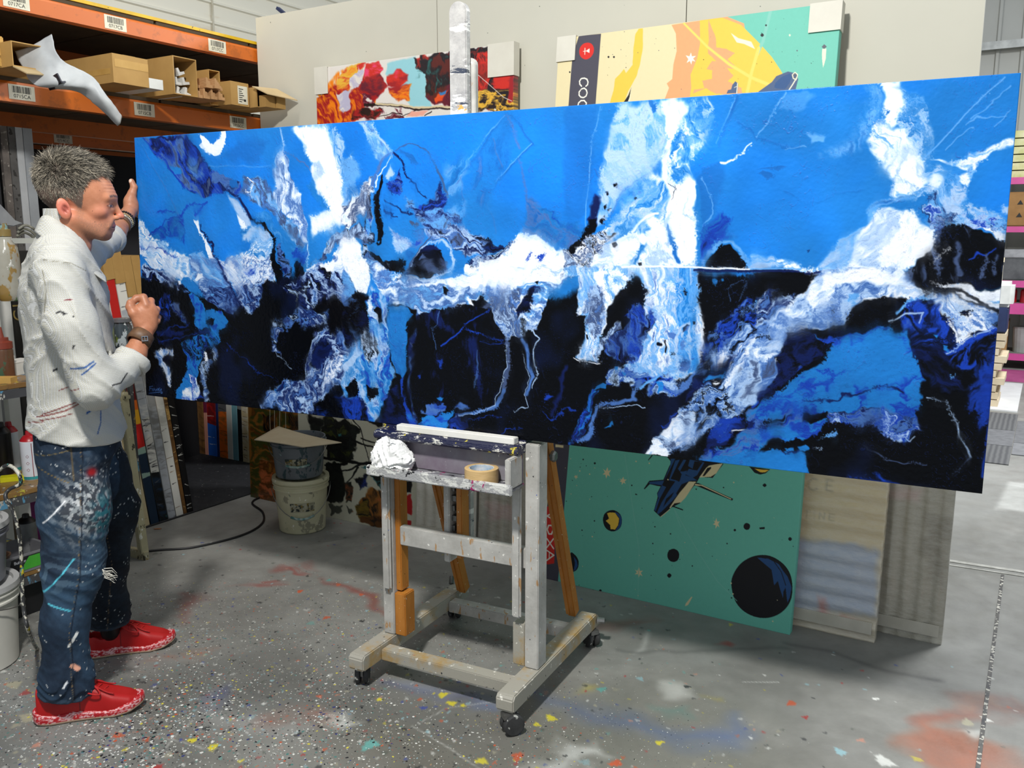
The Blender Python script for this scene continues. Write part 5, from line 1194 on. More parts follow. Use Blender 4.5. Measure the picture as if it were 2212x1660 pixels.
# ---- red autumn canvas
RP = dict(r=(206, 42, 28), R=(160, 28, 34), o=(240, 130, 24), y=(232, 180, 60), p=(232, 66, 110), w=(226, 220, 212), s=(150, 206, 214), k=(30, 20, 22), m=(96, 24, 44), g=(40, 92, 88), b=(50, 120, 180), c=(214, 198, 160), e=(150, 80, 30), l=(188, 184, 206), n=(90, 30, 20), P=(236, 170, 150))
RL = """
0 P w s2 w1 :600,-50 1200,-50 1200,400 600,400
15 P yow s4 w1 a80 z8 :0,260 110,260 160,180 320,140 240,300 150,500 0,520
15 P roRo s3 w1.6 a60 z9 :40,340 160,250 240,320 330,200 420,280 400,380 300,460 240,520 20,520
15 P oyr s3 w1.4 z8 :170,210 230,150 330,130 300,230 230,300 170,290
15 P wlw s2 w1.8 z5 :240,240 300,160 330,200 300,270 240,290
15 P prp s3 w1.4 z8 :330,140 420,120 440,180 400,230 330,220
15 P rRm s3 w1.4 z8 :310,240 420,200 470,260 430,330 370,380 320,320
15 P s s3 w1 :470,130 640,90 720,300 740,400 600,390 560,280 460,200
15 P prR s3 w1.2 z8 :470,210 530,170 600,200 600,240 540,280 470,260
15 P roR s3 w1.4 z8 :470,270 620,260 600,360 540,370 480,320
15 P wl s2 w1.8 z5 :165,300 240,310 240,420 200,430 180,350
15 P wmw s2 w2 z5 :320,310 380,360 440,420 560,400 560,480 330,500
15 P mkR s3 w2 z6 a30 :330,400 440,410 420,470 250,480 260,430
15 P rk s2 w2 z5 a80 :625,95 720,80 880,55 960,40 1110,25 1110,140 1240,140 1240,420 960,430 880,400 720,320 640,160
15 P kgkn s3 w1.8 z7 a80 :670,110 880,70 870,260 800,330 700,330 680,220
15 P gs s2 w2 z5 :640,180 700,200 700,330 640,300
15 P kmn s3 w1.8 z6 a85 :700,330 880,260 880,400 760,390
15 P rO s3 w1.5 z7 :760,330 840,300 810,370 770,380
15 P b s2 w1.5 :790,310 830,295 830,325 795,330
15 P nrk s3 w1.6 z7 a85 :1000,80 1110,50 1110,140 1240,140 1235,250 1000,280
15 P rRr s3 w1 z8 a5 :1120,150 1230,150 1225,300 1120,300
15 P kyk s3 w1.6 z5 a5 :1010,290 1240,290 1240,420 1010,420
15 L y s1.5 w1.4 t1,1 :1040,290 1120,320 1200,330
15 L y s1.5 w1.4 t1,1 :1015,220 1020,420
15 L R s2 w.8 t4,4 :1225,150 1222,360
15 L k s1.5 w.6 t2.5,2.5 :330,385 460,385 560,395 660,410 760,405 880,405
15 L c s1 w.6 t1.7,1.8 :400,380 560,390 660,402 880,398
15 L k s1 w.5 t1,.6 :650,410 600,440 520,465
15 L k s1 w.5 t1,.6 :560,440 500,435 420,460
15 P P s2 w.8 :620,420 720,420 690,450 580,462
15 L k s1 w.5 t1,1 :740,425 700,450
15 L w s.6 w.1 t.5,.5 :1015,195 1100,270 1180,340 1228,362
15 P w s.6 w.2 :1010,252 1018,248 1024,256 1016,262
15 P w s.6 w.2 :1118,412 1126,406 1134,412 1126,420
15 P w s.6 w.2 :1086,86 1092,82 1097,88 1090,92
"""
RP['O'] = (226, 84, 30)
fr2 = Frame((-3.345, 3.496, 0), (1, 0, 0), (0, .025, 2.37))
redc = paint_canvas('canvas_painting', fr2, 1.205, 2.372, .04, 'R', RP, RL, MGloss, .0022, 500., 'red, orange and pink abstract woodland canvas with a pale branch, high behind the easel mast', rowz=[(0, 1.9, .03), (1.9, 2.372, .0022)])
protector('', fr2, 1.205, 2.372, .04, 'l', .085, .13, redc); protector('', fr2, 1.205, 2.372, .04, 'r', .135, .14, redc)
# ---- brown canvas and tree canvas by the buckets
GP = dict(b=(150, 96, 40), B=(96, 58, 22), k=(14, 14, 14), w=(206, 204, 184), g=(66, 72, 30), t=(60, 120, 124), r=(170, 74, 70), o=(196, 104, 60), n=(30, 34, 30), u=(36, 52, 130), R=(186, 30, 34), y=(120, 96, 30), a=(168, 200, 190))
BL = """
14 P bBgb s4 w2 z9 :-60,60 350,120 350,300 100,300 100,700 -60,700
14 P BkB s4 w2 z9 a80 :20,120 120,110 120,240 40,280
14 P kBk s4 w2 z7 a85 :190,110 340,130 330,290 210,250
14 L w s.6 w.1 t.7,.7 :72,80 76,230
14 L w s.6 w.1 t.7,.7 :104,80 106,240
14 L w s.6 w.1 t.8,.8 :140,90 140,250
14 L w s.6 w.1 t.7,.7 :180,95 182,230
14 P r s2 w1 :300,240 330,190 350,160 350,250
14 P t s2 w1.4 :40,520 70,500 70,570 100,590 80,600 50,580
14 L a s1 w.6 o.6 t.5,.5 :0,420 90,440
14 P bBo s4 w2 z8 :0,430 110,440 110,700 0,690
"""
fr3 = Frame((-3.893, 3.425, 0), (1, -.0, 0), (0, .03, 1))
paint_canvas('canvas_painting', fr3, .455, 1.4, .035, 'b', GP, BL, MGloss, .003, 500., 'brown abstract canvas with vertical white drips standing behind the paint pails', rowz=[(0, .75, .003), (.75, 1.4, .03)])
TRL = """
14 P gkn s4 w2.2 z6 :340,110 430,130 430,270 350,260
14 P kgknk s3 w3 z6 :420,130 640,150 690,230 660,330 640,430 560,440 460,400 440,250
14 P t s2 w2 :540,240 560,240 560,270 545,270
14 P kn s3 w2.6 z6 :460,440 560,450 580,600 560,700 500,740 460,700
14 P knk s2 w2.4 z5 :560,150 600,160 690,200 680,260 620,250
14 P k s2 w2 :740,160 840,165 840,200 780,200
14 L k s1 w.8 t1.6,1 :640,140 690,200 720,300 750,440
14 L k s1 w.5 t2.4,1.4 :630,290 720,320 840,350
14 L k s1 w.5 t1.4,1.2 :700,280 840,325
14 L k s1 w.6 t3,3.5 :440,410 560,430 700,450 840,450
14 L k s1 w.6 t2,3 :450,465 600,450
14 L k s1 w.6 t1.5,2.5 :560,500 640,490 700,450
14 L k s1 w.6 t1,2.5 :600,580 640,540 680,480
14 P knt s3 w2.4 z6 :700,480 760,460 850,500 850,620 760,560
14 P uk s3 w2.2 z6 :660,540 740,540 740,620 680,610
14 P yg s2 w1.6 :790,430 830,400 830,430
14 P on s3 w2 z6 :570,590 640,580 640,730 590,720
14 P obk s3 w2 z7 a60 :700,700 750,620 860,640 860,860 680,800
14 P nyk s3 w1.6 z8 :670,740 740,700 760,820 690,830
14 P kB s3 w1.6 z6 :690,820 880,800 880,900 690,860
14 P kn s2 w2.6 z4 o.7 :480,740 560,740 540,800 500,800
14 P on s2 w2 z4 o.7 :590,740 650,780 620,800
14 P kn s2 w1.5 z5 :870,500 1010,560 1010,900 870,900
14 P R s2 w1 :1005,670 1045,660 1045,800 1010,790
14 P R s2 w.8 :985,830 1045,840 1045,890 985,885
14 P uk s2 w1 :1000,580 1045,560 1045,650 1000,650
"""
fr4 = Frame((-3.44, 3.375, 0), (1, .028, 0), (0, .02, 1))
paint_canvas('canvas_painting', fr4, .80, 1.4, .035, 'w', GP, TRL, MPaint, .003, 500., 'pale canvas painted with black gum tree branches, between the pails and the easel', rowz=[(0, .75, .003), (.75, 1.4, .03)])
# ---- bubble wrapped canvases
WPm, nt, bs = newmat('bubble_wrap', .22, 0, .5, .6); at = nt.nodes.new('ShaderNodeAttribute'); at.attribute_name = 'col'; v = coords(nt)
vz = nt.nodes.new('ShaderNodeTexVoronoi'); vz.inputs['Scale'].default_value = 85; nt.links.new(v, vz.inputs['Vector'])
c = mixc(nt, ramp(nt, noise(nt, 16, 6, .7, coords(nt, 'Object', (1, 1, 3))), [(.35, 0.), (.75, .35)]), at.outputs['Color'], 'e8e4da'); nt.links.new(c, bs.inputs['Base Color'])
bump(nt, bs, noise(nt, 12, 5, .7, coords(nt, 'Object', (1, 1, 2))), .5, .01)
WPc = dict(b=(206, 194, 170), B=(212, 194, 156), l=(176, 186, 204), r=(206, 130, 118), g=(170, 164, 148), d=(132, 126, 112), w=(222, 218, 206), s=(190, 184, 168), G=(146, 144, 132), p=(206, 168, 166))
def wrapped(p0, ur, uu, W, Hh, thick, base, layers, label, ribs, group='bubble wrapped canvases leaning on the partition'):
    fr = Frame(p0, ur, uu)
    def pre(P, w, h):
        if ribs == 'v': s_ = np.sin(P.X/4.6)*.85+.5*fbm(P.X/6, P.Y/90, 4, 3)
        else: s_ = np.sin(P.Y/5.)*.7+.5*fbm(P.X/90, P.Y/6, 4, 3)
        P.C += (s_*.045)[..., None]; P.H = s_*2.
    o = paint_canvas('wrapped_canvas', fr, W, Hh, thick, base, WPc, layers, WPm, .006, 500., label, 'painting', group, pre, amp=.0022)
    tp = MB()
    tp.box((W*.02, -.008, Hh*.0+.03), (W*.98, -.0045, .075)); tp.obj('packing_tape', pm('clear_film', 'cfc9bb', 'bdb7a8', 8, .15, coat=.5), o)
    return o
wrapped((-1.03, 3.345, 0), (1, .0, 0), (0, .106, 1), .59, 1.45, .045, 'b', """
13 P B s10 w1 :1190,240 1600,280 1600,600 1190,540
13 P l s9 w1.5 :1160,540 1560,600 1560,900 1140,860
13 P r s8 w1 o.7 :1290,820 1330,820 1330,920 1290,910
13 P r s8 w1 o.6 :1380,900 1470,920 1470,950 1380,930
13 L d s2 w0 o.5 t1.3,1.3 :1280,285 1260,280 1243,295 1243,320 1262,332 1282,325
13 L d s2 w0 o.5 t1.3,1.3 :1352,290 1325,285 1322,332 1350,338
13 L d s2 w0 o.5 t1.3,1.3 :1325,310 1345,312
13 L d s1.5 w0 o.4 t.8,.8 :1225,425 1250,428
13 L d s1.5 w0 o.4 t.8,.8 :1237,426 1235,458
13 L d s1.5 w0 o.4 t.8,.8 :1268,430 1266,460
13 L d s1.5 w0 o.4 t.8,.8 :1290,462 1292,434 1312,462 1315,436
13 L d s1.5 w0 o.4 t.8,.8 :1362,440 1338,438 1336,466 1360,468
13 L d s1.5 w0 o.4 t.8,.8 :1338,452 1356,453
""", 'bubble wrapped canvas with bluish lower half beside the teal canvas', 'h')
wrapped((-.78, 3.455, 0), (1, .0, 0), (0, .055, 1), .558, 1.3, .045, 's', "13 P g s12 w2 :1580,300 1900,330 1900,1000 1580,980\n13 P p s10 w1 o.5 :1600,320 1760,330 1740,380 1600,370\n13 P d s12 w2 o.6 :1760,450 1880,460 1850,760 1780,740",
        'rightmost bubble wrapped canvas, grey with vertical ribs', 'v')
wrapped((-2.63, 3.37, 0), (1, .02, 0), (0, .05, 1), .36, 1.3, .045, 'w', "0 P s s10 w2 o.6 :900,1060 990,1080 990,1160 900,1160", 'pale wrapped canvas seen between the left easel post and the centre strut', 'v')
wrapped((-2.24, 3.35, 0), (1, .02, 0), (0, .06, 1), .33, 1.3, .045, 'g', "0 P p s8 w2 o.6 :1050,1090 1120,1090 1110,1130 1050,1120\n0 P G s10 w2 o.6 :1020,1100 1060,1100 1060,1180 1020,1180", 'grey ribbed wrapped canvas seen between the centre strut and the right easel post', 'v')
# ---- canvases stored on edge, row 1 (spines face the aisle) and row 2
SP = dict(e=(206, 190, 150), E=(178, 160, 116), r=(190, 30, 26), R=(110, 20, 24), o=(230, 110, 30), y=(236, 176, 40), n=(24, 44, 66), t=(40, 126, 136), a=(150, 178, 164), w=(222, 220, 212), W=(196, 194, 186), k=(16, 16, 18), g=(128, 128, 126), G=(92, 92, 94),
          b=(120, 84, 44), B=(84, 56, 30), u=(32, 92, 186), U=(30, 44, 96), m=(110, 30, 60), p=(214, 150, 130), l=(120, 172, 184), c=(204, 164, 96), s=(170, 174, 180))
rsp = random.Random(21)
def stored(p0, ur, uu, w, Hh, depth, bands, label, group, marks=None, wrapc=None):
    unit = 500.; fr = Frame(p0, ur, uu)
    def pre(P, W_, H_):
        z = 0
        tot = sum(f for f, c in bands)
        for f, c in bands:
            z1 = z+f/tot*H_
            P.layer('P', c, [(-9, z), (W_+9, z+rsp.uniform(-8, 8)), (W_+9, z1+8), (-9, z1+8)], soft=.6, warp=.25, z=7, ang=10); z = z1
        for ch, num, ln in (marks or ()):
            for i in range(num):
                yy = rsp.uniform(0, H_); P.layer('L', ch, [(rsp.uniform(-2, W_*.4), yy), (rsp.uniform(W_*.6, W_+2), yy+rsp.uniform(-ln, ln))], soft=.5, warp=.5, w=(rsp.uniform(.5, 1.6), .4))
    o = paint_canvas('stored_canvas', fr, w, Hh, depth, 'W', SP, '', MPaint, .003, unit, label, 'painting', group, pre)
    if wrapc:
        mb = MB(); mb.box((-.003, -.004, Hh-wrapc), (w+.003, depth*.9, Hh+.004)); mb.obj('cardboard_cap', MCard, o)
    return o
X1 = -3.945; G1 = 'canvases stored on edge below the pallet rack'
row1 = [(2.555, .042, 1.40, [(1, 'gG')], None, .16, 'grey edged stored canvas furthest left in the front row'),
        (2.604, .042, 1.42, [(1, 'wW')], (('k', 10, 3),), .17, 'white edged stored canvas behind the painter, under a tan cardboard cap'),
        (2.653, .030, 1.42, [(1, 'E'), (2, 'U')], None, .16, 'navy edged stored canvas just left of the red and orange one'),
        (2.692, .020, 1.40, [(1, 'w')], None, None, 'thin white board edge stored next to the navy canvas'),
        (2.722, .060, 1.06, [(1, 'eE'), (1, 'e')], (('E', 12, 4),), None, 'beige edged stored canvas beside the paint stained trestle'),
        (2.790, .048, 1.45, [(9, 'c'), (13, 'r'), (14, 'o'), (10, 'R'), (3, 'o'), (5, 'y'), (8, 'r'), (2, 'a'), (6, 'n'), (2, 'a'), (16, 'n')], None, .14, 'stored canvas with red, orange and navy banded edge'),
        (2.845, .048, 1.44, [(20, 'w'), (20, 'wWs'), (20, 'ws'), (10, 'sW'), (10, 'Gw'), (20, 'tkn')], (('k', 26, 3), ('G', 20, 5)), .15, 'stored canvas with birch bark edge turning teal and black at the foot'),
        (2.900, .045, 1.42, [(14, 'ew'), (20, 'w'), (20, 'sg'), (14, 'gs'), (12, 'Gs')], (('g', 14, 6),), .20, 'white and grey streaked stored canvas edge with a small drawn mark'),
        (2.950, .044, 1.42, [(14, 'wbw'), (20, 'wW'), (20, 'w')], (('k', 9, 3), ('b', 12, 3)), .22, 'off white stored canvas edge next to the bare timber frame edge'),
        (2.998, .020, 1.38, [(10, 'bB'), (20, 'bcB'), (20, 'Bb')], (('c', 14, 4),), None, 'stored canvas with rusty brown timber frame edge'),
        (3.024, .036, 1.34, [(1, 'k')], (('w', 34, 9),), None, 'black stored canvas edge with white stick marks, last of the front row')]
for (y, w, h, bands, marks, cap, lab) in row1:
    stored((X1, y, 0), (0, 1, .118), (0, -.118, 1), w, h, .85, bands, lab, G1, marks, cap)
row2 = [(-5.09, .035, 1.15, [(1, 'GkG')], None, 'dark grey stored canvas at the left of the back row'), (-5.05, .05, 1.3, [(1, 'kB')], None, 'black stored canvas beside the dark grey one in the back row'),
        (-4.995, .06, 1.25, [(1, 'BbB')], None, 'dark brown stored canvas in the back row'), (-4.925, .03, 1.2, [(3, 'm'), (1, 'p')], None, 'maroon stored canvas in the back row'),
        (-4.89, .085, 1.3, [(4, 'u'), (1, 'p'), (2, 'uk'), (2, 'rR'), (2, 'u')], (('w', 6, 6),), 'bright blue comic stored canvas in the back row'), (-4.80, .02, 1.3, [(1, 'U')], None, 'thin navy stored canvas in the back row'),
        (-4.775, .078, 1.3, [(1, 'b'), (1, 'y'), (3, 'bB'), (1, 'G'), (2, 'bo')], (('k', 8, 6),), 'amber and brown stored canvas in the back row'), (-4.693, .05, 1.25, [(2, 'r'), (2, 'p'), (2, 'r'), (4, 'w')], None, 'white and red banded stored canvas in the back row'),
        (-4.64, .05, 1.25, [(1, 'l')], None, 'pale teal stored canvas in the back row'), (-4.585, .035, 1.1, [(2, 'g'), (1, 'k')], None, 'grey and black stored canvas in the back row'),
        (-4.545, .055, 1.2, [(1, 'we')], (('b', 24, 4), ('k', 8, 3)), 'birch patterned stored canvas in the back row'), (-4.485, .055, 1.2, [(1, 'eE')], (('b', 20, 6),), 'beige and green stained stored canvas in the back row'),
        (-4.425, .055, 1.2, [(1, 'ws')], (('g', 10, 4),), 'rightmost pale stored canvas in the back row')]
for (x, w, h, bands, marks, lab) in row2:
    stored((x, 3.95, 0.0), (1, 0, 0), (0, .02, 1), w, h, .7, bands, lab, 'canvases stored on edge in the back row', marks)
# ------------------------------------------------------------ studio easel
def pmat_(name):
    m, nt, b = newmat(name, .45); v = coords(nt); c = mixc(nt, ramp(nt, noise(nt, 14, 5, .7, v), [(.4, 0.), (.6, 1.)]), '7c7c80', '5a5a60')
    for i, (cc, s_, t_) in enumerate((('c8c8c6', 22, .58), ('202024', 18, .60), ('8c2860', 7, .60))): c = mixc(nt, ramp(nt, noise(nt, s_, 5, .7, coords(nt, 'Object', (1, 1, 1), (i, i, 0))), [(t_, 0.), (t_+.02, 1.)]), c, cc)
    nt.links.new(c, b.inputs['Base Color']); return m
EW, nt, bs = newmat('painted_easel_wood', .55); v = coords(nt)
c = mixc(nt, ramp(nt, noise(nt, 7, 5, .65, v), [(.35, 0.), (.65, 1.)]), 'c0beb8', 'a09e98')
c = mixc(nt, ramp(nt, noise(nt, 60, 3, .5, coords(nt, 'Object', (1, 1, .25))), [(.64, 0.), (.67, .8)]), c, 'a87a3c')
for i, (col, th) in enumerate((('e6e4dc', .69), ('26262c', .72), ('2848a8', .745), ('b02828', .755))):
    c = mixc(nt, ramp(nt, noise(nt, 45+9*i, 3, .55, coords(nt, 'Object', (1, 1, 1), (i, i*2, 0))), [(th, 0.), (th+.015, 1.)]), c, col)
nt.links.new(c, bs.inputs['Base Color']); bump(nt, bs, noise(nt, 120, 4, .6, v), .25, .002)
EO = pm('orange_beech', 'b87830', 'a0621e', 14, .45, spots=('dcd8cc', '3a2a18'), spotsize=90, thr=.72, stretch=(1, 1, .3))
EMix, nt, bs = newmat('easel_wood_worn', .55); v = coords(nt)
c = mixc(nt, ramp(nt, noise(nt, 5, 5, .7, v), [(.36, 0.), (.50, 1.)]), 'a8884c', 'a09c90')
for i, (col, th) in enumerate((('dad6ca', .66), ('2c2c30', .70), ('2848a8', .75), ('b03030', .75))):
    c = mixc(nt, ramp(nt, noise(nt, 40+9*i, 3, .55, coords(nt, 'Object', (1, 1, 1), (i, i*2, 0))), [(th, 0.), (th+.015, 1.)]), c, col)
nt.links.new(c, bs.inputs['Base Color']); bump(nt, bs, noise(nt, 120, 4, .6, v), .25, .002)
ELip, nt, bs = newmat('crusted_tray_paint', .4); v = coords(nt, 'Object', (1, 1, 2))
c = mixc(nt, ramp(nt, noise(nt, 14, 6, .75, v), [(.47, 0.), (.5, 1.)]), 'd6d6d0', 'a4a4a4')
c = mixc(nt, ramp(nt, noise(nt, 18, 6, .75, coords(nt, 'Object', None, (1, 0, 2))), [(.57, 0.), (.59, 1.)]), c, '17171c'); c = mixc(nt, ramp(nt, noise(nt, 11, 4, .7, coords(nt, 'Object', None, (2, 1, 0))), [(.60, 0.), (.62, 1.)]), c, 'a01860')
nt.links.new(c, bs.inputs['Base Color']); bump(nt, bs, noise(nt, 60, 6, .7, v), .7, .006)
ENavy, nt, bs = newmat('navy_crusted_ledge', .3); v = coords(nt, 'Object', (.6, 1, 1.5))
c = mixc(nt, ramp(nt, noise(nt, 30, 6, .75, v), [(.55, 0.), (.58, 1.)]), '14183a', 'd8d6cc')
c = mixc(nt, ramp(nt, noise(nt, 16, 6, .7, coords(nt, 'Object', None, (1, 0, 2))), [(.62, 0.), (.64, 1.)]), c, 'c8b838'); nt.links.new(c, bs.inputs['Base Color']); bump(nt, bs, noise(nt, 60, 6, .7, v), .7, .006)
ESteel = pm('grey_steel', '8a8a88', '6a6a68', 20, .35, .8); ERub = pm('caster_rubber', '3a3a3a', '2a2a2a', 30, .7, spots=('a8a8a2',), spotsize=60, thr=.66)
eO = np.array([-1.6, 2.3, 0]); ez = math.atan2(.212, 2.945)
es = empty('studio_easel', eO, ez, 'paint spattered rolling wooden easel holding the blue painting', 'easel')
def eb(name, lo, hi, m, bev=.003, parent=None): return MB().box(lo, hi).obj(name, m, parent or es, bevel=bev)
for x in (-.32, .245):
    r_ = MB(); pr = [(-.222, .078), (-.222, .115), (-.21, .128), (.455, .128), (.485, .11), (.485, .072), (-.215, .072)]
    r_.prism(pr, 0, .062, Matrix(((0, 0, 1, x), (1, 0, 0, 0), (0, 1, 0, 0), (0, 0, 0, 1)))); r_.obj('base_runner', EMix, es, bevel=.004)
eb('front_crossbar', (-.258, -.118, .072), (.245, -.068, .112), EMix); eb('rear_crossbar', (-.258, .325, .07), (.245, .375, .112), EW)
eb('front_post', (-.305, -.034, .129), (-.26, .03, .846), EW); eb('front_post', (.252, -.034, .129), (.30, .03, .878), EW)
eb('post_cheek', (-.2595, -.03, .129), (-.215, .03, .285), EO); eb('post_cheek', (.206, -.03, .129), (.2515, .03, .275), EMix)
eb('post_lining', (-.2595, -.018, .29), (-.236, .028, .72), EO)
for x0 in (-.292, .212): eb('height_slide', (x0, -.052, .30), (x0+.032, -.036, .74), EW, .006)
eb('middle_crossbar', (-.2355, -.024, .462), (.2515, .004, .53), EW)
for (x0, x1) in ((-.21, -.01), ):
    pass
for x in (-.235, .235):
    m_ = MB(); m_.bar((x, .41, .135), (x, .045, 1.16), .042, .03, (1, 0, 0)); m_.obj('rear_strut', EO, es, bevel=.003)
    m_ = MB(); m_.bar((x-.012, .385, .14), (x-.012, .022, 1.16), .008, .012, (1, 0, 0)); m_.obj('strut_rail', EO, es)
k = MB(); k.tube([(.256, .14, .80), (.262, .14, .80)], .006, 8); k.lathe([(0, 0), (.016, 0), (.02, .004), (.02, .012), (.014, .018), (0, .018)], 6, M=Matrix.Translation((.262, .14, .80)) @ Matrix.Rotation(pi/2, 4, 'Y')); k.obj('clamp_knob', ESteel, es)
# mast with ratchet slot
m_ = MB(); V = []; n = 12; w, zt = .031, 2.236
pr = [(-w, .47), (-w, zt-w)]+[(-w*cos(pi*i/n), zt-w+w*sin(pi*i/n)) for i in range(1, n)]+[(w, zt-w), (w, .47)]
Mm = Matrix(((1, 0, 0, -.035), (0, 0, 1, .062), (0, 1, 0, 0), (0, 0, 0, 1)))
EMast, nt, bs = newmat('mast_paint', .4); v = coords(nt)
c = mixc(nt, ramp(nt, noise(nt, 16, 6, .7, v), [(.4, 0.), (.6, 1.)]), 'b4b2ae', '9c9a98')
c = mixc(nt, ramp(nt, noise(nt, 9, 6, .7, coords(nt, 'Object', (.7, 1, 3.2), (0, 0, 0))), [(.56, 0.), (.58, 1.)]), c, 'e2e0da')
c = mixc(nt, ramp(nt, noise(nt, 10, 6, .7, coords(nt, 'Object', (.7, 1, 3.4), (.3, 1, 0))), [(.60, 0.), (.62, 1.)]), c, '3c4250')
c = mixc(nt, ramp(nt, noise(nt, 15, 4, .7, coords(nt, 'Object', None, (1, 1, .4))), [(.67, 0.), (.69, 1.)]), c, 'd8a050'); c = mixc(nt, ramp(nt, noise(nt, 17, 4, .7, coords(nt, 'Object', None, (2, 1, .4))), [(.70, 0.), (.72, 1.)]), c, '50a0c8')
nt.links.new(c, bs.inputs['Base Color']); bump(nt, bs, noise(nt, 50, 5, .6, v), .5, .003)
mo = m_.prism(pr, 0, .028, Mm).obj('mast', EMast, es, bevel=.003)
m_ = MB(); pr2 = [(-.022, .9), (-.022, 2.05)]+[(-.022*cos(pi*i/8), 2.05+.022*sin(pi*i/8)) for i in range(1, 8)]+[(.022, 2.05), (.022, .9)]
m_.prism(pr2, 0, .02, Matrix(((1, 0, 0, -.012), (0, 0, 1, .093), (0, 1, 0, 0), (0, 0, 0, 1)))).obj('rear_mast_slide', EW, es, bevel=.002)
eb('ratchet_rail', (-.076, .006, .42), (-.052, .056, .72), EW); eb('ratchet_rail', (-.026, .006, .44), (-.004, .056, .72), EO)
rt = MB()
for i in range(7): rt.box((-.052, .02, .46+i*.035), (-.040+.006*(i % 2), .05, .478+i*.035))
rt.obj('ratchet_teeth', ESteel, es)
ETf = pmat_('spattered_tray_floor')
# tray: floor, back, side cheeks, lip, top ledge
eb('tray_floor', (-.275, -.134, .742), (.2505, -.035, .752), ETf, .002); eb('tray_lip', (-.278, -.150, .738), (.262, -.1345, .772), ELip, .004)
eb('tray_back', (-.272, -.048, .7525), (.25, -.040, .848), pm('sprayed_tray', '8c8b90', '6c5c6c', 5, .5, spots=('c8c8c4',), spotsize=80, thr=.72)); eb('tray_cheek', (.232, -.134, .7525), (.2505, -.050, .848), EW); eb('tray_cheek', (-.285, -.075, .7525), (-.2725, -.040, .848), ENavy)
tl = MB(); tl.prism([(-.082, .8485), (-.088, .858), (-.084, .872), (-.066, .8765), (-.029, .8765), (-.028, .887), (.045, .887), (.045, .8485)], 0, .541, Matrix(((0, 0, 1, -.29), (1, 0, 0, 0), (0, 1, 0, 0), (0, 0, 0, 1)))).obj('top_ledge', ENavy, es, bevel=.002)
# casters
def caster(x, y, a):
    c_ = MB(); M = Matrix.Translation((x, y, .0)) @ Matrix.Rotation(a, 4, 'Z')
    c_.box((-.016, -.018, .056), (.016, .018, .0715), M); c_.box((-.004, -.006, .030), (.004, .022, .06), M)
    o = c_.obj('caster', ESteel, es)
    for s in (-1, 1):
        w_ = MB(); w_.lathe([(0, 0), (.018, 0), (.030, .001), (.034, .004), (.034, .015), (.030, .018), (0, .018)], 24, M=M @ Matrix.Translation((s*.0145-.009, .014, .0345)) @ Matrix.Rotation(pi/2, 4, 'Y')); w_.obj('wheel', ERub, o, auto=.6)
for x, y, a in ((-.30, -.175, .5), (.285, -.215, -.7), (-.29, .42, .3), (.30, .44, .9)): caster(x, y, a)
k = MB(); k.tube([(.308, .462, .10), (.335, .47, .10)], .012, 8); k.obj('levelling_screw', ESteel, es)
k = MB(); k.tube([(-.32, .45, .128), (-.33, .47, .15)], .01, 8); k.obj('levelling_screw', ESteel, es)
# white batten on the ledge under the painting
def eobj(mb, name, m, label, cat, **kw):
    o = mb.obj(name, m, None, **kw); o.location = eO; o.rotation_euler = (0, 0, ez); return tag(o, label, cat)
eobj(MB().box((-.212, -.064, .877), (.228, -.032, .898)), 'wooden_batten', pm('clean_white_wood', 'e6e4dc', 'dcdad0', 9, .5), 'clean white batten lying on the paint crusted ledge below the painting', 'batten', bevel=.002)
# masking tape roll standing tilted on the tray
tr = empty('masking_tape_roll', (0, 0, 0), 0, 'roll of tan masking tape lying on the easel tray', 'tape')
Mt = Matrix.Translation(eO) @ Matrix.Rotation(ez, 4, 'Z') @ Matrix.Translation((.128, -.092, .7525))
a = MB(); a.lathe([(.040, .0), (.052, 0), (.0535, .001), (.0535, .047), (.052, .048), (.040, .048), (.040, 0)], 40, M=Mt); a.obj('tape', pm('masking_tape', 'cdae7c', 'c2a06a', 40, .55, stretch=(1, 1, 8)), tr, auto=.6)
a = MB(); a.lathe([(.0375, .001), (.0398, .001), (.0398, .047), (.0375, .047), (.0375, .001)], 40, M=Mt); a.obj('cardboard_core', pm('tape_core', '9cb4c8', 'd8d8d8', 50, .6), tr, auto=.6)
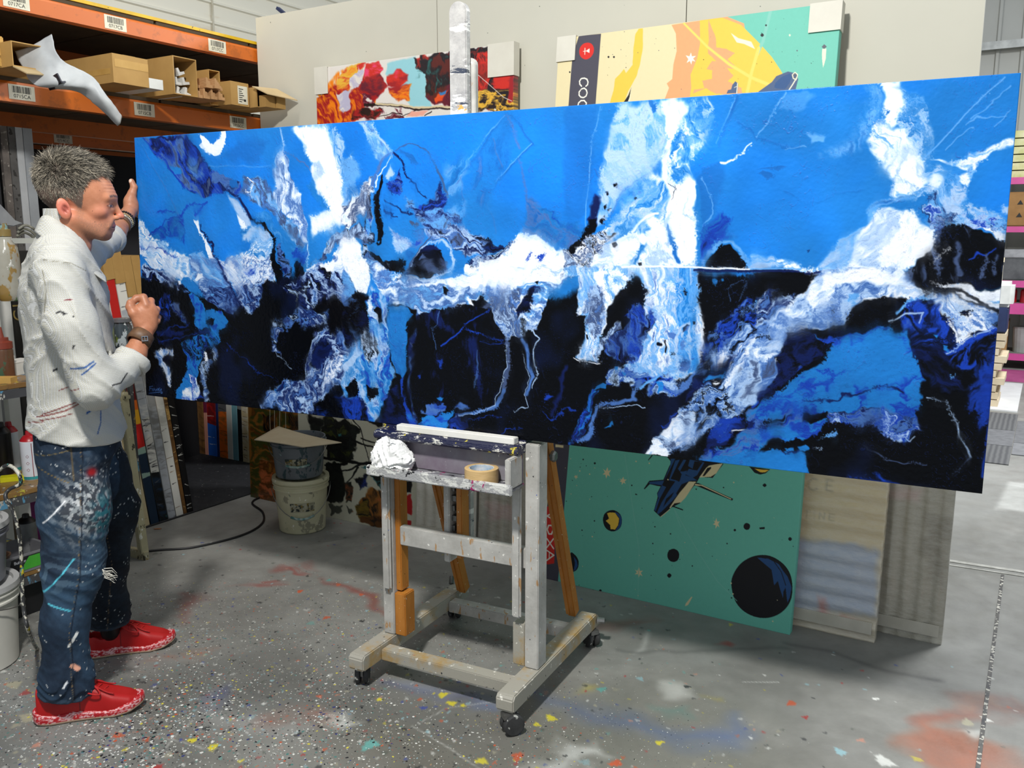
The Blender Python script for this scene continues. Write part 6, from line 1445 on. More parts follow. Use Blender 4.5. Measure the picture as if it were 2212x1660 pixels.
# ------------------------------------------------------------ implicit surfaces
def surf_nets(f, lo, hi, h):
    """naive surface nets on f(P)->distance, vectorised; returns vertices and quads"""
    lo = np.array(lo, float); hi = np.array(hi, float); n = np.ceil((hi-lo)/h).astype(int)+1
    ax = [(lo[i]+np.arange(n[i])*h).astype(np.float32) for i in range(3)]
    X, Y, Z = np.meshgrid(*ax, indexing='ij'); D = f(X, Y, Z).astype(np.float32)
    S = D < 0
    c = [D[i:n[0]-1+i, j:n[1]-1+j, k:n[2]-1+k] for i in (0, 1) for j in (0, 1) for k in (0, 1)]
    s = np.stack([q < 0 for q in c]).sum(0); act = (s > 0) & (s < 8)
    ii = np.argwhere(act); idm = -np.ones(act.shape, np.int64); idm[act] = np.arange(len(ii))
    C8 = np.stack([q[act] for q in c], 1); pos = np.array([(i, j, k) for i in (0, 1) for j in (0, 1) for k in (0, 1)], float)
    acc = np.zeros((len(ii), 3)); cnt = np.zeros(len(ii))
    for a in range(8):
        for b in range(a+1, 8):
            if abs(pos[a]-pos[b]).sum() != 1: continue
            m = (C8[:, a] < 0) != (C8[:, b] < 0); t = np.where(m, C8[:, a]/(C8[:, a]-C8[:, b]+1e-12), 0)[:, None]
            acc += (pos[a]+(pos[b]-pos[a])*t)*m[:, None]; cnt += m
    V = lo+(ii+acc/cnt[:, None])*h; Q = []
    for d in range(3):
        e = [slice(0, n[0]), slice(0, n[1]), slice(0, n[2])]; a = list(e); b = list(e); a[d] = slice(0, n[d]-1); b[d] = slice(1, n[d])
        o1, o2 = [q for q in range(3) if q != d]
        A = S[tuple(a)]; B = S[tuple(b)]; g = A != B
        w = np.argwhere(g); w = w[(w[:, o1] > 0) & (w[:, o2] > 0) & (w[:, o1] < n[o1]-1) & (w[:, o2] < n[o2]-1)]
        def cid(da, db): q = w.copy(); q[:, o1] -= da; q[:, o2] -= db; return idm[q[:, 0], q[:, 1], q[:, 2]]
        quad = np.stack([cid(1, 1), cid(0, 1), cid(0, 0), cid(1, 0)], 1)
        sg = A[w[:, 0], w[:, 1], w[:, 2]]
        if d == 1: sg = ~sg
        quad[~sg] = quad[~sg][:, ::-1]; Q.append(quad)
    Q = np.concatenate(Q); Q = Q[(Q >= 0).all(1)]
    return V.astype(np.float32), Q.astype(np.int32)
def relax(V, Q, it=2, lam=.5):
    E_ = np.concatenate([Q[:, [0, 1]], Q[:, [1, 2]], Q[:, [2, 3]], Q[:, [3, 0]]]); E_ = np.concatenate([E_, E_[:, ::-1]])
    cnt = np.bincount(E_[:, 0], minlength=len(V))[:, None].clip(1)
    for _ in range(it):
        A = np.stack([np.bincount(E_[:, 0], V[E_[:, 1], k], len(V)) for k in range(3)], 1)/cnt; V = V*(1-lam)+A*lam
    return V.astype(np.float32)
def smin(a, b, k): h = np.clip(.5+.5*(b-a)/k, 0, 1); return b+(a-b)*h-k*h*(1-h)
def smax(a, b, k): return -smin(-a, -b, k)
def ell(X, Y, Z, c, r):
    x, y, z = (X-c[0])/r[0], (Y-c[1])/r[1], (Z-c[2])/r[2]; k = np.sqrt(x*x+y*y+z*z); k2 = np.sqrt((x/r[0])**2+(y/r[1])**2+(z/r[2])**2)+1e-9
    return k*(k-1)/k2
def cone(X, Y, Z, a, b, ra, rb):
    a = np.array(a, float); d = np.array(b, float)-a; L = d@d; t = np.clip(((X-a[0])*d[0]+(Y-a[1])*d[1]+(Z-a[2])*d[2])/L, 0, 1)
    return np.sqrt((X-a[0]-d[0]*t)**2+(Y-a[1]-d[1]*t)**2+(Z-a[2]-d[2]*t)**2)-(ra+(rb-ra)*t)
def chain(X, Y, Z, pts, rs, k=.006):
    d = None
    for i in range(len(pts)-1):
        q = cone(X, Y, Z, pts[i], pts[i+1], rs[i], rs[i+1]); d = q if d is None else smin(d, q, k)
    return d
def sdf_obj(name, f, lo, hi, h, m, parent, it=2, colf=None):
    V, Q = surf_nets(f, lo, hi, h); V = relax(V, Q, it)
    o = mesh_obj(name, V, Q, m, parent, True)
    if colf is not None: set_col(o, colf(V))
    return o
# ------------------------------------------------------------ the painter, standing in profile; local x forward, y to his left, z up
pO = (-2.623, 1.609, 0.0); pA = radians(59.4)
man = empty('person', pO, pA, 'man in pale patterned shirt, paint stained jeans and red shoes holding the big painting', 'person')
# ---- head and neck
def head_f(X, Y, Z):
    Ya = np.abs(Y)
    d = ell(X, Y, Z, (.044, 0, 1.674), (.099, .076, .093))
    d = smin(d, ell(X, Y, Z, (.098, 0, 1.634), (.072, .062, .080)), .03)
    d = smin(d, ell(X, Y, Z, (.100, 0, 1.562), (.050, .046, .045)), .025); d = smin(d, ell(X, Y, Z, (.122, 0, 1.552), (.034, .034, .034)), .02)
    d = smin(d, cone(X, Ya, Z, (.040, .054, 1.568), (.112, .026, 1.526), .021, .020), .022)
    d = smin(d, ell(X, Y, Z, (.127, 0, 1.520), (.021, .022, .018)), .016)
    d = smin(d, ell(X, Ya, Z, (.112, .046, 1.590), (.020, .015, .014)), .02)
    d = smin(d, cone(X, Ya, Z, (.160, .010, 1.637), (.138, .048, 1.634), .0095, .008), .014)
    d = smax(d, -ell(X, Ya, Z, (.1685, .036, 1.611), (.018, .019, .010)), .013)
    d = smin(d, ell(X, Ya, Z, (.1365, .034, 1.6095), (.012, .014, .0095)), .003)
    d = smin(d, cone(X, Y, Z, (.158, 0, 1.624), (.176, 0, 1.584), .0078, .0098), .012)
    d = smin(d, ell(X, Y, Z, (.179, 0, 1.578), (.0105, .011, .0095)), .006)
    d = smin(d, ell(X, Ya, Z, (.165, .0125, 1.574), (.010, .008, .008)), .006)
    d = smin(d, cone(X, Ya, Z, (.1555, .0, 1.5500), (.143, .023, 1.5455), .0058, .0035), .007)
    d = smin(d, cone(X, Ya, Z, (.1525, .0, 1.5375), (.143, .020, 1.5410), .0058, .0035), .007)
    d = smax(d, -cone(X, Ya, Z, (.1625, .0, 1.5440), (.147, .025, 1.5430), .0017, .0012), .002)
    d = smin(d, cone(X, Ya, Z, (.150, .018, 1.570), (.137, .034, 1.545), .005, .003), .010)
    # ears
    xr = (X-.016)*cos(.25)+(Z-1.598)*sin(.25); zr = -(X-.016)*sin(.25)+(Z-1.598)*cos(.25); yo = Ya-.079-.25*np.maximum(-xr, 0)
    e = ell(xr, yo, zr, (0, 0, 0), (.019, .0075, .033)); e = smax(e, -ell(xr, yo, zr, (.003, .009, -.003), (.010, .010, .014)), .003); e = smax(e, -cone(xr, yo, zr, (-.009, .009, .010), (.004, .009, .023), .0032, .0028), .002)
    e = smin(e, cone(xr, yo, zr, (-.004, .001, .012), (.006, .002, -.012), .0035, .003), .003)
    d = smin(d, e, .006)
    # forehead furrows, eye wrinkles
    fur = np.clip((X-.12)/.03, 0, 1)*np.clip((Z-1.645)/.01, 0, 1)*np.clip((1.70-Z)/.01, 0, 1); d = d+fur*.0011*np.sin(Z*620+12*X+Ya*25)
    # neck
    n = cone(X, Y, Z, (.034, 0, 1.56), (.005, 0, 1.41), .056, .060); n = smin(n, cone(X, Ya, Z, (.012, .05, 1.565), (.055, .018, 1.42), .011, .012), .025)
    n = smin(n, ell(X, Y, Z, (.070, 0, 1.488), (.014, .014, .018)), .03)
    n = smin(n, ell(X, Y, Z, (-.005, 0, 1.36), (.10, .15, .085)), .06)
    return smin(d, n, .022)
def head_c(V):
    x, y, z = V.T; ya = np.abs(y); n1 = noise3(V, 60, 2)[:, None]; n2 = noise3(V, 260, 4)[:, None]
    C = np.tile(np.array([.71, .47, .345]), (len(V), 1))+n1*.03+n2*.02
    def mixm(m, c, a=1.):
        nonlocal C
        m = (np.clip(m, 0, 1)*a)[:, None]; C = C*(1-m)+np.array(c)*m
    g = lambda cx, cy, cz, r: np.exp(-(((x-cx)/r)**2+((ya-cy)/r)**2+((z-cz)/r)**2))
    mixm(g(.018, .082, 1.60, .03), (.80, .42, .36), .8); mixm(g(.178, 0, 1.578, .016), (.80, .44, .38), .7); mixm(g(.12, .05, 1.585, .03), (.78, .47, .39), .5)
    mixm(np.clip((1.55-z)/.06, 0, 1)*np.clip((x-.02)/.02, 0, 1)*(z > 1.46), (.62, .46, .40), .35)
    st = np.clip((1.573-z)/.02, 0, 1)*(z > 1.497)*np.clip((x-.045)/.03, 0, 1)+np.exp(-(((x-.06)/.012)**2+((z-1.59)/.03)**2))*(ya > .05)
    mixm(st*(.55+1.0*noise3(V, 520, 4)), (.44, .35, .30), .5)
    mixm(np.clip((1.50-z)/.05, 0, 1), (.72, .46, .36), .6)
    lip = ((np.abs(z-1.544) < .0105) & (x > .143) & (ya < .022) & (x > .1585-.35*ya)); mixm(lip*1., (.68, .36, .33), .75)
    mixm((np.abs(z-1.5436) < .0014)*(x > .14)*(ya < .024)*1., (.30, .14, .12), .9)
    br = np.clip(1-np.abs(z-(1.640+.10*(ya-.03)*(ya < .04)-.25*np.maximum(ya-.04, 0)))/.0055, 0, 1)*((ya > .012) & (ya < .052) & (x > .12)); mixm(br*(1.1+n2[:, 0]), (.28, .22, .19), .9)
    ey = (((ya-.034)/.0125)**2+((z-1.6095)/.0036)**2 < 1) & (x > .132); mixm(ey*1., (.60, .54, .50), .9)
    ir = (((ya-.034)/.0062)**2+((z-1.6098)/.0052)**2 < 1) & ey; mixm(ir*1., (.16, .19, .22), 1)
    lid = np.clip(1-np.abs(np.sqrt(((ya-.034)/.0145)**2+((z-1.6098)/.0062)**2)-1)/.18, 0, 1)*(x > .125)*(z > 1.606); mixm(lid, (.34, .20, .17), .8)
    mixm(np.exp(-(((x-.03)/.02)**2+((z-1.60)/.03)**2))*(ya > .082)*0+np.exp(-(((x-.020)/.008)**2+((z-1.598)/.013)**2))*(ya > .076)*1.2, (.45, .20, .16), .6)
    for (sx, sz, r) in ((.095, 1.592, .0018), (.085, 1.575, .0014), (.12, 1.655, .0014), (.10, 1.56, .0013), (.112, 1.61, .0012)): mixm(((x-sx)**2+(z-sz)**2 < r*r)*1., (.36, .20, .15), .8)
    # scalp under the hair
    hz = np.interp(x, HLX, HLZ); mixm(np.clip((z-hz)/.008+.5, 0, 1)*(ya < .0785), (.34, .29, .26), .9)
    return C
HLX = [-.08, -.03, -.012, .010, .030, .056, .066, .075, .082, .115, .160, .2]; HLZ = [1.572, 1.572, 1.580, 1.632, 1.634, 1.604, 1.600, 1.655, 1.682, 1.705, 1.703, 1.70]
# skin shader
skin, nt, bs = newmat('skin', .48, 0, 0, .4); at = nt.nodes.new('ShaderNodeAttribute'); at.attribute_name = 'col'; v = coords(nt)
nt.links.new(at.outputs['Color'], bs.inputs['Base Color']); bs.inputs['Subsurface Weight'].default_value = .08; bs.inputs['Subsurface Radius'].default_value = (.012, .005, .003)
bump(nt, bs, noise(nt, 420, 3, .6, v), .12, .0008)
# ---- arms and hands (same mesh as the head)
E_R = (.058, -.245, 1.075); W_R = (.207, -.112, 1.205)
def handR(X, Y, Z):
    d = chain(X, Y, Z, [(.135, -.178, 1.115), (.178, -.142, 1.152), W_R, (.213, -.105, 1.222)], [.034, .034, .0275, .029], .01)
    p = ell(X, Y, Z, (.217, -.098, 1.266), (.036, .026, .046)); d = smin(d, p, .022)
    d = smin(d, cone(X, Y, Z, (.232, -.100, 1.240), (.240, -.098, 1.285), .022, .019), .015)
    F = [((.224, -.106, 1.300), (.219, -.092, 1.325), (.199, -.087, 1.323), (.186, -.094, 1.312), .0125), ((.238, -.104, 1.294), (.242, -.072, 1.312), (.222, -.052, 1.302), (.204, -.066, 1.290), .0118),
         ((.250, -.101, 1.274), (.258, -.070, 1.284), (.238, -.052, 1.276), (.220, -.066, 1.268), .0112), ((.254, -.096, 1.250), (.260, -.070, 1.258), (.244, -.056, 1.252), (.228, -.066, 1.248), .0100)]
    for a, b, c, e, r in F: d = smin(d, chain(X, Y, Z, [a, b, c, e], [r*1.08, r, r*.92, r*.82], .004), .0045)
    t = chain(X, Y, Z, [(.200, -.110, 1.250), (.186, -.110, 1.278), (.178, -.104, 1.298), (.178, -.100, 1.311)], [.019, .0155, .0130, .0100], .006); d = smin(d, t, .008)
    return d
def handL(X, Y, Z):
    d = chain(X, Y, Z, [(.150, .45, 1.495), (.195, .525, 1.530), (.236, .602, 1.578), (.250, .628, 1.600)], [.044, .037, .027, .028], .01)
    d = smin(d, ell(X, Y, Z, (.266, .655, 1.632), (.028, .026, .044)), .02); d = smin(d, ell(X, Y, Z, (.290, .672, 1.604), (.014, .018, .018)), .012)
    t = chain(X, Y, Z, [(.262, .652, 1.650), (.272, .650, 1.678), (.281, .652, 1.702), (.274, .655, 1.724)], [.020, .0155, .0125, .0105], .006); d = smin(d, t, .010)
    for i, zz in enumerate((1.668, 1.648, 1.628, 1.608)):
        d = smin(d, chain(X, Y, Z, [(.282, .680, zz), (.315, .712, zz+.004), (.352, .712, zz+.002), (.372, .682, zz-.002)], [.0125, .0105, .0098, .0085], .004), .005)
    return d
def hand_c(V):
    x, y, z = V.T; n1 = noise3(V, 70, 2)[:, None]; n2 = noise3(V, 240, 6)[:, None]; C = np.tile(np.array([.67, .44, .32]), (len(V), 1))+n1*.035+n2*.025
    k = np.clip(((z > 1.30) & (x < .24))*.35, 0, 1)[:, None]; return C*(1-k*.15)
parts_ = []
for f, lo, hi, h, cf in ((head_f, (-.12, -.17, 1.27), (.205, .17, 1.79), .0027, head_c), (handR, (.05, -.26, 1.07), (.285, -.03, 1.36), .0022, hand_c), (handL, (.09, .39, 1.43), (.40, .74, 1.75), .0026, hand_c)):
    V, Q = surf_nets(f, lo, hi, h); V = relax(V, Q, 2, .45); C = cf(V)
    if f is handR:   # nails
        for (c0, r0) in (((.1735, -.094, 1.327), .006),): m = (((V-np.array(c0))**2).sum(1) < r0**2)[:, None]; C = np.where(m, np.array([.84, .66, .58]), C)
    if f is handL: m = (((V-np.array((.266, .650, 1.727)))**2).sum(1) < .0085**2)[:, None]; C = np.where(m, np.array([.88, .74, .66]), C)
    if f is handL: C = C+.04
    parts_.append((V, Q, C))
# trunk, upper arms, shins under the clothes keep the figure one body
def trunk_f(X, Y, Z):
    Ya = np.abs(Y); d = ell(X, Y, Z, (0, 0, 1.2), (.095, .14, .26)); d = smin(d, ell(X, Y, Z, (0, 0, .93), (.095, .135, .14)), .08); d = smin(d, cone(X, Y, Z, (-.012, 0, 1.45), (-.01, 0, 1.3), .06, .09), .05)
    d = smin(d, chain(X, Y, Z, [(-.01, -.14, 1.41), (-.005, -.19, 1.38), (.056, -.243, 1.078), (.12, -.19, 1.105)], [.045, .042, .034, .030], .03), .04)
    d = smin(d, chain(X, Y, Z, [(-.01, .14, 1.41), (.02, .19, 1.41), (.095, .35, 1.455), (.16, .47, 1.50)], [.045, .045, .038, .036], .03), .04)
    d = smin(d, chain(X, Y, Z, [(-.01, -.09, .86), (-.042, -.11, .48), (-.085, -.14, .16), (-.10, -.142, .085)], [.085, .055, .040, .038], .03), .05)
    d = smin(d, chain(X, Y, Z, [(.02, .09, .86), (.092, .12, .60), (.060, .165, .40), (.058, .225, .20), (.06, .265, .085)], [.085, .055, .045, .038, .036], .03), .05)
    return d
V, Q = surf_nets(trunk_f, (-.2, -.36, .03), (.24, .52, 1.54), .011); V = relax(V, Q, 2); C = np.tile(np.array([.77, .55, .45]), (len(V), 1)); C[V[:, 2] < .3] = (.05, .05, .06); parts_.append((V, Q, C))
off = 0; VV = []; QQ = []; CC = []
for V, Q, C in parts_: VV.append(V); QQ.append(Q+off); CC.append(C); off += len(V)
body = mesh_obj('body', np.concatenate(VV), np.concatenate(QQ), skin, man, True); set_col(body, np.concatenate(CC))
# ---- hair: short grey strands, swept forward and up
rh = np.random.RandomState(4); NH = 15000
th = rh.rand(NH*3)*2*pi; ph = np.arccos(rh.uniform(-.55, 1, NH*3)); hc = np.array((.046, 0, 1.676)); hr = np.array((.099, .077, .092))
d0 = np.stack([np.sin(ph)*np.cos(th), np.sin(ph)*np.sin(th), np.cos(ph)], 1); P0 = hc+d0*hr
lim = np.interp(P0[:, 0], HLX, HLZ)+rh.uniform(-.006, .004, len(P0)); ok = P0[:, 2] > lim; P0 = P0[ok][:NH]; d0 = d0[ok][:NH]; NHa = len(P0)
N0 = d0/hr; N0 /= np.linalg.norm(N0, axis=1)[:, None]
top = np.clip((P0[:, 2]-1.66)/.08, 0, 1)
L = (.011+.022*top+.010*np.clip((P0[:, 0]-.08)/.06, 0, 1)*top)*rh.uniform(.5, 1.12, NHa)
sw = np.stack([.35+.5*top+.5*noise3(P0, 22, 3), .8*noise3(P0, 26, 7)+rh.normal(0, .25, NHa), -.75*(1-top)+.25*noise3(P0, 30, 12)], 1)
bk = np.clip((P0[:, 0]+.05)/.09, 0, 1); sw[:, 0] = sw[:, 0]*bk-.25*(1-bk)*top; sw[:, 2] -= .3*(1-bk)
sw -= N0*(sw*N0).sum(1)[:, None]; T1 = N0*(.22+.62*top)[:, None]+sw+rh.normal(0, .16, (NHa, 3)); T1 /= np.linalg.norm(T1, axis=1)[:, None]
T2 = T1*.6+sw*.9-N0*.15+rh.normal(0, .25, (NHa, 3)); T2 /= np.linalg.norm(T2, axis=1)[:, None]
seg = [P0-N0*.002, P0+T1*(L*.45)[:, None], P0+T1*(L*.45)[:, None]+T2*(L*.35)[:, None], P0+T1*(L*.45)[:, None]+T2*(L*.35)[:, None]+(T2+rh.normal(0, .35, (NHa, 3)))*(L*.25)[:, None]]
U_ = np.cross(T1, N0+.01); U_ /= np.linalg.norm(U_, axis=1)[:, None]; W_ = np.cross(T1, U_)
HV = []; 
for k, w in enumerate((.00060, .00055, .00042, .00010)):
    for a in (0, 2.09, 4.19): HV.append(seg[k]+(U_*cos(a)+W_*sin(a))*w)
HV = np.stack(HV, 1); base = (np.arange(NHa)*12)[:, None]; Fh = []
for k in range(3):
    for j in range(3): Fh.append(base+np.array([[k*3+j, k*3+(j+1) % 3, k*3+3+(j+1) % 3, k*3+3+j]]))
Fh = np.concatenate(Fh).astype(np.int32); tone = np.clip(rh.normal(.40, .20, NHa)+.10*noise3(P0, 40, 6)+.10*(1-top), .12, .86)
HC = np.stack([tone*1.03, tone*.97, tone*.86], 1); HC = np.repeat(HC, 12, 0)*np.tile(np.repeat(np.array([.55, .9, 1.05, 1.1]), 3), NHa)[:, None]
hairm, nt, bs = newmat('hair', .42, 0, 0, .35); at = nt.nodes.new('ShaderNodeAttribute'); at.attribute_name = 'col'; nt.links.new(at.outputs['Color'], bs.inputs['Base Color'])
ho = mesh_obj('hair', HV.reshape(-1, 3), Fh, hairm, man, True); set_col(ho, HC); ho['label'] = 'short tousled grey hair'
# ---- shirt
TZ = [.80, .88, 1.03, 1.18, 1.33, 1.41, 1.47, 1.52, 1.56]; TC = [0, .0, .003, .003, .000, -.003, .000, .005, .012]; TRX = [.154, .149, .131, .130, .128, .114, .088, .064, .052]; TRY = [.194, .190, .176, .182, .196, .190, .145, .090, .062]
def folds(X, Y, Z):
    sh = X.shape; x = X.ravel(); y = Y.ravel(); z = Z.ravel()
    u = z*7+x*6+y*3; w = z*1.7-x*2.6+y*3
    r = 1-np.abs(pn(u+1.5*pn(w, u*.5, 3), w*1.2, 41)); r2 = 1-np.abs(pn(u*2.1+2*pn(w*1.4, u, 8), w*2.2, 45))
    return (r**4*.0085+r2**3*.0035).reshape(sh)
def shirt_f(X, Y, Z):
    zz = Z.ravel(); cx = np.interp(zz, TZ, TC).reshape(Z.shape); rx = np.interp(zz, TZ, TRX).reshape(Z.shape); ry = np.interp(zz, TZ, TRY).reshape(Z.shape)
    q = np.sqrt(((X-cx)/rx)**2+(Y/ry)**2); d = (q-1)*np.minimum(rx, ry)*.95
    d = smin(d, cone(X, np.abs(Y), Z, (-.018, .09, 1.452), (-.015, .165, 1.420), .052, .060), .05)
    a = chain(X, Y, Z, [(-.012, -.175, 1.405), (.012, -.222, 1.25), (.058, -.245, 1.075)], [.068, .066, .062], .05)
    a2 = smax(cone(X, Y, Z, (.058, -.245, 1.075), (.172, -.150, 1.135), .060, .050), (X-.168)*.58+(Y+.152)*.42+(Z-1.132)*.70, .008); a2 = smin(a, a2, .03)
    b = chain(X, Y, Z, [(-.01, .165, 1.412), (.06, .28, 1.435), (.172, .487, 1.508)], [.066, .060, .050], .05)
    b2 = smax(b, (X*.43+Y*.80+Z*.25)-.845, .008)
    d = smin(d, a2, .035); d = smin(d, b2, .035)
    d = d-folds(X, Y, Z)+.006
    d = smax(d, (.896-.15*X+.012*np.cos(Y*16))-Z, .006)
    nk = cone(X, Y, Z, (.046, 0, 1.62), (.005, 0, 1.41), .060, .063); d = smax(d, -nk, .006)
    d = smax(d, -cone(X, Y, Z, (.10, 0, 1.50), (.16, 0, 1.40), .05, .018), .01)
    # inside hollow at the hem
    return d
sm_, nt, bs = newmat('patterned_cotton', .75, 0, 0, .25); v = coords(nt)
sx = nt.nodes.new('ShaderNodeSeparateXYZ'); nt.links.new(v, sx.inputs[0])
def M_(op, a, b=None, c=None):
    n = nt.nodes.new('ShaderNodeMath'); n.operation = op
    for i, q in enumerate((a, b, c)):
        if q is None: continue
        if isinstance(q, (int, float)): n.inputs[i].default_value = q
        else: nt.links.new(q, n.inputs[i])
    return n.outputs[0]
K_ = 2*pi/.0098
uu = M_('MULTIPLY', M_('ADD', sx.outputs[0], M_('MULTIPLY', sx.outputs[1], .6)), K_); vv = M_('MULTIPLY', sx.outputs[2], K_)
c1_ = M_('MULTIPLY', M_('COSINE', uu), M_('COSINE', vv)); rg = M_('ABSOLUTE', M_('SUBTRACT', M_('ABSOLUTE', c1_), .45)); rgm = M_('LESS_THAN', rg, .22)
c = mixc(nt, rgm, 'c6c6c3', '9c9a90'); dt = M_('GREATER_THAN', M_('ABSOLUTE', c1_), .86); c = mixc(nt, dt, c, 'bdb79c')
at = nt.nodes.new('ShaderNodeAttribute'); at.attribute_name = 'col'; c = mixc(nt, 1., c, at.outputs['Color'], 'MULTIPLY')
nt.links.new(c, bs.inputs['Base Color']); bump(nt, bs, noise(nt, 35, 5, .6, v), .35, .006)
def strokes(V, C, side, items):
    """thin paint marks on cloth, in (x, z) of the side facing the aisle"""
    for (pts, w, col) in items:
        d = np.full(len(V), 9.); 
        for i in range(len(pts)-1):
            a = np.array(pts[i]); e = np.array(pts[i+1])-a; t = np.clip(((V[:, 0]-a[0])*e[0]+(V[:, 2]-a[1])*e[1])/(e@e), 0, 1); d = np.minimum(d, np.hypot(V[:, 0]-a[0]-e[0]*t, V[:, 2]-a[1]-e[1]*t))
        m = (np.clip((w-d)/.0015+.5, 0, 1)*(V[:, 1]*side > 0))[:, None]; C = C*(1-m)+np.array(col)*m
    return C
def shirt_c(V):
    C = np.ones((len(V), 3)); r = (.62, .25, .25); b = (.18, .42, .8); k = (.15, .15, .18)
    it = [([(-.09, .985), (-.02, 1.015), (.0, 1.022)], .0016, r), ([(-.105, .975), (-.03, .998), (.015, 1.02)], .0018, r), ([(-.10, .965), (-.01, .99)], .0014, r), ([(-.13, .955), (-.09, .962)], .0014, r), ([(-.04, 1.06), (.01, 1.08)], .0012, r),
          ([(.03, .985), (.052, 1.0), (.06, 1.002)], .003, b), ([(-.005, 1.14), (.03, 1.142), (.055, 1.158)], .0022, b), ([(.022, 1.122), (.06, 1.152)], .002, b), ([(.07, .99), (.066, .95), (.055, .92)], .0014, b),
          ([(-.03, 1.30), (-.018, 1.305), (-.005, 1.298)], .002, k), ([(-.018, 1.305), (-.01, 1.296)], .002, k), ([(.012, 1.29), (.013, 1.29)], .002, k), ([(.005, 1.20), (.008, 1.208)], .0022, k), ([(.10, 1.085), (.125, 1.085), (.145, 1.11)], .0018, k),
          ([(-.04, 1.125), (-.05, 1.12)], .0025, k), ([(-.005, 1.335), (.012, 1.338)], .0016, (.6, .1, .2))]
    C = strokes(V, C, -1, it)
    # seams of the yoke and the sleeve head
    it = [([(-.055, 1.42), (-.05, 1.36), (-.06, 1.30)], .0012, (.7, .68, .62)), ([(-.05, 1.45), (.02, 1.44), (.06, 1.415)], .001, (.7, .68, .62))]
    return strokes(V, C, -1, it)
shirt = sdf_obj('shirt', shirt_f, (-.19, -.33, .86), (.26, .56, 1.60), .0042, sm_, man, 2, shirt_c)
def patch(name, rows, m, parent, th=.002, sub=6, wob=0):
    rows = [smooth_path(r, sub) for r in rows]; n = len(rows[0]); cols = [smooth_path([rows[k][i] for k in range(len(rows))], sub) for i in range(n)]
    V = np.array([p for c in cols for p in c]); 
    if wob: V += wob*np.stack([noise3(V, 30, 1), noise3(V, 33, 5), noise3(V, 31, 9)], 1)
    o = mesh_obj(name, V, grid_faces(len(cols[0]), n), m, parent, True); set_col(o, np.ones((len(V), 3))); md = o.modifiers.new('t', 'SOLIDIFY'); md.thickness = th; md.offset = 0; return o
for s in (-1, 1):
    T = [(-.030, 0, 1.580), (-.022, .040*s, 1.577), (.006, .064*s, 1.555), (.045, .066*s, 1.510), (.080, .052*s, 1.455), (.106, .022*s, 1.405)]
    M1 = [(-.046, 0, 1.573), (-.038, .048*s, 1.569), (-.004, .082*s, 1.540), (.042, .088*s, 1.492), (.084, .078*s, 1.437), (.117, .045*s, 1.392)]
    Bt = [(-.068, 0, 1.530), (-.058, .060*s, 1.522), (-.016, .106*s, 1.488), (.036, .114*s, 1.450), (.086, .110*s, 1.402), (.116, .096*s, 1.375)]
    patch('collar', [T, M1, Bt], sm_, shirt, .003, 6, .0008)
def cuff(cpt, axis_, r0, r1, w, name):
    mb = MB(); M = Matrix.Translation(cpt) @ Vector(axis_).to_track_quat('Z', 'Y').to_matrix().to_4x4()
    prof = [(r0-.006, -w*.4), (r0, -w*.5), (r0+.004, -w*.2), (r1+.004, w*.3), (r1+.001, w*.5), (r1-.004, w*.52), (r1-.007, w*.3), (r0-.006, -w*.4)]
    mb.lathe(prof, 28, M=M); V = np.array(mb.V); V += .003*np.stack([noise3(V, 45, 1), noise3(V, 50, 4), noise3(V, 47, 8)], 1)
    o = mesh_obj(name, V, mb.F, sm_, shirt, True); set_col(o, np.ones((len(V), 3)))
cuff((.166, -.154, 1.131), (.58, .42, .70), .050, .053, .040, 'rolled_cuff'); cuff((.170, .483, 1.506), (.43, .80, .25), .049, .052, .046, 'rolled_cuff')
# ---- jeans
def jeans_f(X, Y, Z):
    q = np.sqrt(((X-.002)/.126)**2+(Y/.166)**2); pel = smax((q-1)*.12, np.abs(Z-.90)-.075, .02)
    r = chain(X, Y, Z, [(-.010, -.068, .865), (-.026, -.098, .67), (-.042, -.112, .48), (-.083, -.132, .31), (-.090, -.142, .12), (-.093, -.143, .07)], [.104, .101, .084, .066, .068, .068], .04)
    l = chain(X, Y, Z, [(.014, .070, .865), (.052, .10, .73), (.092, .120, .60), (.062, .160, .40), (.058, .225, .20), (.058, .250, .10)], [.104, .098, .082, .070, .062, .062], .04)
    d = smin(pel, smin(r, l, .02), .035)
    low = np.clip((.27-Z)/.12, 0, 1); kn = np.exp(-((Z-.5)/.12)**2); sh = X.shape; x, y, z = X.ravel(), Y.ravel(), Z.ravel()
    w1 = (1-np.abs(pn(z*26+2*pn(x*9, y*9, 2), x*8+y*5, 61))).reshape(sh)**2; w2 = (1-np.abs(pn(z*13+x*6, y*7-x*4, 67))).reshape(sh)**3
    d = d-(w1*.012*low+w2*(.004+.005*kn))+.004
    cut = np.where(Y > .04*(Z < .6), .128-Z, .082-Z-.12*(X+.09)); d = smax(d, np.where(Z < .4, cut, -9), .004)
    return smax(d, Z-.955, .006)
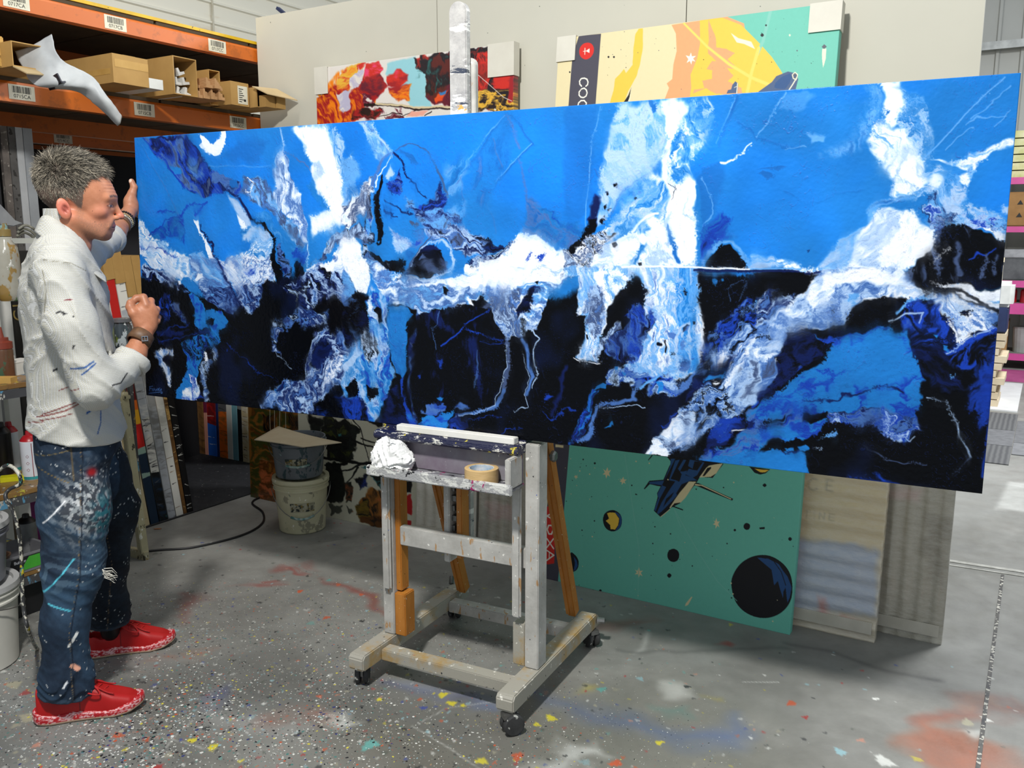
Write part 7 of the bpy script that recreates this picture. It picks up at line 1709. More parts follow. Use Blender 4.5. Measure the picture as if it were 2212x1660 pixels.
def jeans_c(V):
    x, y, z = V.T; n = noise3(V, 9, 3); n2 = noise3(V, 55, 5); n3 = noise3(V, 160, 8)
    t = np.clip(.40+.45*n+.18*n2+.25*(y < -.02)*np.exp(-((z-.45)/.25)**2), 0, 1)[:, None]; C = np.array([.085, .115, .165])*(1-t)+np.array([.23, .33, .42])*t
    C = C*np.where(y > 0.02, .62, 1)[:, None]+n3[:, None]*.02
    def mx(m, c, a=1.):
        nonlocal C
        m = (np.clip(m, 0, 1)*a)[:, None]; C = C*(1-m)+np.array(c)*m
    thigh = np.exp(-(((x-.0)/.075)**2+((z-.70)/.10)**2))*(y < -.03); p = noise3(V, 34, 12); p2 = noise3(V, 75, 15)
    mx(thigh*1.7*(.7+p), (.26, .27, .29), .9); mx(thigh*(p2 > .12)*1.2, (.66, .68, .68), .75); mx(thigh*(noise3(V, 60, 21) > .30)*1., (.85, .85, .84), .9); mx(np.exp(-(((x-.055)/.03)**2+((z-.66)/.06)**2))*(noise3(V, 48, 25) > -.05)*(y < -.02)*1.2, (.16, .42, .46), .9)
    mx(np.exp(-(((x-.03)/.012)**2+((z-.80)/.012)**2))*(y < 0)*1.4, (.65, .1, .12), .9)
    sp = (noise3(V, 150, 31) > .56)*(noise3(V, 14, 33) > .05); mx(sp*1., (.86, .86, .84), .8)
    wear = np.abs(np.sin(z*105+4*n)); mx((wear > .86)*np.exp(-((z-.49)/.06)**2)*(y < 0)*1., (.42, .52, .58), .5)
    C = strokes(V, C, -1, [([(-.115, .655), (-.05, .725)], .0022, (.9, .9, .9)), ([(-.135, .43), (-.04, .54)], .0022, (.35, .75, .82)), ([(-.12, .40), (-.062, .375)], .0024, (.35, .75, .82)), ([(-.05, .30), (-.07, .27), (-.075, .265)], .0045, (.9, .9, .88)), ([(-.07, .20), (-.055, .185)], .007, (.85, .62, .52)), ([(-.09, .155), (-.1, .14)], .003, (.85, .85, .85))])
    # seams and pocket
    sx_ = np.interp(z, [.08, .31, .48, .67, .9], [-.085, -.078, -.040, -.02, .0]); mx(np.clip(1.2-np.abs(x-sx_-.012)/.0022, 0, 1)*(y < -.1)*(z < .93), (.06, .08, .12), .8); mx(np.clip(1.2-np.abs(x-sx_-.007)/.0014, 0, 1)*(y < -.1)*(z < .93)*(np.sin(z*900) > 0), (.55, .45, .30), .8)
    sy = np.interp(z, [.13, .4, .6, .8], [.045, .075, .06, .03]); mx(np.clip(1.2-np.abs(x-sy)/.002, 0, 1)*(y > .05)*(np.sin(z*500) > -.3)*(z < .72), (.55, .45, .32), .7)
    mx(np.clip(1.2-np.abs(z-.868-.25*(x+.06))/.0018, 0, 1)*(x < -.02)*(y < -.03), (.5, .42, .26), .8); mx(np.clip(1.2-np.abs(z-.80+.5*(x+.08))/.002, 0, 1)*(x < -.03)*(x > -.12)*(y < -.03), (.55, .44, .24), .8); mx(np.clip(1.2-np.abs(x+.022)/.0018, 0, 1)*((z > .78) & (z < .90))*(y < -.05), (.45, .36, .22), .7)
    mx(np.clip(1.2-np.abs(z-.885+.1*(x-.03))/.0018, 0, 1)*(x > .012)*(x < .1)*(y < -.03), (.5, .42, .26), .8)
    hem = np.where(y > .06, .142, .098-.12*(x+.09)); mx((z < hem)*(y < .05)*1.+((z < .142) & (y > .05))*1., (.30, .36, .42), .35)
    return C
jm, nt, bs = newmat('paint_stained_denim', .8, 0, 0, .2); at = nt.nodes.new('ShaderNodeAttribute'); at.attribute_name = 'col'; v = coords(nt); nt.links.new(mixc(nt, ramp(nt, noise(nt, 300, 3, .6, v), [(.3, 0.), (.7, .25)]), at.outputs['Color'], '8a98a8', 'OVERLAY'), bs.inputs['Base Color']); bump(nt, bs, noise(nt, 400, 3, .6, coords(nt, 'Object', (1, 1, .6))), .35, .0015)
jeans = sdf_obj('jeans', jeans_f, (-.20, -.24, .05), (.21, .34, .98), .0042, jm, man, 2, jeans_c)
fr_ = MB()
for i in range(14):
    a = Vector((.040+.004*sin(i), -.165-.004*cos(i*2), .455+.0022*i)); fr_.tube([a, a+Vector((.012+.01*sin(i*3), -.012, -.004+.008*sin(i*5))), a+Vector((.03+.008*cos(i*2), -.01, -.016+.014*cos(i*4)))], [.0016, .0012, .0006], 4)
fr_.obj('frayed_tear', pm('frayed_cotton', 'd8d4c8', 'b8b4a8', 60, .9), jeans)
# ---- shoes
def shoe(loc, rz, name_label):
    e = empty('shoe', (loc[0], loc[1], loc[2]), rz); e.parent = man
    if name_label: e['label'] = name_label
    def half(X): return np.interp(X.ravel(), [-.02, 0, .04, .10, .16, .22, .27, .30, .315], [.0, .026, .037, .037, .042, .050, .043, .022, 0]).reshape(X.shape)
    def up(X, Y, Z):
        yc = Y-.006*np.sin(X*10); top = np.interp(X.ravel(), [-.02, .0, .02, .06, .10, .135, .17, .22, .27, .31], [.10, .118, .108, .078, .078, .112, .098, .072, .055, .04]).reshape(X.shape)
        hw = half(X)*(1-.35*np.clip((Z-.03)/.08, 0, 1)**1.5); d = np.maximum(np.abs(yc)-hw, 0*X-9); d = smax(d, Z-top, .022); d = smax(d, .018-Z, .004); d = smax(d, -(X+.002+.0*Z), .012); d = smax(d, X-.306, .02)
        hole = smax(np.abs(yc)-.026*(1-.1*np.abs(X-.06)/.06), np.abs(X-.062)-.050, .02); hole = smax(hole, .045-Z, .01)
        return smax(d, -hole, .006)
    def sole(X, Y, Z):
        yc = Y-.006*np.sin(X*10); sp = .022*np.clip((X-.21)/.10, 0, 1)**2+.008*np.clip((.03-X)/.04, 0, 1)**2
        hh = np.interp(X.ravel(), [-.02, .05, .12, .2, .31], [.040, .036, .030, .029, .030]).reshape(X.shape); zz = Z-sp; hw = half(X)+.004
        d = smax(np.abs(yc)-hw-.003*np.sin(zz*90), zz-hh+.004*np.sin(X*40), .006); d = smax(d, .001-zz, .004); d = smax(d, -(X+.016), .012); return smax(d, X-.312, .008)
    def cu_(V):
        n = noise3(V*np.array([1, 1, 3]), 40, 3); n2 = noise3(V, 14, 5)[:, None]; C = np.tile(np.array([.68, .075, .075]), (len(V), 1))+n2*.06; m = ((np.abs(V[:, 0]-.125) < .0018) & (V[:, 2] < .085))[:, None]; C = np.where(m, C*.6, C); return C
    def cs_(V):
        n = (.5*noise3(V*np.array([.35, .35, 2.2]), 90, 3)+.8*noise3(V*np.array([.5, .5, 2.4]), 260, 13))[:, None]; m = np.clip((n+.02)*6, 0, 1); C = np.array([.70, .11, .14])*(1-m)+np.array([.90, .72, .72])*m; b = (V[:, 2] < .009+.022*np.clip((V[:, 0]-.21)/.10, 0, 1)**2)[:, None]; return np.where(b, np.array([.78, .66, .56]), C)
    mu = colmat('red_shoe_knit', .5, 0, .4, .3, 500)
    sdf_obj('upper', up, (-.03, -.065, .005), (.325, .065, .135), .003, mu, e, 2, cu_); sdf_obj('sole', sole, (-.03, -.07, -.005), (.325, .07, .07), .003, mu, e, 1, cs_)
    lc = MB(); ml = pm('red_lace', 'c01c1c', 'a01010', 60, .7)
    for i, x in enumerate((.140, .158, .176, .194, .210)):
        z = .108-.0075*i-.0006*i*i; lc.tube(smooth_path([(x-.004, -.026, z-.012), (x, -.012, z+.002), (x+.010, .012, z+.001), (x+.008, .026, z-.014)], 4), .0026, 6)
    lc.obj('laces', ml, e, True)
    lc = MB()
    for s in (-1, 1): lc.tube(smooth_path([(.140, 0, .114), (.125, s*.020, .118), (.150, s*.045, .098), (.185, s*.046, .085), (.175, s*.024, .098), (.142, 0, .114)], 5), .0028, 6); lc.tube(smooth_path([(.142, 0, .114), (.165, s*.018, .106), (.205, s*.030, .082), (.225, s*.034, .076)], 5), .0025, 6)
    lc.obj('bow', ml, e, True)
    return e
shoe((-.178, -.132, 0), math.atan2(-.047, .295), 'right red running shoe with pink streaked sole'); shoe((-.030, .285, 0), math.atan2(-.038, .274), 'left red running shoe, set a step further forward')
# ---- wrist wear
def ring(c, ax_, r, tr, name, m, n=28, beads=0, flat=None):
    M = Matrix.Translation(c) @ Vector(ax_).to_track_quat('Z', 'Y').to_matrix().to_4x4(); mb = MB()
    if beads:
        for i in range(beads):
            a = 2*pi*i/beads; mb.lathe([(0, -tr), (tr*.7, -tr*.7), (tr, 0), (tr*.7, tr*.7), (0, tr)], 8, M=M @ Matrix.Translation((r*cos(a), r*sin(a), 0)))
    else: mb.lathe([(r-tr*.5, -flat), (r+tr*.5, -flat), (r+tr*.7, 0), (r+tr*.5, flat), (r-tr*.5, flat), (r-tr*.5, -flat)], n, M=M)
    return mb.obj(name, m, man, True)
blk = pm('black_bead', '141214', '221c1c', 30, .2); axR = (.52, .42, .62)
ml = pm('brown_leather', '6a4c32', '4a3424', 30, .55); w0 = np.array((.200, -.119, 1.199))
ring(tuple(w0), axR, .0335, .004, 'leather_cuff', ml, flat=.019); ring(tuple(w0-np.array((.004, .002, .006))), axR, .0355, .003, 'leather_strap', ml, flat=.008)
bk_ = MB(); qd = Vector(axR).to_track_quat('Z', 'Y').to_matrix().to_4x4(); ctr = Vector(w0)+Vector((.008, -.036, .003)); M = Matrix.Translation(ctr) @ Vector((.3, -.9, .1)).to_track_quat('Z', 'Y').to_matrix().to_4x4()
for (a, b) in (((-.010, -.008), (.010, -.0055)), ((-.010, .0055), (.010, .008)), ((-.010, -.0055), (-.0075, .0055)), ((.0075, -.0055), (.010, .0055)), ((-.001, -.0055), (.001, .0055))): bk_.box((a[0], a[1], 0), (b[0], b[1], .003), M)
bk_.obj('buckle', pm('bright_steel', 'd0d0d0', 'b0b0b0', 20, .25, 1), man)
axL = (.42, .78, .46); wl = np.array((.225, .580, 1.566))
ring(tuple(wl+np.array((.012, .020, .012))), axL, .0335, .0042, 'bead_bracelet', blk, beads=26); ring(tuple(wl), axL, .0335, .003, 'woven_bracelet', pm('woven_cord', 'cfc9b4', '5a5040', 160, .8), flat=.006); ring(tuple(wl-np.array((.006, .010, .006))), axL, .0345, .004, 'dark_bracelet', ml, flat=.007); ring(tuple(wl+np.array((.006, .010, .006))), axL, .0335, .003, 'gold_bead_bracelet', pm('pale_gold_bead', 'd8cc9a', 'b8a870', 30, .35, .4), beads=30)
# ------------------------------------------------------------ paint pails
def pail(loc, r0, r1, h, wall, rim, label, group=None, lid=None, handle=None, ha=0, stains=True, lw=True, name='paint_pail'):
    e = empty(name, loc, 0, label, 'bucket', group); mb = MB()
    mb.lathe([(0, 0), (r0-.006, 0), (r0, .006), (r1-.004, h*.80), (r1+.004, h*.81), (r1+.004, h*.83), (r1-.001, h*.84), (r1, h*.90), (r1+.007, h*.905), (r1+.007, h*.92), (r1+.001, h*.925), (r1+.002, h), (r1-.004, h), (r1-.006, h*.93), (r0-.008, .01), (0, .01)], 48)
    mb.obj('pail_body', wall, e, auto=.5)
    if lid: 
        mb = MB(); mb.lathe([(0, h-.008), (r1-.015, h-.008), (r1-.012, h+.004), (r1+.007, h+.006), (r1+.009, h-.012), (r1+.003, h-.013), (r1+.003, h-.001), (r1-.02, h-.012), (0, h-.012)], 48); mb.obj('lid', lid, e, auto=.5)
    if handle:
        a0, drop, grip = handle; pts = []
        for i in range(17):
            t = -pi/2+pi*i/16; R_ = r1+.012; pts.append((R_*cos(a0+t), R_*sin(a0+t), h*.86-drop*cos(t)**1.2 if cos(t) > 0 else h*.86))
        mb = MB(); mb.tube(pts, .0021, 6); hd = mb.obj('wire_handle', ESteel, e, True)
        mb = MB(); mb.tube([(p[0]*1.004, p[1]*1.004, p[2]) for p in pts[6:11]], .0065, 10); mb.obj('grip', grip, hd, True)
    return e
def pmat(name, base, alt, st, th=.60, rough=.4):
    m, nt, b = newmat(name, rough); v = coords(nt); c = mixc(nt, ramp(nt, noise(nt, 6, 4, .6, v), [(.3, 0.), (.7, 1.)]), base, alt)
    for i, (cc, s_, t_) in enumerate(st): c = mixc(nt, ramp(nt, noise(nt, s_, 4, .62, coords(nt, 'Object', (1, 1, .6), (i, i*2., 0))), [(t_, 0.), (t_+.02, .9)]), c, cc)
    nt.links.new(c, b.inputs['Base Color']); bump(nt, b, noise(nt, 30, 3, .5, v), .1, .002); return m
MP1 = pmat('grimy_white_pail', 'c8c4a6', 'bcb694', (('8a8672', 14, .62), ('e8e6dc', 30, .68), ('5a6a60', 40, .70)))
MP2 = pmat('grey_pail_teal_splash', '6e747a', '5c6268', (('1e3e44', 16, .58), ('20282c', 30, .66), ('a8c4bc', 34, .68)))
MP3 = pmat('white_pail', 'd2d0c6', 'c6c4ba', (('b02c28', 60, .74), ('a8a69c', 12, .66))); MP4 = pmat('grey_pail', '7c7e86', '6c6e76', (('b8b8b4', 50, .72),)); MP5 = pmat('light_grey_lid', 'b4b4b2', 'a4a4a2', (('dededa', 30, .64),))
Tg = pm('teal_grip', '2c6c6a', 'a8b4ac', 60, .5)
pc = (-3.235, 3.185)
def pail_label(e, r, z0, z1, a, w):
    mb = MB(); n = 10; V = []
    for i in range(n+1):
        t = a+w*(i/n-.5); V += [(r(z0)*cos(t), r(z0)*sin(t), z0), (r(z1)*cos(t), r(z1)*sin(t), z1)]
    mb.add(V, [(2*i, 2*i+2, 2*i+3, 2*i+1) for i in range(n)]); o = mb.obj('product_label', pm('dirty_label', 'a8a48e', '8c886e', 30, .6, spots=('2a3430', '7c6a30'), spotsize=35, thr=.58), e)
    md = o.modifiers.new('t', 'SOLIDIFY'); md.thickness = .0008
    mb = MB(); rr = lambda z: r(z)+.0008
    def q(t0, t1, za, zb):
        V = [(rr(za)*cos(t0), rr(za)*sin(t0), za), (rr(za)*cos(t1), rr(za)*sin(t1), za), (rr(zb)*cos(t1), rr(zb)*sin(t1), zb), (rr(zb)*cos(t0), rr(zb)*sin(t0), zb)]; mb.add(V, [(0, 1, 2, 3)])
    q(a-w*.5, a+w*.5, z1-.008, z1-.002); q(a+w*.22, a+w*.24, z0, z1-.008); q(a+w*.34, a+w*.37, z0+.006, z1-.014); q(a+w*.40, a+w*.43, z0+.006, z1-.014)
    for k in range(4): q(a-w*.46, a-w*(.1+.05*k), z0+.005+.006*k, z0+.007+.006*k)
    mb.obj('print', MInk, o)
vdir = math.atan2(-pc[1], -pc[0])
e1 = pail((pc[0], pc[1], 0), .118, .138, .282, MP1, None, 'grimy cream paint pail, lower of the two stacked pails by the tree canvas', 'stacked paint pails by the tree canvas', MP1, (vdir, .15, Tg))
pail_label(e1, lambda z: .1185+.0205*z/.2256*.97+.0008, .125, .170, vdir+.02, .95)
e2 = pail((pc[0]-.008, pc[1]+.0, .289), .118, .138, .205, MP2, None, 'grey paint pail with teal splashes, upper of the two stacked pails', 'stacked paint pails by the tree canvas', None, (vdir-.05, .10, Tg))
pail_label(e2, lambda z: .1185+.0205*z/.164*.97+.0008, .072, .112, vdir-.12, .85)
zc = .499
c4 = [onB(549, 947, 1), ]; P4 = [gnd(549, 950, zc), gnd(601, 921, zc+.012), gnd(738, 956, zc), gnd(655, 966, zc)]
mid = [(P4[0]+P4[3])/2+(0, 0, .002), (P4[1]+P4[2])/2+(0, 0, -.006)]
mb = MB(); V = []; 
G_ = [[P4[0], (P4[0]+P4[1])/2, P4[1]], [mid[0], (mid[0]+mid[1])/2, mid[1]], [P4[3], (P4[3]+P4[2])/2, P4[2]]]
Vc = np.array([p for r in [smooth_path(q, 6) for q in zip(*[smooth_path(r, 6) for r in G_])] for p in r]); nr = 13
o = mesh_obj('cardboard_sheet', Vc, grid_faces(nr, len(Vc)//nr), pm('pale_cardboard', 'b0a48c', 'a89a80', 9, .8), None, True); md = o.modifiers.new('t', 'SOLIDIFY'); md.thickness = .004; md.offset = 1
tag(o, 'torn pale cardboard sheet lying over the top paint pail', 'cardboard')
# cable on the floor
cp = [gnd(*p) for p in ((300, 1196), (345, 1191), (420, 1185), (520, 1160), (565, 1135), (568, 1110), (545, 1090), (560, 1078), (585, 1076))]; cp = [(p[0], p[1], .006) for p in cp]
tag(MB().tube(smooth_path(cp, 8), .0055, 8).obj('power_cable', pm('black_cable', '1a1a1c', '101012', 20, .5), None, True), 'black cable curving over the floor towards the stacked pails', 'cable')
# dead leaf
lf = gnd(340, 1144); mb = MB(); mb.prism([(-.02, 0), (-.008, .008), (.012, .007), (.022, 0), (.010, -.007), (-.010, -.008)], .001, .004, Matrix.Translation((lf[0], lf[1], 0)) @ Matrix.Rotation(.6, 4, 'Z')); tag(mb.obj('dry_leaf', pm('dry_leaf_brown', '9a6a44', '7a4c30', 30, .7)), 'curled brown dry leaf on the floor below the stored canvases', 'leaf')
# crumpled white tissue on the tray
tm = colmat('tissue_paper', .85, 0, .1, .3, 120)
def tis(X, Y, Z):
    sh = X.shape; x, y, z = X.ravel(), Y.ravel(), Z.ravel(); d = ell(X, Y, Z, (0, 0, .036), (.064, .044, .036)); d = smin(d, ell(X, Y, Z, (-.010, .0, .070), (.042, .032, .028)), .02)
    r = 1-np.abs(pn(x*20+z*15, y*20-z*12+2*pn(x*12, z*12, 3), 83)); r2 = 1-np.abs(pn(x*58-z*30+3*pn(z*20, x*20, 5), y*50+z*44, 87)); return d-((r**3)*.020+(r2**3)*.005).reshape(sh)+.006
V, Q = surf_nets(tis, (-.10, -.07, -.01), (.10, .07, .13), .0025); V = relax(V, Q, 1, .4); V[:, 2] = np.maximum(V[:, 2], 0)
to = mesh_obj('paper_tissue', V, Q, tm, None, True); set_col(to, np.tile([.90, .90, .89], (len(V), 1))); M = Matrix.Translation(eO) @ Matrix.Rotation(ez, 4, 'Z') @ Matrix.Translation((-.205, -.098, .7525)); to.matrix_world = M
tag(to, 'crumpled white tissue lying on the easel tray', 'tissue')
# ------------------------------------------------------------ left work trolley
TX = -3.36; TY = 1.985; TB = 1.25
MTop = pmat('paint_crusted_board', '8a6a3c', '6c4c28', (('b8b040', 20, .60), ('dcdcd4', 26, .62), ('4a7a9a', 22, .62), ('262628', 18, .60)))
MTr = pmat('trolley_steel', '4a4a4c', '3a3a3c', (('5a94b4', 14, .60), ('b8b6ac', 22, .62), ('a88038', 18, .66)), rough=.45)
tr_ = empty('work_trolley', (TX-.25, (TB+TY)/2, 0), 0, 'paint crusted three tier trolley beside the painter', 'trolley')
cxm, cym = TX-.25, (TB+TY)/2; hx, hy = .25, (TY-TB)/2
for nme, z in (('top_shelf', .955), ('middle_shelf', .53), ('bottom_shelf', .20)):
    mb = MB(); mb.box((-hx, -hy, z-.02), (hx, hy, z)); o = mb.obj(nme, MTop, tr_, bevel=.003); mb = MB(); mb.box((hx-.004, -hy, z-.055), (hx, hy, z-.021)); mb.box((-hx, hy-.004, z-.055), (hx-.005, hy, z-.021)); mb.obj('shelf_edge', MTr, tr_)
for x in (-hx+.012, hx-.035):
    for y in (-hy+.012, hy-.035): MB().box((x, y, 0), (x+.022, y+.022, .955-.021)).obj('leg', MTr, tr_)
def at_shelf(px, py, z): p = gnd(px, py, z); return p
# spray cans on the middle shelf
def can(x, y, z, r, h, body, cap, label, group=None, nozzle=True, name='spray_can', band=None, cat='can'):
    e = empty(name, (x, y, z), 0, label, cat, group); mb = MB()
    mb.lathe([(0, 0), (r*.94, 0), (r, .004), (r, h*.80), (r*.98, h*.805), (0, h*.805)], 28); b_ = mb.obj('can_body', body, e, auto=.5)
    mb = MB(); mb.lathe([(0, h*.805), (r*.98, h*.805), (r*.97, h*.815), (r*.62, h*.90), (r*.42, h*.92), (0, h*.92)], 28); mb.obj('shoulder', cap, e, auto=.6)
    if nozzle: mb = MB(); mb.lathe([(0, h*.92), (r*.38, h*.92), (r*.34, h*1.0), (r*.28, h*1.01), (0, h*1.01)], 16); mb.obj('nozzle', cap, e, auto=.6)
    if band: mb = MB(); mb.lathe([(r+.0004, .004), (r+.0004, .016)], 28); mb.obj('base_band', band, e)
    return e
def canlabel(e, r, a):
    mb = MB()
    for k in range(3):
        z = .045+.028*k
        for (dy, dz) in (((-.006, 0), (0, .006)), ((0, .006), (.006, 0)), ((.006, 0), (0, -.006)), ((0, -.006), (-.006, 0))):
            t0 = a+dy[0]/r if isinstance(dy, tuple) else a; 
            t1 = a+dz[0]/r; V = [((r+.0006)*cos(t0), (r+.0006)*sin(t0), z+dy[1]), ((r+.0006)*cos(t1), (r+.0006)*sin(t1), z+dz[1]), ((r+.0006)*cos(t1), (r+.0006)*sin(t1), z+dz[1]-.0014), ((r+.0006)*cos(t0), (r+.0006)*sin(t0), z+dy[1]-.0014)]; mb.add(V, [(0, 1, 2, 3)])
    t = a+.45; mb.add([((r+.0006)*cos(t), (r+.0006)*sin(t), .014), ((r+.0006)*cos(t+.07), (r+.0006)*sin(t+.07), .014), ((r+.0006)*cos(t+.07), (r+.0006)*sin(t+.07), .155), ((r+.0006)*cos(t), (r+.0006)*sin(t), .155)], [(0, 1, 2, 3)])
    mb.obj('hazard_marks', pm('label_red', '9a3c3c', '703030', 20, .5), e)
CW = pm('can_white', 'd4d6dc', 'c8ccd4', 8, .3, coat=.2); CR = pm('can_red_cap', 'a81c24', '8c141c', 8, .35); CT = pm('can_teal', '3ca0a4', '2c8488', 8, .35); CG = pm('can_grey', '8c8e8e', '6c6e70', 12, .4, .3); CB = pm('can_black', '1c1c20', '141418', 12, .4); CTe = pm('can_teal_cap', '2a6468', '1e4c50', 12, .4)
va = math.atan2(1.7, 3.2)+pi
p = gnd(80, 1036, .53); e = can(p[0]-.03, p[1]+.0, .53, .037, .20, CW, CR, 'white spray can with red cap at the front of the trolley middle shelf', 'spray cans on the trolley', band=CT); canlabel(e, .037, math.atan2(-p[1], -p[0])-.35)
p2 = gnd(70, 1015, .53); can(p2[0]-.06, p2[1]-.05, .53, .034, .21, CW, CR, 'white spray can with red cap just behind the front one', 'spray cans on the trolley', band=CT)
p3 = gnd(108, 1028, .53); can(p3[0]-.02, p3[1]+.0, .53, .034, .20, CW, CTe, 'white spray can with dark teal cap next to the jeans pocket', 'spray cans on the trolley', band=CT)
can(p[0]-.20, p[1]-.02, .53, .036, .22, CB, CB, 'black spray can standing behind the red capped ones', 'spray cans on the trolley'); can(p[0]-.30, p[1]-.08, .53, .033, .23, CG, CG, 'pale grey spray can with clear cap at the back of the middle shelf', 'spray cans on the trolley')
mb = MB(); mb.lathe([(0, 0), (.045, 0), (.045, .11), (.048, .112), (.048, .125), (0, .125)], 28, c=(TX-.22, 1.50, .53)); tag(mb.obj('paint_tin', pmat('dark_tin', '26242c', '1a1a20', (('3a4a90', 14, .58),))), 'short dark paint tin at the left of the trolley middle shelf', 'tin')
a = gnd(40, 1040, .53); mb = MB(); mb.prism([(-.05, -.02), (.05, -.028), (.06, .01), (-.045, .025)], .5305, .55, Matrix.Translation((a[0]-.03, a[1], 0)) @ Matrix.Rotation(1.1, 4, 'Z')); tag(mb.obj('marking_wedge', pm('yellow_plastic', 'ccc818', 'b4b010', 20, .4)), 'small yellow plastic wedge at the front of the middle shelf', 'wedge')
mb = MB(); mb.box((TX-.34, 1.42, .53), (TX-.10, 1.86, .585)); 
bx_ = MB().box((TX-.36, 1.56, .5302), (TX-.13, 1.66, .64)).obj('black_carton', pm('black_carton', '1a1a1c', '141416', 8, .5), None); tag(bx_, 'black carton with small yellow marks on the middle shelf', 'box')
mb = MB()
for k in range(3): mb.box((TX-.1295, 1.575+.02*k, .60-.03*k), (TX-.129, 1.615+.015*k, .608-.03*k))
mb.obj('yellow_print', pm('yellow_ink', 'c8b420', 'b8a418', 9, .5), bx_)
# grey crumpled rag on bucket stack side
# top shelf: sprayer, gun, jar, cartons
SPm = pmat('dirty_clear_bottle', 'a8a498', '8c8878', (('8a6a28', 9, .54), ('3c6a34', 16, .60), ('dcdad2', 26, .64), ('2a3040', 20, .66)), rough=.15)
bp = onX(22, 650, TX-.12)
e = empty('spray_bottle', (TX-.12, bp[1], bp[2]), 0, 'paint stained sprayer bottle with trigger gun on the trolley', 'bottle')
zb = .03; zt_ = float(onX(22, 522, TX-.12)[2]-bp[2])
mb = MB(); mb.lathe([(0, 0), (.034, 0), (.043, .012), (.047, .04), (.047, zt_-.05), (.042, zt_-.02), (.028, zt_), (.026, zt_+.018), (0, zt_+.018)], 32); mb.obj('bottle', SPm, e, auto=.6)
mb = MB(); mb.lathe([(.0, zt_+.018), (.026, zt_+.02), (.026, zt_+.045), (.016, zt_+.05), (.015, zt_+.07), (0, zt_+.07)], 20); mb.obj('cap', pmat('crusty_brass', '8a7440', '6a5a34', (('7aa0a0', 20, .56), ('c8c4b8', 30, .62))), e, auto=.6)
mb = MB(); mb.prism([(-.016, .062), (.035, .058), (.075, .070), (.045, .082), (-.01, .145), (-.03, .14), (-.025, .09)], -.012, .012, Matrix(((0, 0, 1, 0), (1, 0, 0, 0), (0, 1, 0, zt_), (0, 0, 0, 1)))); mb.obj('trigger_head', pmat('grey_trigger', '8c8c8a', '6c6c6e', (('6aa04c', 9, .58), ('c8c8c4', 20, .60))), e, bevel=.003)
MB().tube([(.0, 0, zt_+.03), (-.10, 0, zt_+.035), (-.235, 0, zt_+.03)], .004, 6).obj('hook', ESteel, e)
jp = onX(8, 735, TX-.17); e = empty('squeeze_bottle', (TX-.17, jp[1]-.01, .955), 0, 'rust brown stained bottle with pointed spout on the trolley', 'bottle')
zj = float(jp[2])-.955; Mj = pmat('rusty_stained', '6c4028', '4a3a28', (('3c5a44', 12, .56), ('b89850', 24, .64), ('301c14', 14, .60)), rough=.3)
mb = MB(); mb.lathe([(0, 0), (.037, 0), (.039, .01), (.039, .11), (.036, .12), (0, .12)], 28); mb.obj('bottle', Mj, e, auto=.6); mb = MB(); mb.lathe([(0, .12), (.039, .12), (.039, .145), (.026, .150), (.026, .163), (.011, .165), (.005, .205), (0, .205)], 28); mb.obj('spout_cap', pmat('rust_cap', '8a3c28', '6a2c20', (('c08c70', 20, .62),)), e, auto=.6)
def small_carton(px, py, w, d, h, rz, label, m, z=.955, open_top=False):
    p = gnd(px, py, z); e = empty('small_carton', (p[0], p[1], z), rz, label, 'box'); mb = MB(); t = .003
    mb.box((-w/2, -d/2, 0), (w/2, d/2, t)); mb.box((-w/2, -d/2, t), (w/2, -d/2+t, h)); mb.box((-w/2, d/2-t, t), (w/2, d/2, h)); mb.box((-w/2, -d/2+t, t), (-w/2+t, d/2-t, h)); mb.box((w/2-t, -d/2+t, t), (w/2, d/2-t, h)); mb.obj('tray', m, e)
    if not open_top: MB().box((-w/2-.001, -d/2-.001, h), (w/2+.001, d/2+.001, h+t)).obj('lid', m, e)
    return e
WC = pm('white_carton', 'd8d4cc', 'cac6bc', 9, .6); TC_ = pm('tan_carton', 'c29a54', 'b08a44', 9, .7)
small_carton(40, 806, .13, .09, .05, 1.9, 'white lidded carton on the trolley against the shirt', WC)
small_carton(0, 802, .10, .07, .065, 1.35, 'white open carton at the left edge of the trolley', WC, open_top=True)
small_carton(8, 827, .08, .05, .022, .6, 'tan folded carton at the front of the trolley', TC_, open_top=True)
# things behind the trolley: boards standing under the rack, the lettered canvas, dark sheets added to stand for the shade
o = MB().box((-4.35, .75, 0), (-4.33, 2.36, 2.03)).obj('dark_backdrop', pm('shade_black', '16161a', '0e0e12', 3, .9)); tag(o, 'dark cloth hanging below the rack behind the painter', 'cloth')
tag(MB().box((-4.98, 2.37, 0), (-4.96, 3.93, 2.0)).obj('dark_backdrop', bpy.data.materials['shade_black']), 'dark cloth hanging behind the stored canvases', 'cloth')  # added sheet, its black keeps the recess behind the canvases dark
tag(MB().box((-4.30, 3.03, 1.455), (-3.955, 3.05, 2.03)).obj('dark_panel', pm('dark_green_panel', '1c2410', '101408', 4, .6)), 'dark green panel standing above the stored canvases by his hand', 'panel') if False else None
def board(px0, px1, ytop, X, m, label, lean=.0, z0=0):
    y0 = float(onX(px0, 480, X)[1]); y1 = float(onX(px1, 480, X)[1]); mb = MB(); dx = .02
    mb.box((X-dx, y0, z0), (X, y1-.003, 2.02)); tag(mb.obj('standing_board', m), label, 'board', 'long boards standing under the rack')
XB = -4.2
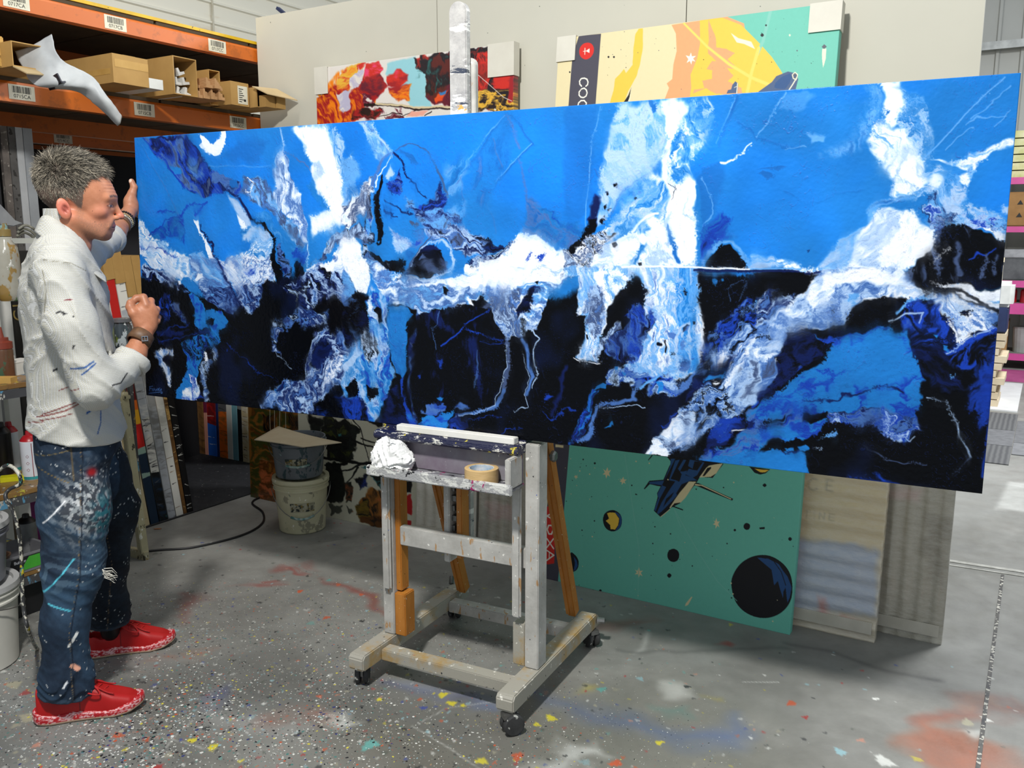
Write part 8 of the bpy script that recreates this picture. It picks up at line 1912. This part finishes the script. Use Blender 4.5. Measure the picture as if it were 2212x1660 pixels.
for (a, b, m, l) in ((0, 10, pm('board_black', '202024', '18181c', 6, .7), 'black board standing furthest left under the rack'), (19, 35, pm('board_browngrey', '6a625c', '4c4642', 9, .8, spots=('8a847c',), thr=.6), 'brown grey board standing left of the dark grey one'),
                     (35, 51, pm('board_grey', '5a5856', '464442', 9, .8, spots=('2c2a28',), thr=.6), 'dark grey board standing between brown and white boards'), (51, 67, pm('board_white', 'b4b6b8', 'a4a6a8', 5, .6), 'white board standing beside the dark grey one'), (67, 88, pm('board_white2', '9ca0a4', '8c9094', 5, .6), 'paler grey white board nearest the back of his head')):
    board(a, b, 340, XB, m, l)
gx_ = -3.98; ga = onX(14, 680, gx_); lc_ = MB().box((gx_-.03, ga[1]-.02, 0), (gx_, ga[1]+.135, 1.45)).obj('lettered_canvas', pm('black_canvas_edge', '1c1a16', '141210', 9, .6)); tag(lc_, 'black canvas edge with gold letters stored behind the sprayer', 'painting')
gold = pm('gold_letter', 'a08a4c', '8a7438', 9, .6)
for ch, py in (('E', 612), ('V', 640), ('I', 661), ('G', 682)):
    p = onX(30, py, gx_); M = mat_xz(gx_+.0015, ga[1]+.058, p[2]) @ Matrix.Rotation(pi/2, 4, 'Z'); text_mesh(ch, .075, gold, 'letter', lc_, M)
wb2 = onX(0, 520, -3.9); tag(MB().box((-3.93, wb2[1]-.3, 0), (-3.90, float(onX(14, 560, -3.9)[1]), 1.50)).obj('standing_board', pm('white_panel', 'c8c6c0', 'bcbab4', 6, .5)), 'white panel standing behind the sprayer bottle', 'panel')
bt = MB(); pth = [onX(40, 495, -3.7), onX(55, 487, -3.7), onX(72, 494, -3.7), onX(84, 508, -3.7)]
for k in range(3): bt.tube(smooth_path([p+np.array((0, .0, -.012*k)) for p in pth], 5), .006, 6)
e = empty('cable_coil', tuple(onX(60, 515, -3.7)), 0, 'coiled grey cable hung on a rail by his shoulder', 'cable'); e.location = (0, 0, 0); 
for k in range(3): MB().tube(smooth_path([p+np.array((-.01*k, .0, -.015*k)) for p in pth], 5), .006, 6).obj('cable_loop', pm('grey_hose', '8c8a7c', '5c5a50', 30, .5), e, True)
r1_ = onX(-40, 515, -3.72); r2_ = onX(95, 515, -3.72); tag(MB().box((-3.735, r1_[1], r1_[2]-.022), (-3.715, r2_[1]+.1, r1_[2]+.0)).obj('hanging_rail', pm('pale_rail', 'b8b8b0', 'a8a8a0', 9, .5)), 'pale horizontal rail behind the sprayer bottle', 'rail')
for yy in (r1_[1]+.02, r2_[1]+.075): MB().box((-3.735, yy, 0), (-3.715, yy+.02, r1_[2]-.022)).obj('rail_post', bpy.data.materials['pale_rail'], bpy.data.objects['hanging_rail'])
tag(MB().box((-3.97, 1.35, 0), (-3.955, 1.72, .93)).obj('standing_board', pm('blue_slotted_panel', '16489c', '103a84', 5, .4)), 'bright blue panel standing behind the trolley', 'panel')
# small jar near his fist on a stand: glass jar with grey paint
e = empty('glass_jar', (-3.62, 2.40, .955), 0, 'grey smeared glass jar on the board between chest and fist', 'jar')
jz = float(onX(262, 752, -3.62)[2]); jy = float(onX(266, 752, -3.62)[1]); jt = float(onX(262, 688, -3.62)[2]); e.location = (-3.62, jy, jz)
h = jt-jz; mb = MB(); mb.lathe([(0, 0), (.042, 0), (.045, .006), (.045, h*.72), (.036, h*.84), (.036, h*.88), (0, h*.88)], 28); mb.obj('jar_body', pmat('smeared_glass', '4c545a', '2c3438', (('a8b0b4', 22, .56), ('5c6a28', 12, .60), ('dcdcdc', 34, .62)), rough=.1), e, auto=.6)
mb = MB(); mb.lathe([(.038, h*.88), (.044, h*.885), (.044, h), (0, h)], 28); mb.obj('lid', pmat('grey_lid', '6c6c70', '4c4c50', (('c8c8c4', 30, .6),)), e, auto=.6)
tag(MB().box((-3.74, jy-.22, jz-.022), (-3.52, jy+.04, jz)).obj('jar_shelf', MTop), 'narrow paint stained shelf board carrying the glass jar', 'shelf')
sbo = bpy.data.objects['jar_shelf']
for yy in (jy-.20, jy+.017): MB().box((-3.64, yy, 0), (-3.62, yy+.02, jz-.0225)).obj('leg', MTr, sbo)
e = empty('orange_bottle', (-3.60, jy-.075, jz), 0, 'small bottle with orange nozzle beside the glass jar', 'bottle'); mb = MB(); mb.lathe([(0, 0), (.02, 0), (.02, h*.8), (0, h*.82)], 18); mb.obj('bottle', pm('clear_bottle', '6c7458', '4c5440', 20, .2), e, auto=.6); mb = MB(); mb.lathe([(0, h*.82), (.018, h*.82), (.018, h*1.05), (.006, h*1.1), (.004, h*1.35), (0, h*1.35)], 14); mb.obj('nozzle', pm('orange_plastic', 'e06414', 'c8540c', 20, .4), e, auto=.6)
# paint stained trestle with ratchet leg
tq = empty('trestle', (-3.58, 2.46, 0), 0, 'narrow cream trestle crusted with paint drips behind his legs', 'trestle'); MQ = pmat('dripped_cream_wood', 'b4ac8c', 'a09878', (('2a2418', 26, .60), ('8a7038', 18, .63), ('dcdad0', 30, .62)), rough=.6)
def tb(a, b, w, d, nme): mb = MB(); mb.bar(a, b, w, d, (0, 1, 0)); o = mb.obj(nme, MQ, tq, bevel=.003); return o
tb((.028, 0, .03), (-.04, 0, .80), .032, .04, 'leg'); tb((-.235, 0, .03), (-.18, 0, .80), .032, .04, 'leg'); tb((-.26, .0, .016), (.05, .0, .016), .05, .03, 'foot'); tb((-.21, 0, .50), (-.0, 0, .50), .018, .03, 'rung'); tb((-.22, 0, .78), (.0, 0, .78), .018, .03, 'rung'); tb((-.235, 0, .24), (.01, 0, .24), .018, .03, 'rung')
# bottom shelf: plastic tub, can, black carton
e = empty('plastic_tub', (TX-.10, 1.80, .20), 0, 'clear plastic tub with green label on the trolley bottom shelf', 'tub'); mb = MB(); tbm = pm('translucent_grey', '7c7c7e', '6c6c70', 9, .3)
for (a, b) in (((-.10, -.12, 0), (.10, .12, .004)), ((-.10, -.12, .004), (-.096, .12, .075)), ((.096, -.12, .004), (.10, .12, .075)), ((-.096, -.12, .004), (.096, -.116, .075)), ((-.096, .116, .004), (.096, .12, .075)), ((.10, -.125, .068), (.106, .125, .076)), ((-.10, .12, .068), (.10, .126, .076))): mb.box(a, b)
mb.obj('tub_body', tbm, e); mb = MB(); mb.prism([(-.02, .01), (.02, .062), (.085, .062), (.085, .012)], .1004, .1012, Matrix(((0, 0, 1, 0), (1, 0, 0, 0), (0, 1, 0, 0), (0, 0, 0, 1)))); gl = mb.obj('green_label', pm('green_label', '4cae38', '3c9a2c', 9, .5), e)
mb = MB(); mb.prism([(-.065, .012), (-.05, .062), (.018, .062), (-.022, .010)], .1004, .1012, Matrix(((0, 0, 1, 0), (1, 0, 0, 0), (0, 1, 0, 0), (0, 0, 0, 1)))); bl = mb.obj('black_label', CB, e); text_mesh('Builder', .017, CW, 'lettering', bl, mat_xz(.1014, -.018, .048))
e = can(TX-.20, 1.93, .20, .038, .17, CG, CB, 'silver grey can with a number four on the bottom shelf', None, name='spray_can'); text_mesh('4', .05, CB, 'number', e, mat_xz(.0385, -.004, .05))
mb = MB(); mb.lathe([(.030, 0), (.045, 0), (.055, .045), (.058, .046), (.058, .050), (.050, .050), (.040, .006), (0, .006)], 24, c=(TX-.14, 1.76, .2045)); tag(mb.obj('round_dish', pm('brown_dish', '7a5c48', '4a3a30', 20, .5)), 'round brown rimmed dish inside the plastic tub', 'dish')
tag(MB().box((TX-.30, 1.70, .0), (TX-.05, 1.95, .145)).obj('black_carton', pm('black_carton2', '161618', '101012', 6, .5)), 'black carton on the floor below the trolley', 'box')
tag(MB().box((TX-.40, 1.72, .2002), (TX-.33, 1.90, .50)).obj('kraft_bag', TC_, None, bevel=.01), 'brown kraft carton standing at the back of the bottom shelf', 'box')
pm_ = pm('purple_card', '6c1c5c', '541448', 9, .5); tag(MB().box((-3.98, 2.13, 0), (-3.965, 2.24, .52)).obj('purple_panel', pm_), 'purple card edge with white dot behind the jeans pocket', 'panel')
# ---- three stacked pails at the left edge
q0 = (-3.165, 1.495)
pail((q0[0], q0[1], 0), .132, .150, .300, MP3, None, 'white pail with red drips, lowest of the three pails at the left edge', 'three stacked pails at the left edge', MP5, (math.atan2(.9, .45), .05, ESteel))
pail((q0[0]-.01, q0[1]-.006, .3075), .125, .145, .215, MP4, None, 'mid grey pail with pale lid, middle of the three at the left edge', 'three stacked pails at the left edge', MP5)
pail((q0[0]-.02, q0[1]-.012, .530), .105, .122, .20, MP2, None, 'dark grey pail with steel handle, topmost at the left edge', 'three stacked pails at the left edge', None, (math.atan2(.2, .95), .09, ESteel))
hs = [onB(-15, 1028, 2.78), onB(15, 1006, 2.76), (onB(38, 1020, 2.72)), onB(44, 1045, 2.72), onB(20, 1058, 2.72), onB(12, 1075, 2.70), onB(30, 1110, 2.70), onB(42, 1160, 2.70), onB(47, 1220, 2.70), onB(48, 1270, 2.69), onB(52, 1320, 2.68), onB(62, 1365, 2.67)]
hs = [_R*p[0]+_F2*p[1]+np.array((0, 0, p[2])) for p in hs]; ge = [gnd(80, 1402, .007), gnd(100, 1415, .007), gnd(135, 1412, .007)]
tag(MB().tube(smooth_path(hs+ge, 8), .0062, 8).obj('air_hose', pmat('spattered_hose', '3c3c3c', '2a2a2a', (('c8c4b4', 60, .52), ('4a9a90', 40, .62), ('c8b828', 30, .66))), None, True), 'paint spattered air hose hanging in front of the left pails', 'hose')
# ------------------------------------------------------------ far right: magenta racking, mats, cartons
MM = pm('magenta_steel', 'cc4f94', 'bc4484', 4, .45); 
fs = empty('magenta_shelving', (0, 11.5, 0), 0, 'magenta beam racking against the far wall', 'shelving')
for k, (z0, z1) in enumerate(((.105, .178), (.632, .755), (.935, 1.01), (1.55, 1.615), (2.08, 2.155))):
    MB().box((-1.5, -.06, z0), (1.6, 0, z1)).obj('beam', MM, fs); MB().box((-1.5, .0, z1-.02), (1.6, .62, z1)).obj('shelf_board', pm('grey_shelf', '7c7a74', '6c6a64', 3, .7), fs)
for x in (-1.55, 1.55):
    for y in (-.05, .56): MB().box((x, y, 0), (x+.07, y+.06, 2.9)).obj('upright', pm('grey_upright', '4c4e52', '3c3e42', 3, .5), fs)
def fbox(px0, px1, py0, py1, d, m, label, name, cat, Y=11.56, parts=None, group=None):
    a = onY(px0, py1, Y); b = onY(px1, py0, Y); o = MB().box((a[0], Y, a[2]), (b[0], Y+d, b[2])).obj(name, m, None); return tag(o, label, cat, group)
zz = [.178, .755, 1.01, 1.615, 2.155]
yel = pm('yellow_white_pack', 'd8d4a8', 'b8b868', 6, .6)
for k in range(6): z0 = 2.156+k*.088; tag(MB().box((-.62, 11.56, z0), (.1, 12.0, z0+.075)).obj('sample_tray', yel), 'flat yellow and white tray number %s from the bottom on the top shelf' % ('one', 'two', 'three', 'four', 'five', 'six')[k], 'tray', 'flat trays stacked on the top magenta shelf')
def far(x0, x1, z0, z1, m, label, name, cat, Y=11.56, d=.4, bev=.01): return tag(MB().box((x0, Y, z0), (x1, Y+d, z1)).obj(name, m, None, bevel=bev), label, cat)
far(-.47, -.10, 1.62, 2.0, pm('carton_brown', '9a7240', '8a6434', 6, .7), 'brown carton with black arrows on the shelf', 'carton', 'box'); ab = bpy.data.objects['carton.006'] if 'carton.006' in bpy.data.objects else None
if ab:
    mb = MB()
    for zc_ in (1.72, 1.86): mb.prism([(-.03, 0), (.03, 0), (0, .05)], 0, .002, Matrix(((1, 0, 0, -.34), (0, 0, -1, 11.558), (0, 1, 0, zc_), (0, 0, 0, 1))))
    mb.obj('arrows', MInk, ab)
far(-.60, -.49, 1.62, 1.78, pm('black_lump', '1c1c20', '141418', 9, .6), 'black bundle beside the arrow marked carton', 'bundle', 'bundle')
far(-.48, -.05, 1.26, 1.36, pm('grey_device', '9a9c9e', '6c6e72', 6, .4), 'flat grey printer on the shelf stand', 'printer', 'printer'); 
far(-.46, .0, 1.012, 1.255, pm('dark_device', '3c3e42', '5a5c5e', 6, .4), 'dark grey machine below the flat printer', 'machine', 'machine')
for i, x in enumerate((-.34, -.20, -.06)):
    mb = MB(); mb.lathe([(0, 0), (.055, 0), (.055, .13), (.045, .15), (0, .15)], 16, c=(x, 11.62, .756)); tag(mb.obj('red_tub', pm('red_tub', 'a81c24', '8c141c', 9, .4)), ('leftmost', 'middle', 'rightmost')[i]+' red tub in the row on the magenta shelf', 'tub', 'red tubs in a row')
mb = MB(); mb.lathe([(0, 0), (.11, 0), (.13, .28), (.135, .29), (0, .30)], 20, c=(-.17, 11.70, .179)); tag(mb.obj('grey_bin', pm('bin_grey', '9c9e9a', '8c8e8a', 6, .5)), 'pale grey bin on the lowest magenta shelf', 'bin')
far(-.42, -.34, .18, .55, pm('carton_tan', 'b08c5a', 'a07c4a', 6, .7), 'tan cardboard leaning on the lowest magenta shelf', 'cardboard', 'cardboard')
# floor coverings
def mat_(x0, y0, x1, y1, m, label, h=.006): tag(MB().box((x0, y0, 0), (x1, y1, h)).obj('carpet_tile', m), label, 'mat', 'carpet tiles on the far floor')
cA, nt, bs = newmat('ribbed_carpet_dark', .9); v = coords(nt); w_ = nt.nodes.new('ShaderNodeTexWave'); w_.inputs['Scale'].default_value = 9; w_.inputs['Distortion'].default_value = 1; nt.links.new(v, w_.inputs['Vector']); nt.links.new(mixc(nt, w_.outputs['Fac'], '48484a', '606060'), bs.inputs['Base Color'])
cB = pm('grey_carpet', '6c6c6e', '5c5c5e', 20, .9); cC = pm('grey_carpet_light', '78787a', '6a6a6c', 20, .9)
mat_(-.72, 6.56, -.115, 7.15, cA, 'dark ribbed carpet tile nearest the camera, right of the painting'); mat_(-.11, 6.9, 2.2, 7.3, cC, 'grey carpet tile at the right frame edge'); mat_(-.9, 7.16, -.115, 7.75, cB, 'plain grey carpet tile behind the dark ribbed one'); mat_(-.11, 7.31, 2.2, 8.2, cB, 'wide grey carpet behind the right hand tile'); mat_(-.9, 7.76, -.115, 8.5, cA, 'ribbed carpet tile furthest from the camera')
tag(MB().box((-.62, 8.62, 0), (-.125, 10.3, .012)).obj('lit_floor_patch', pm('lit_floor_white', 'dededc', 'd0d0ce', 6, .5)), 'white board lying flat on the floor before the magenta rack', 'board')  # white slab stands for light falling on the floor here
tag(MB().box((-1.6, 10.45, 0), (1.8, 11.35, .008)).obj('pink_sheet', pm('pink_floor', 'b05484', '9c4474', 5, .6)), 'pink floor sheet in front of the magenta rack', 'sheet')
# stack of folded cartons beside the painting edge, far away
yS = 8.75
def fs_px(px, py): return onY(px, py, yS)
kb = pm('cream_cardboard', 'd8c8ac', 'c4b294', 6, .7); rr2 = random.Random(9); z = 0.013; n = 0
top_ = float(fs_px(2160, 715)[2]); names = ['lowest', 'second', 'third', 'fourth', 'fifth', 'sixth', 'seventh', 'eighth', 'ninth', 'tenth', 'eleventh', 'twelfth', 'thirteenth', 'fourteenth', 'fifteenth']
while z < top_-.06 and n < 11:
    h = (top_)/11*.92; x1 = float(fs_px(2166, 800)[0])+rr2.uniform(-.05, .03)
    tag(MB().box((x1-.62, yS, z), (x1, yS+.5, z+h)).obj('folded_carton', kb), names[n]+' cream folded carton counted upwards in the far stack', 'box', 'folded cartons stacked beyond the painting'); z += h+.008; n += 1
xb = float(fs_px(2176, 690)[0]); tag(MB().box((xb-.55, yS+.02, z+.001), (xb, yS+.42, z+.22)).obj('blue_crate', pm('navy_crate', '26345c', '1c284c', 6, .5), None, bevel=.01), 'navy blue crate on top of the far carton stack', 'crate')
z2 = z+.222; tag(MB().box((xb-.5, yS+.06, z2), (xb+.03, yS+.36, z2+.22)).obj('white_bag', pm('white_paper_bag', 'dcdcd8', 'c8c8c4', 6, .7), None, bevel=.03), 'crumpled white bag on the navy crate', 'bag')
e = empty('spray_trigger_bottle', (xb-.12, yS+.2, z2+.221), 0, 'pale spray bottle standing on the white bag', 'bottle'); mb = MB(); mb.lathe([(0, 0), (.045, 0), (.045, .14), (.02, .17), (0, .17)], 16); mb.obj('bottle', pm('pale_bottle', 'd8d0bc', 'c4bca4', 6, .4), e, auto=.5); mb = MB(); mb.box((-.02, -.02, .17), (.05, .02, .21)); mb.obj('trigger', pm('cream_plastic', 'd8ccb0', 'ccc0a4', 6, .4), e)
tag(MB().box((float(fs_px(2157, 850)[0])-.5, 6.9, 0), (float(onY(2150, 850, 6.9)[0])-.02, 6.93, 1.05)).obj('black_panel', CB), 'thin black panel standing just beyond the painting edge', 'panel') if False else None
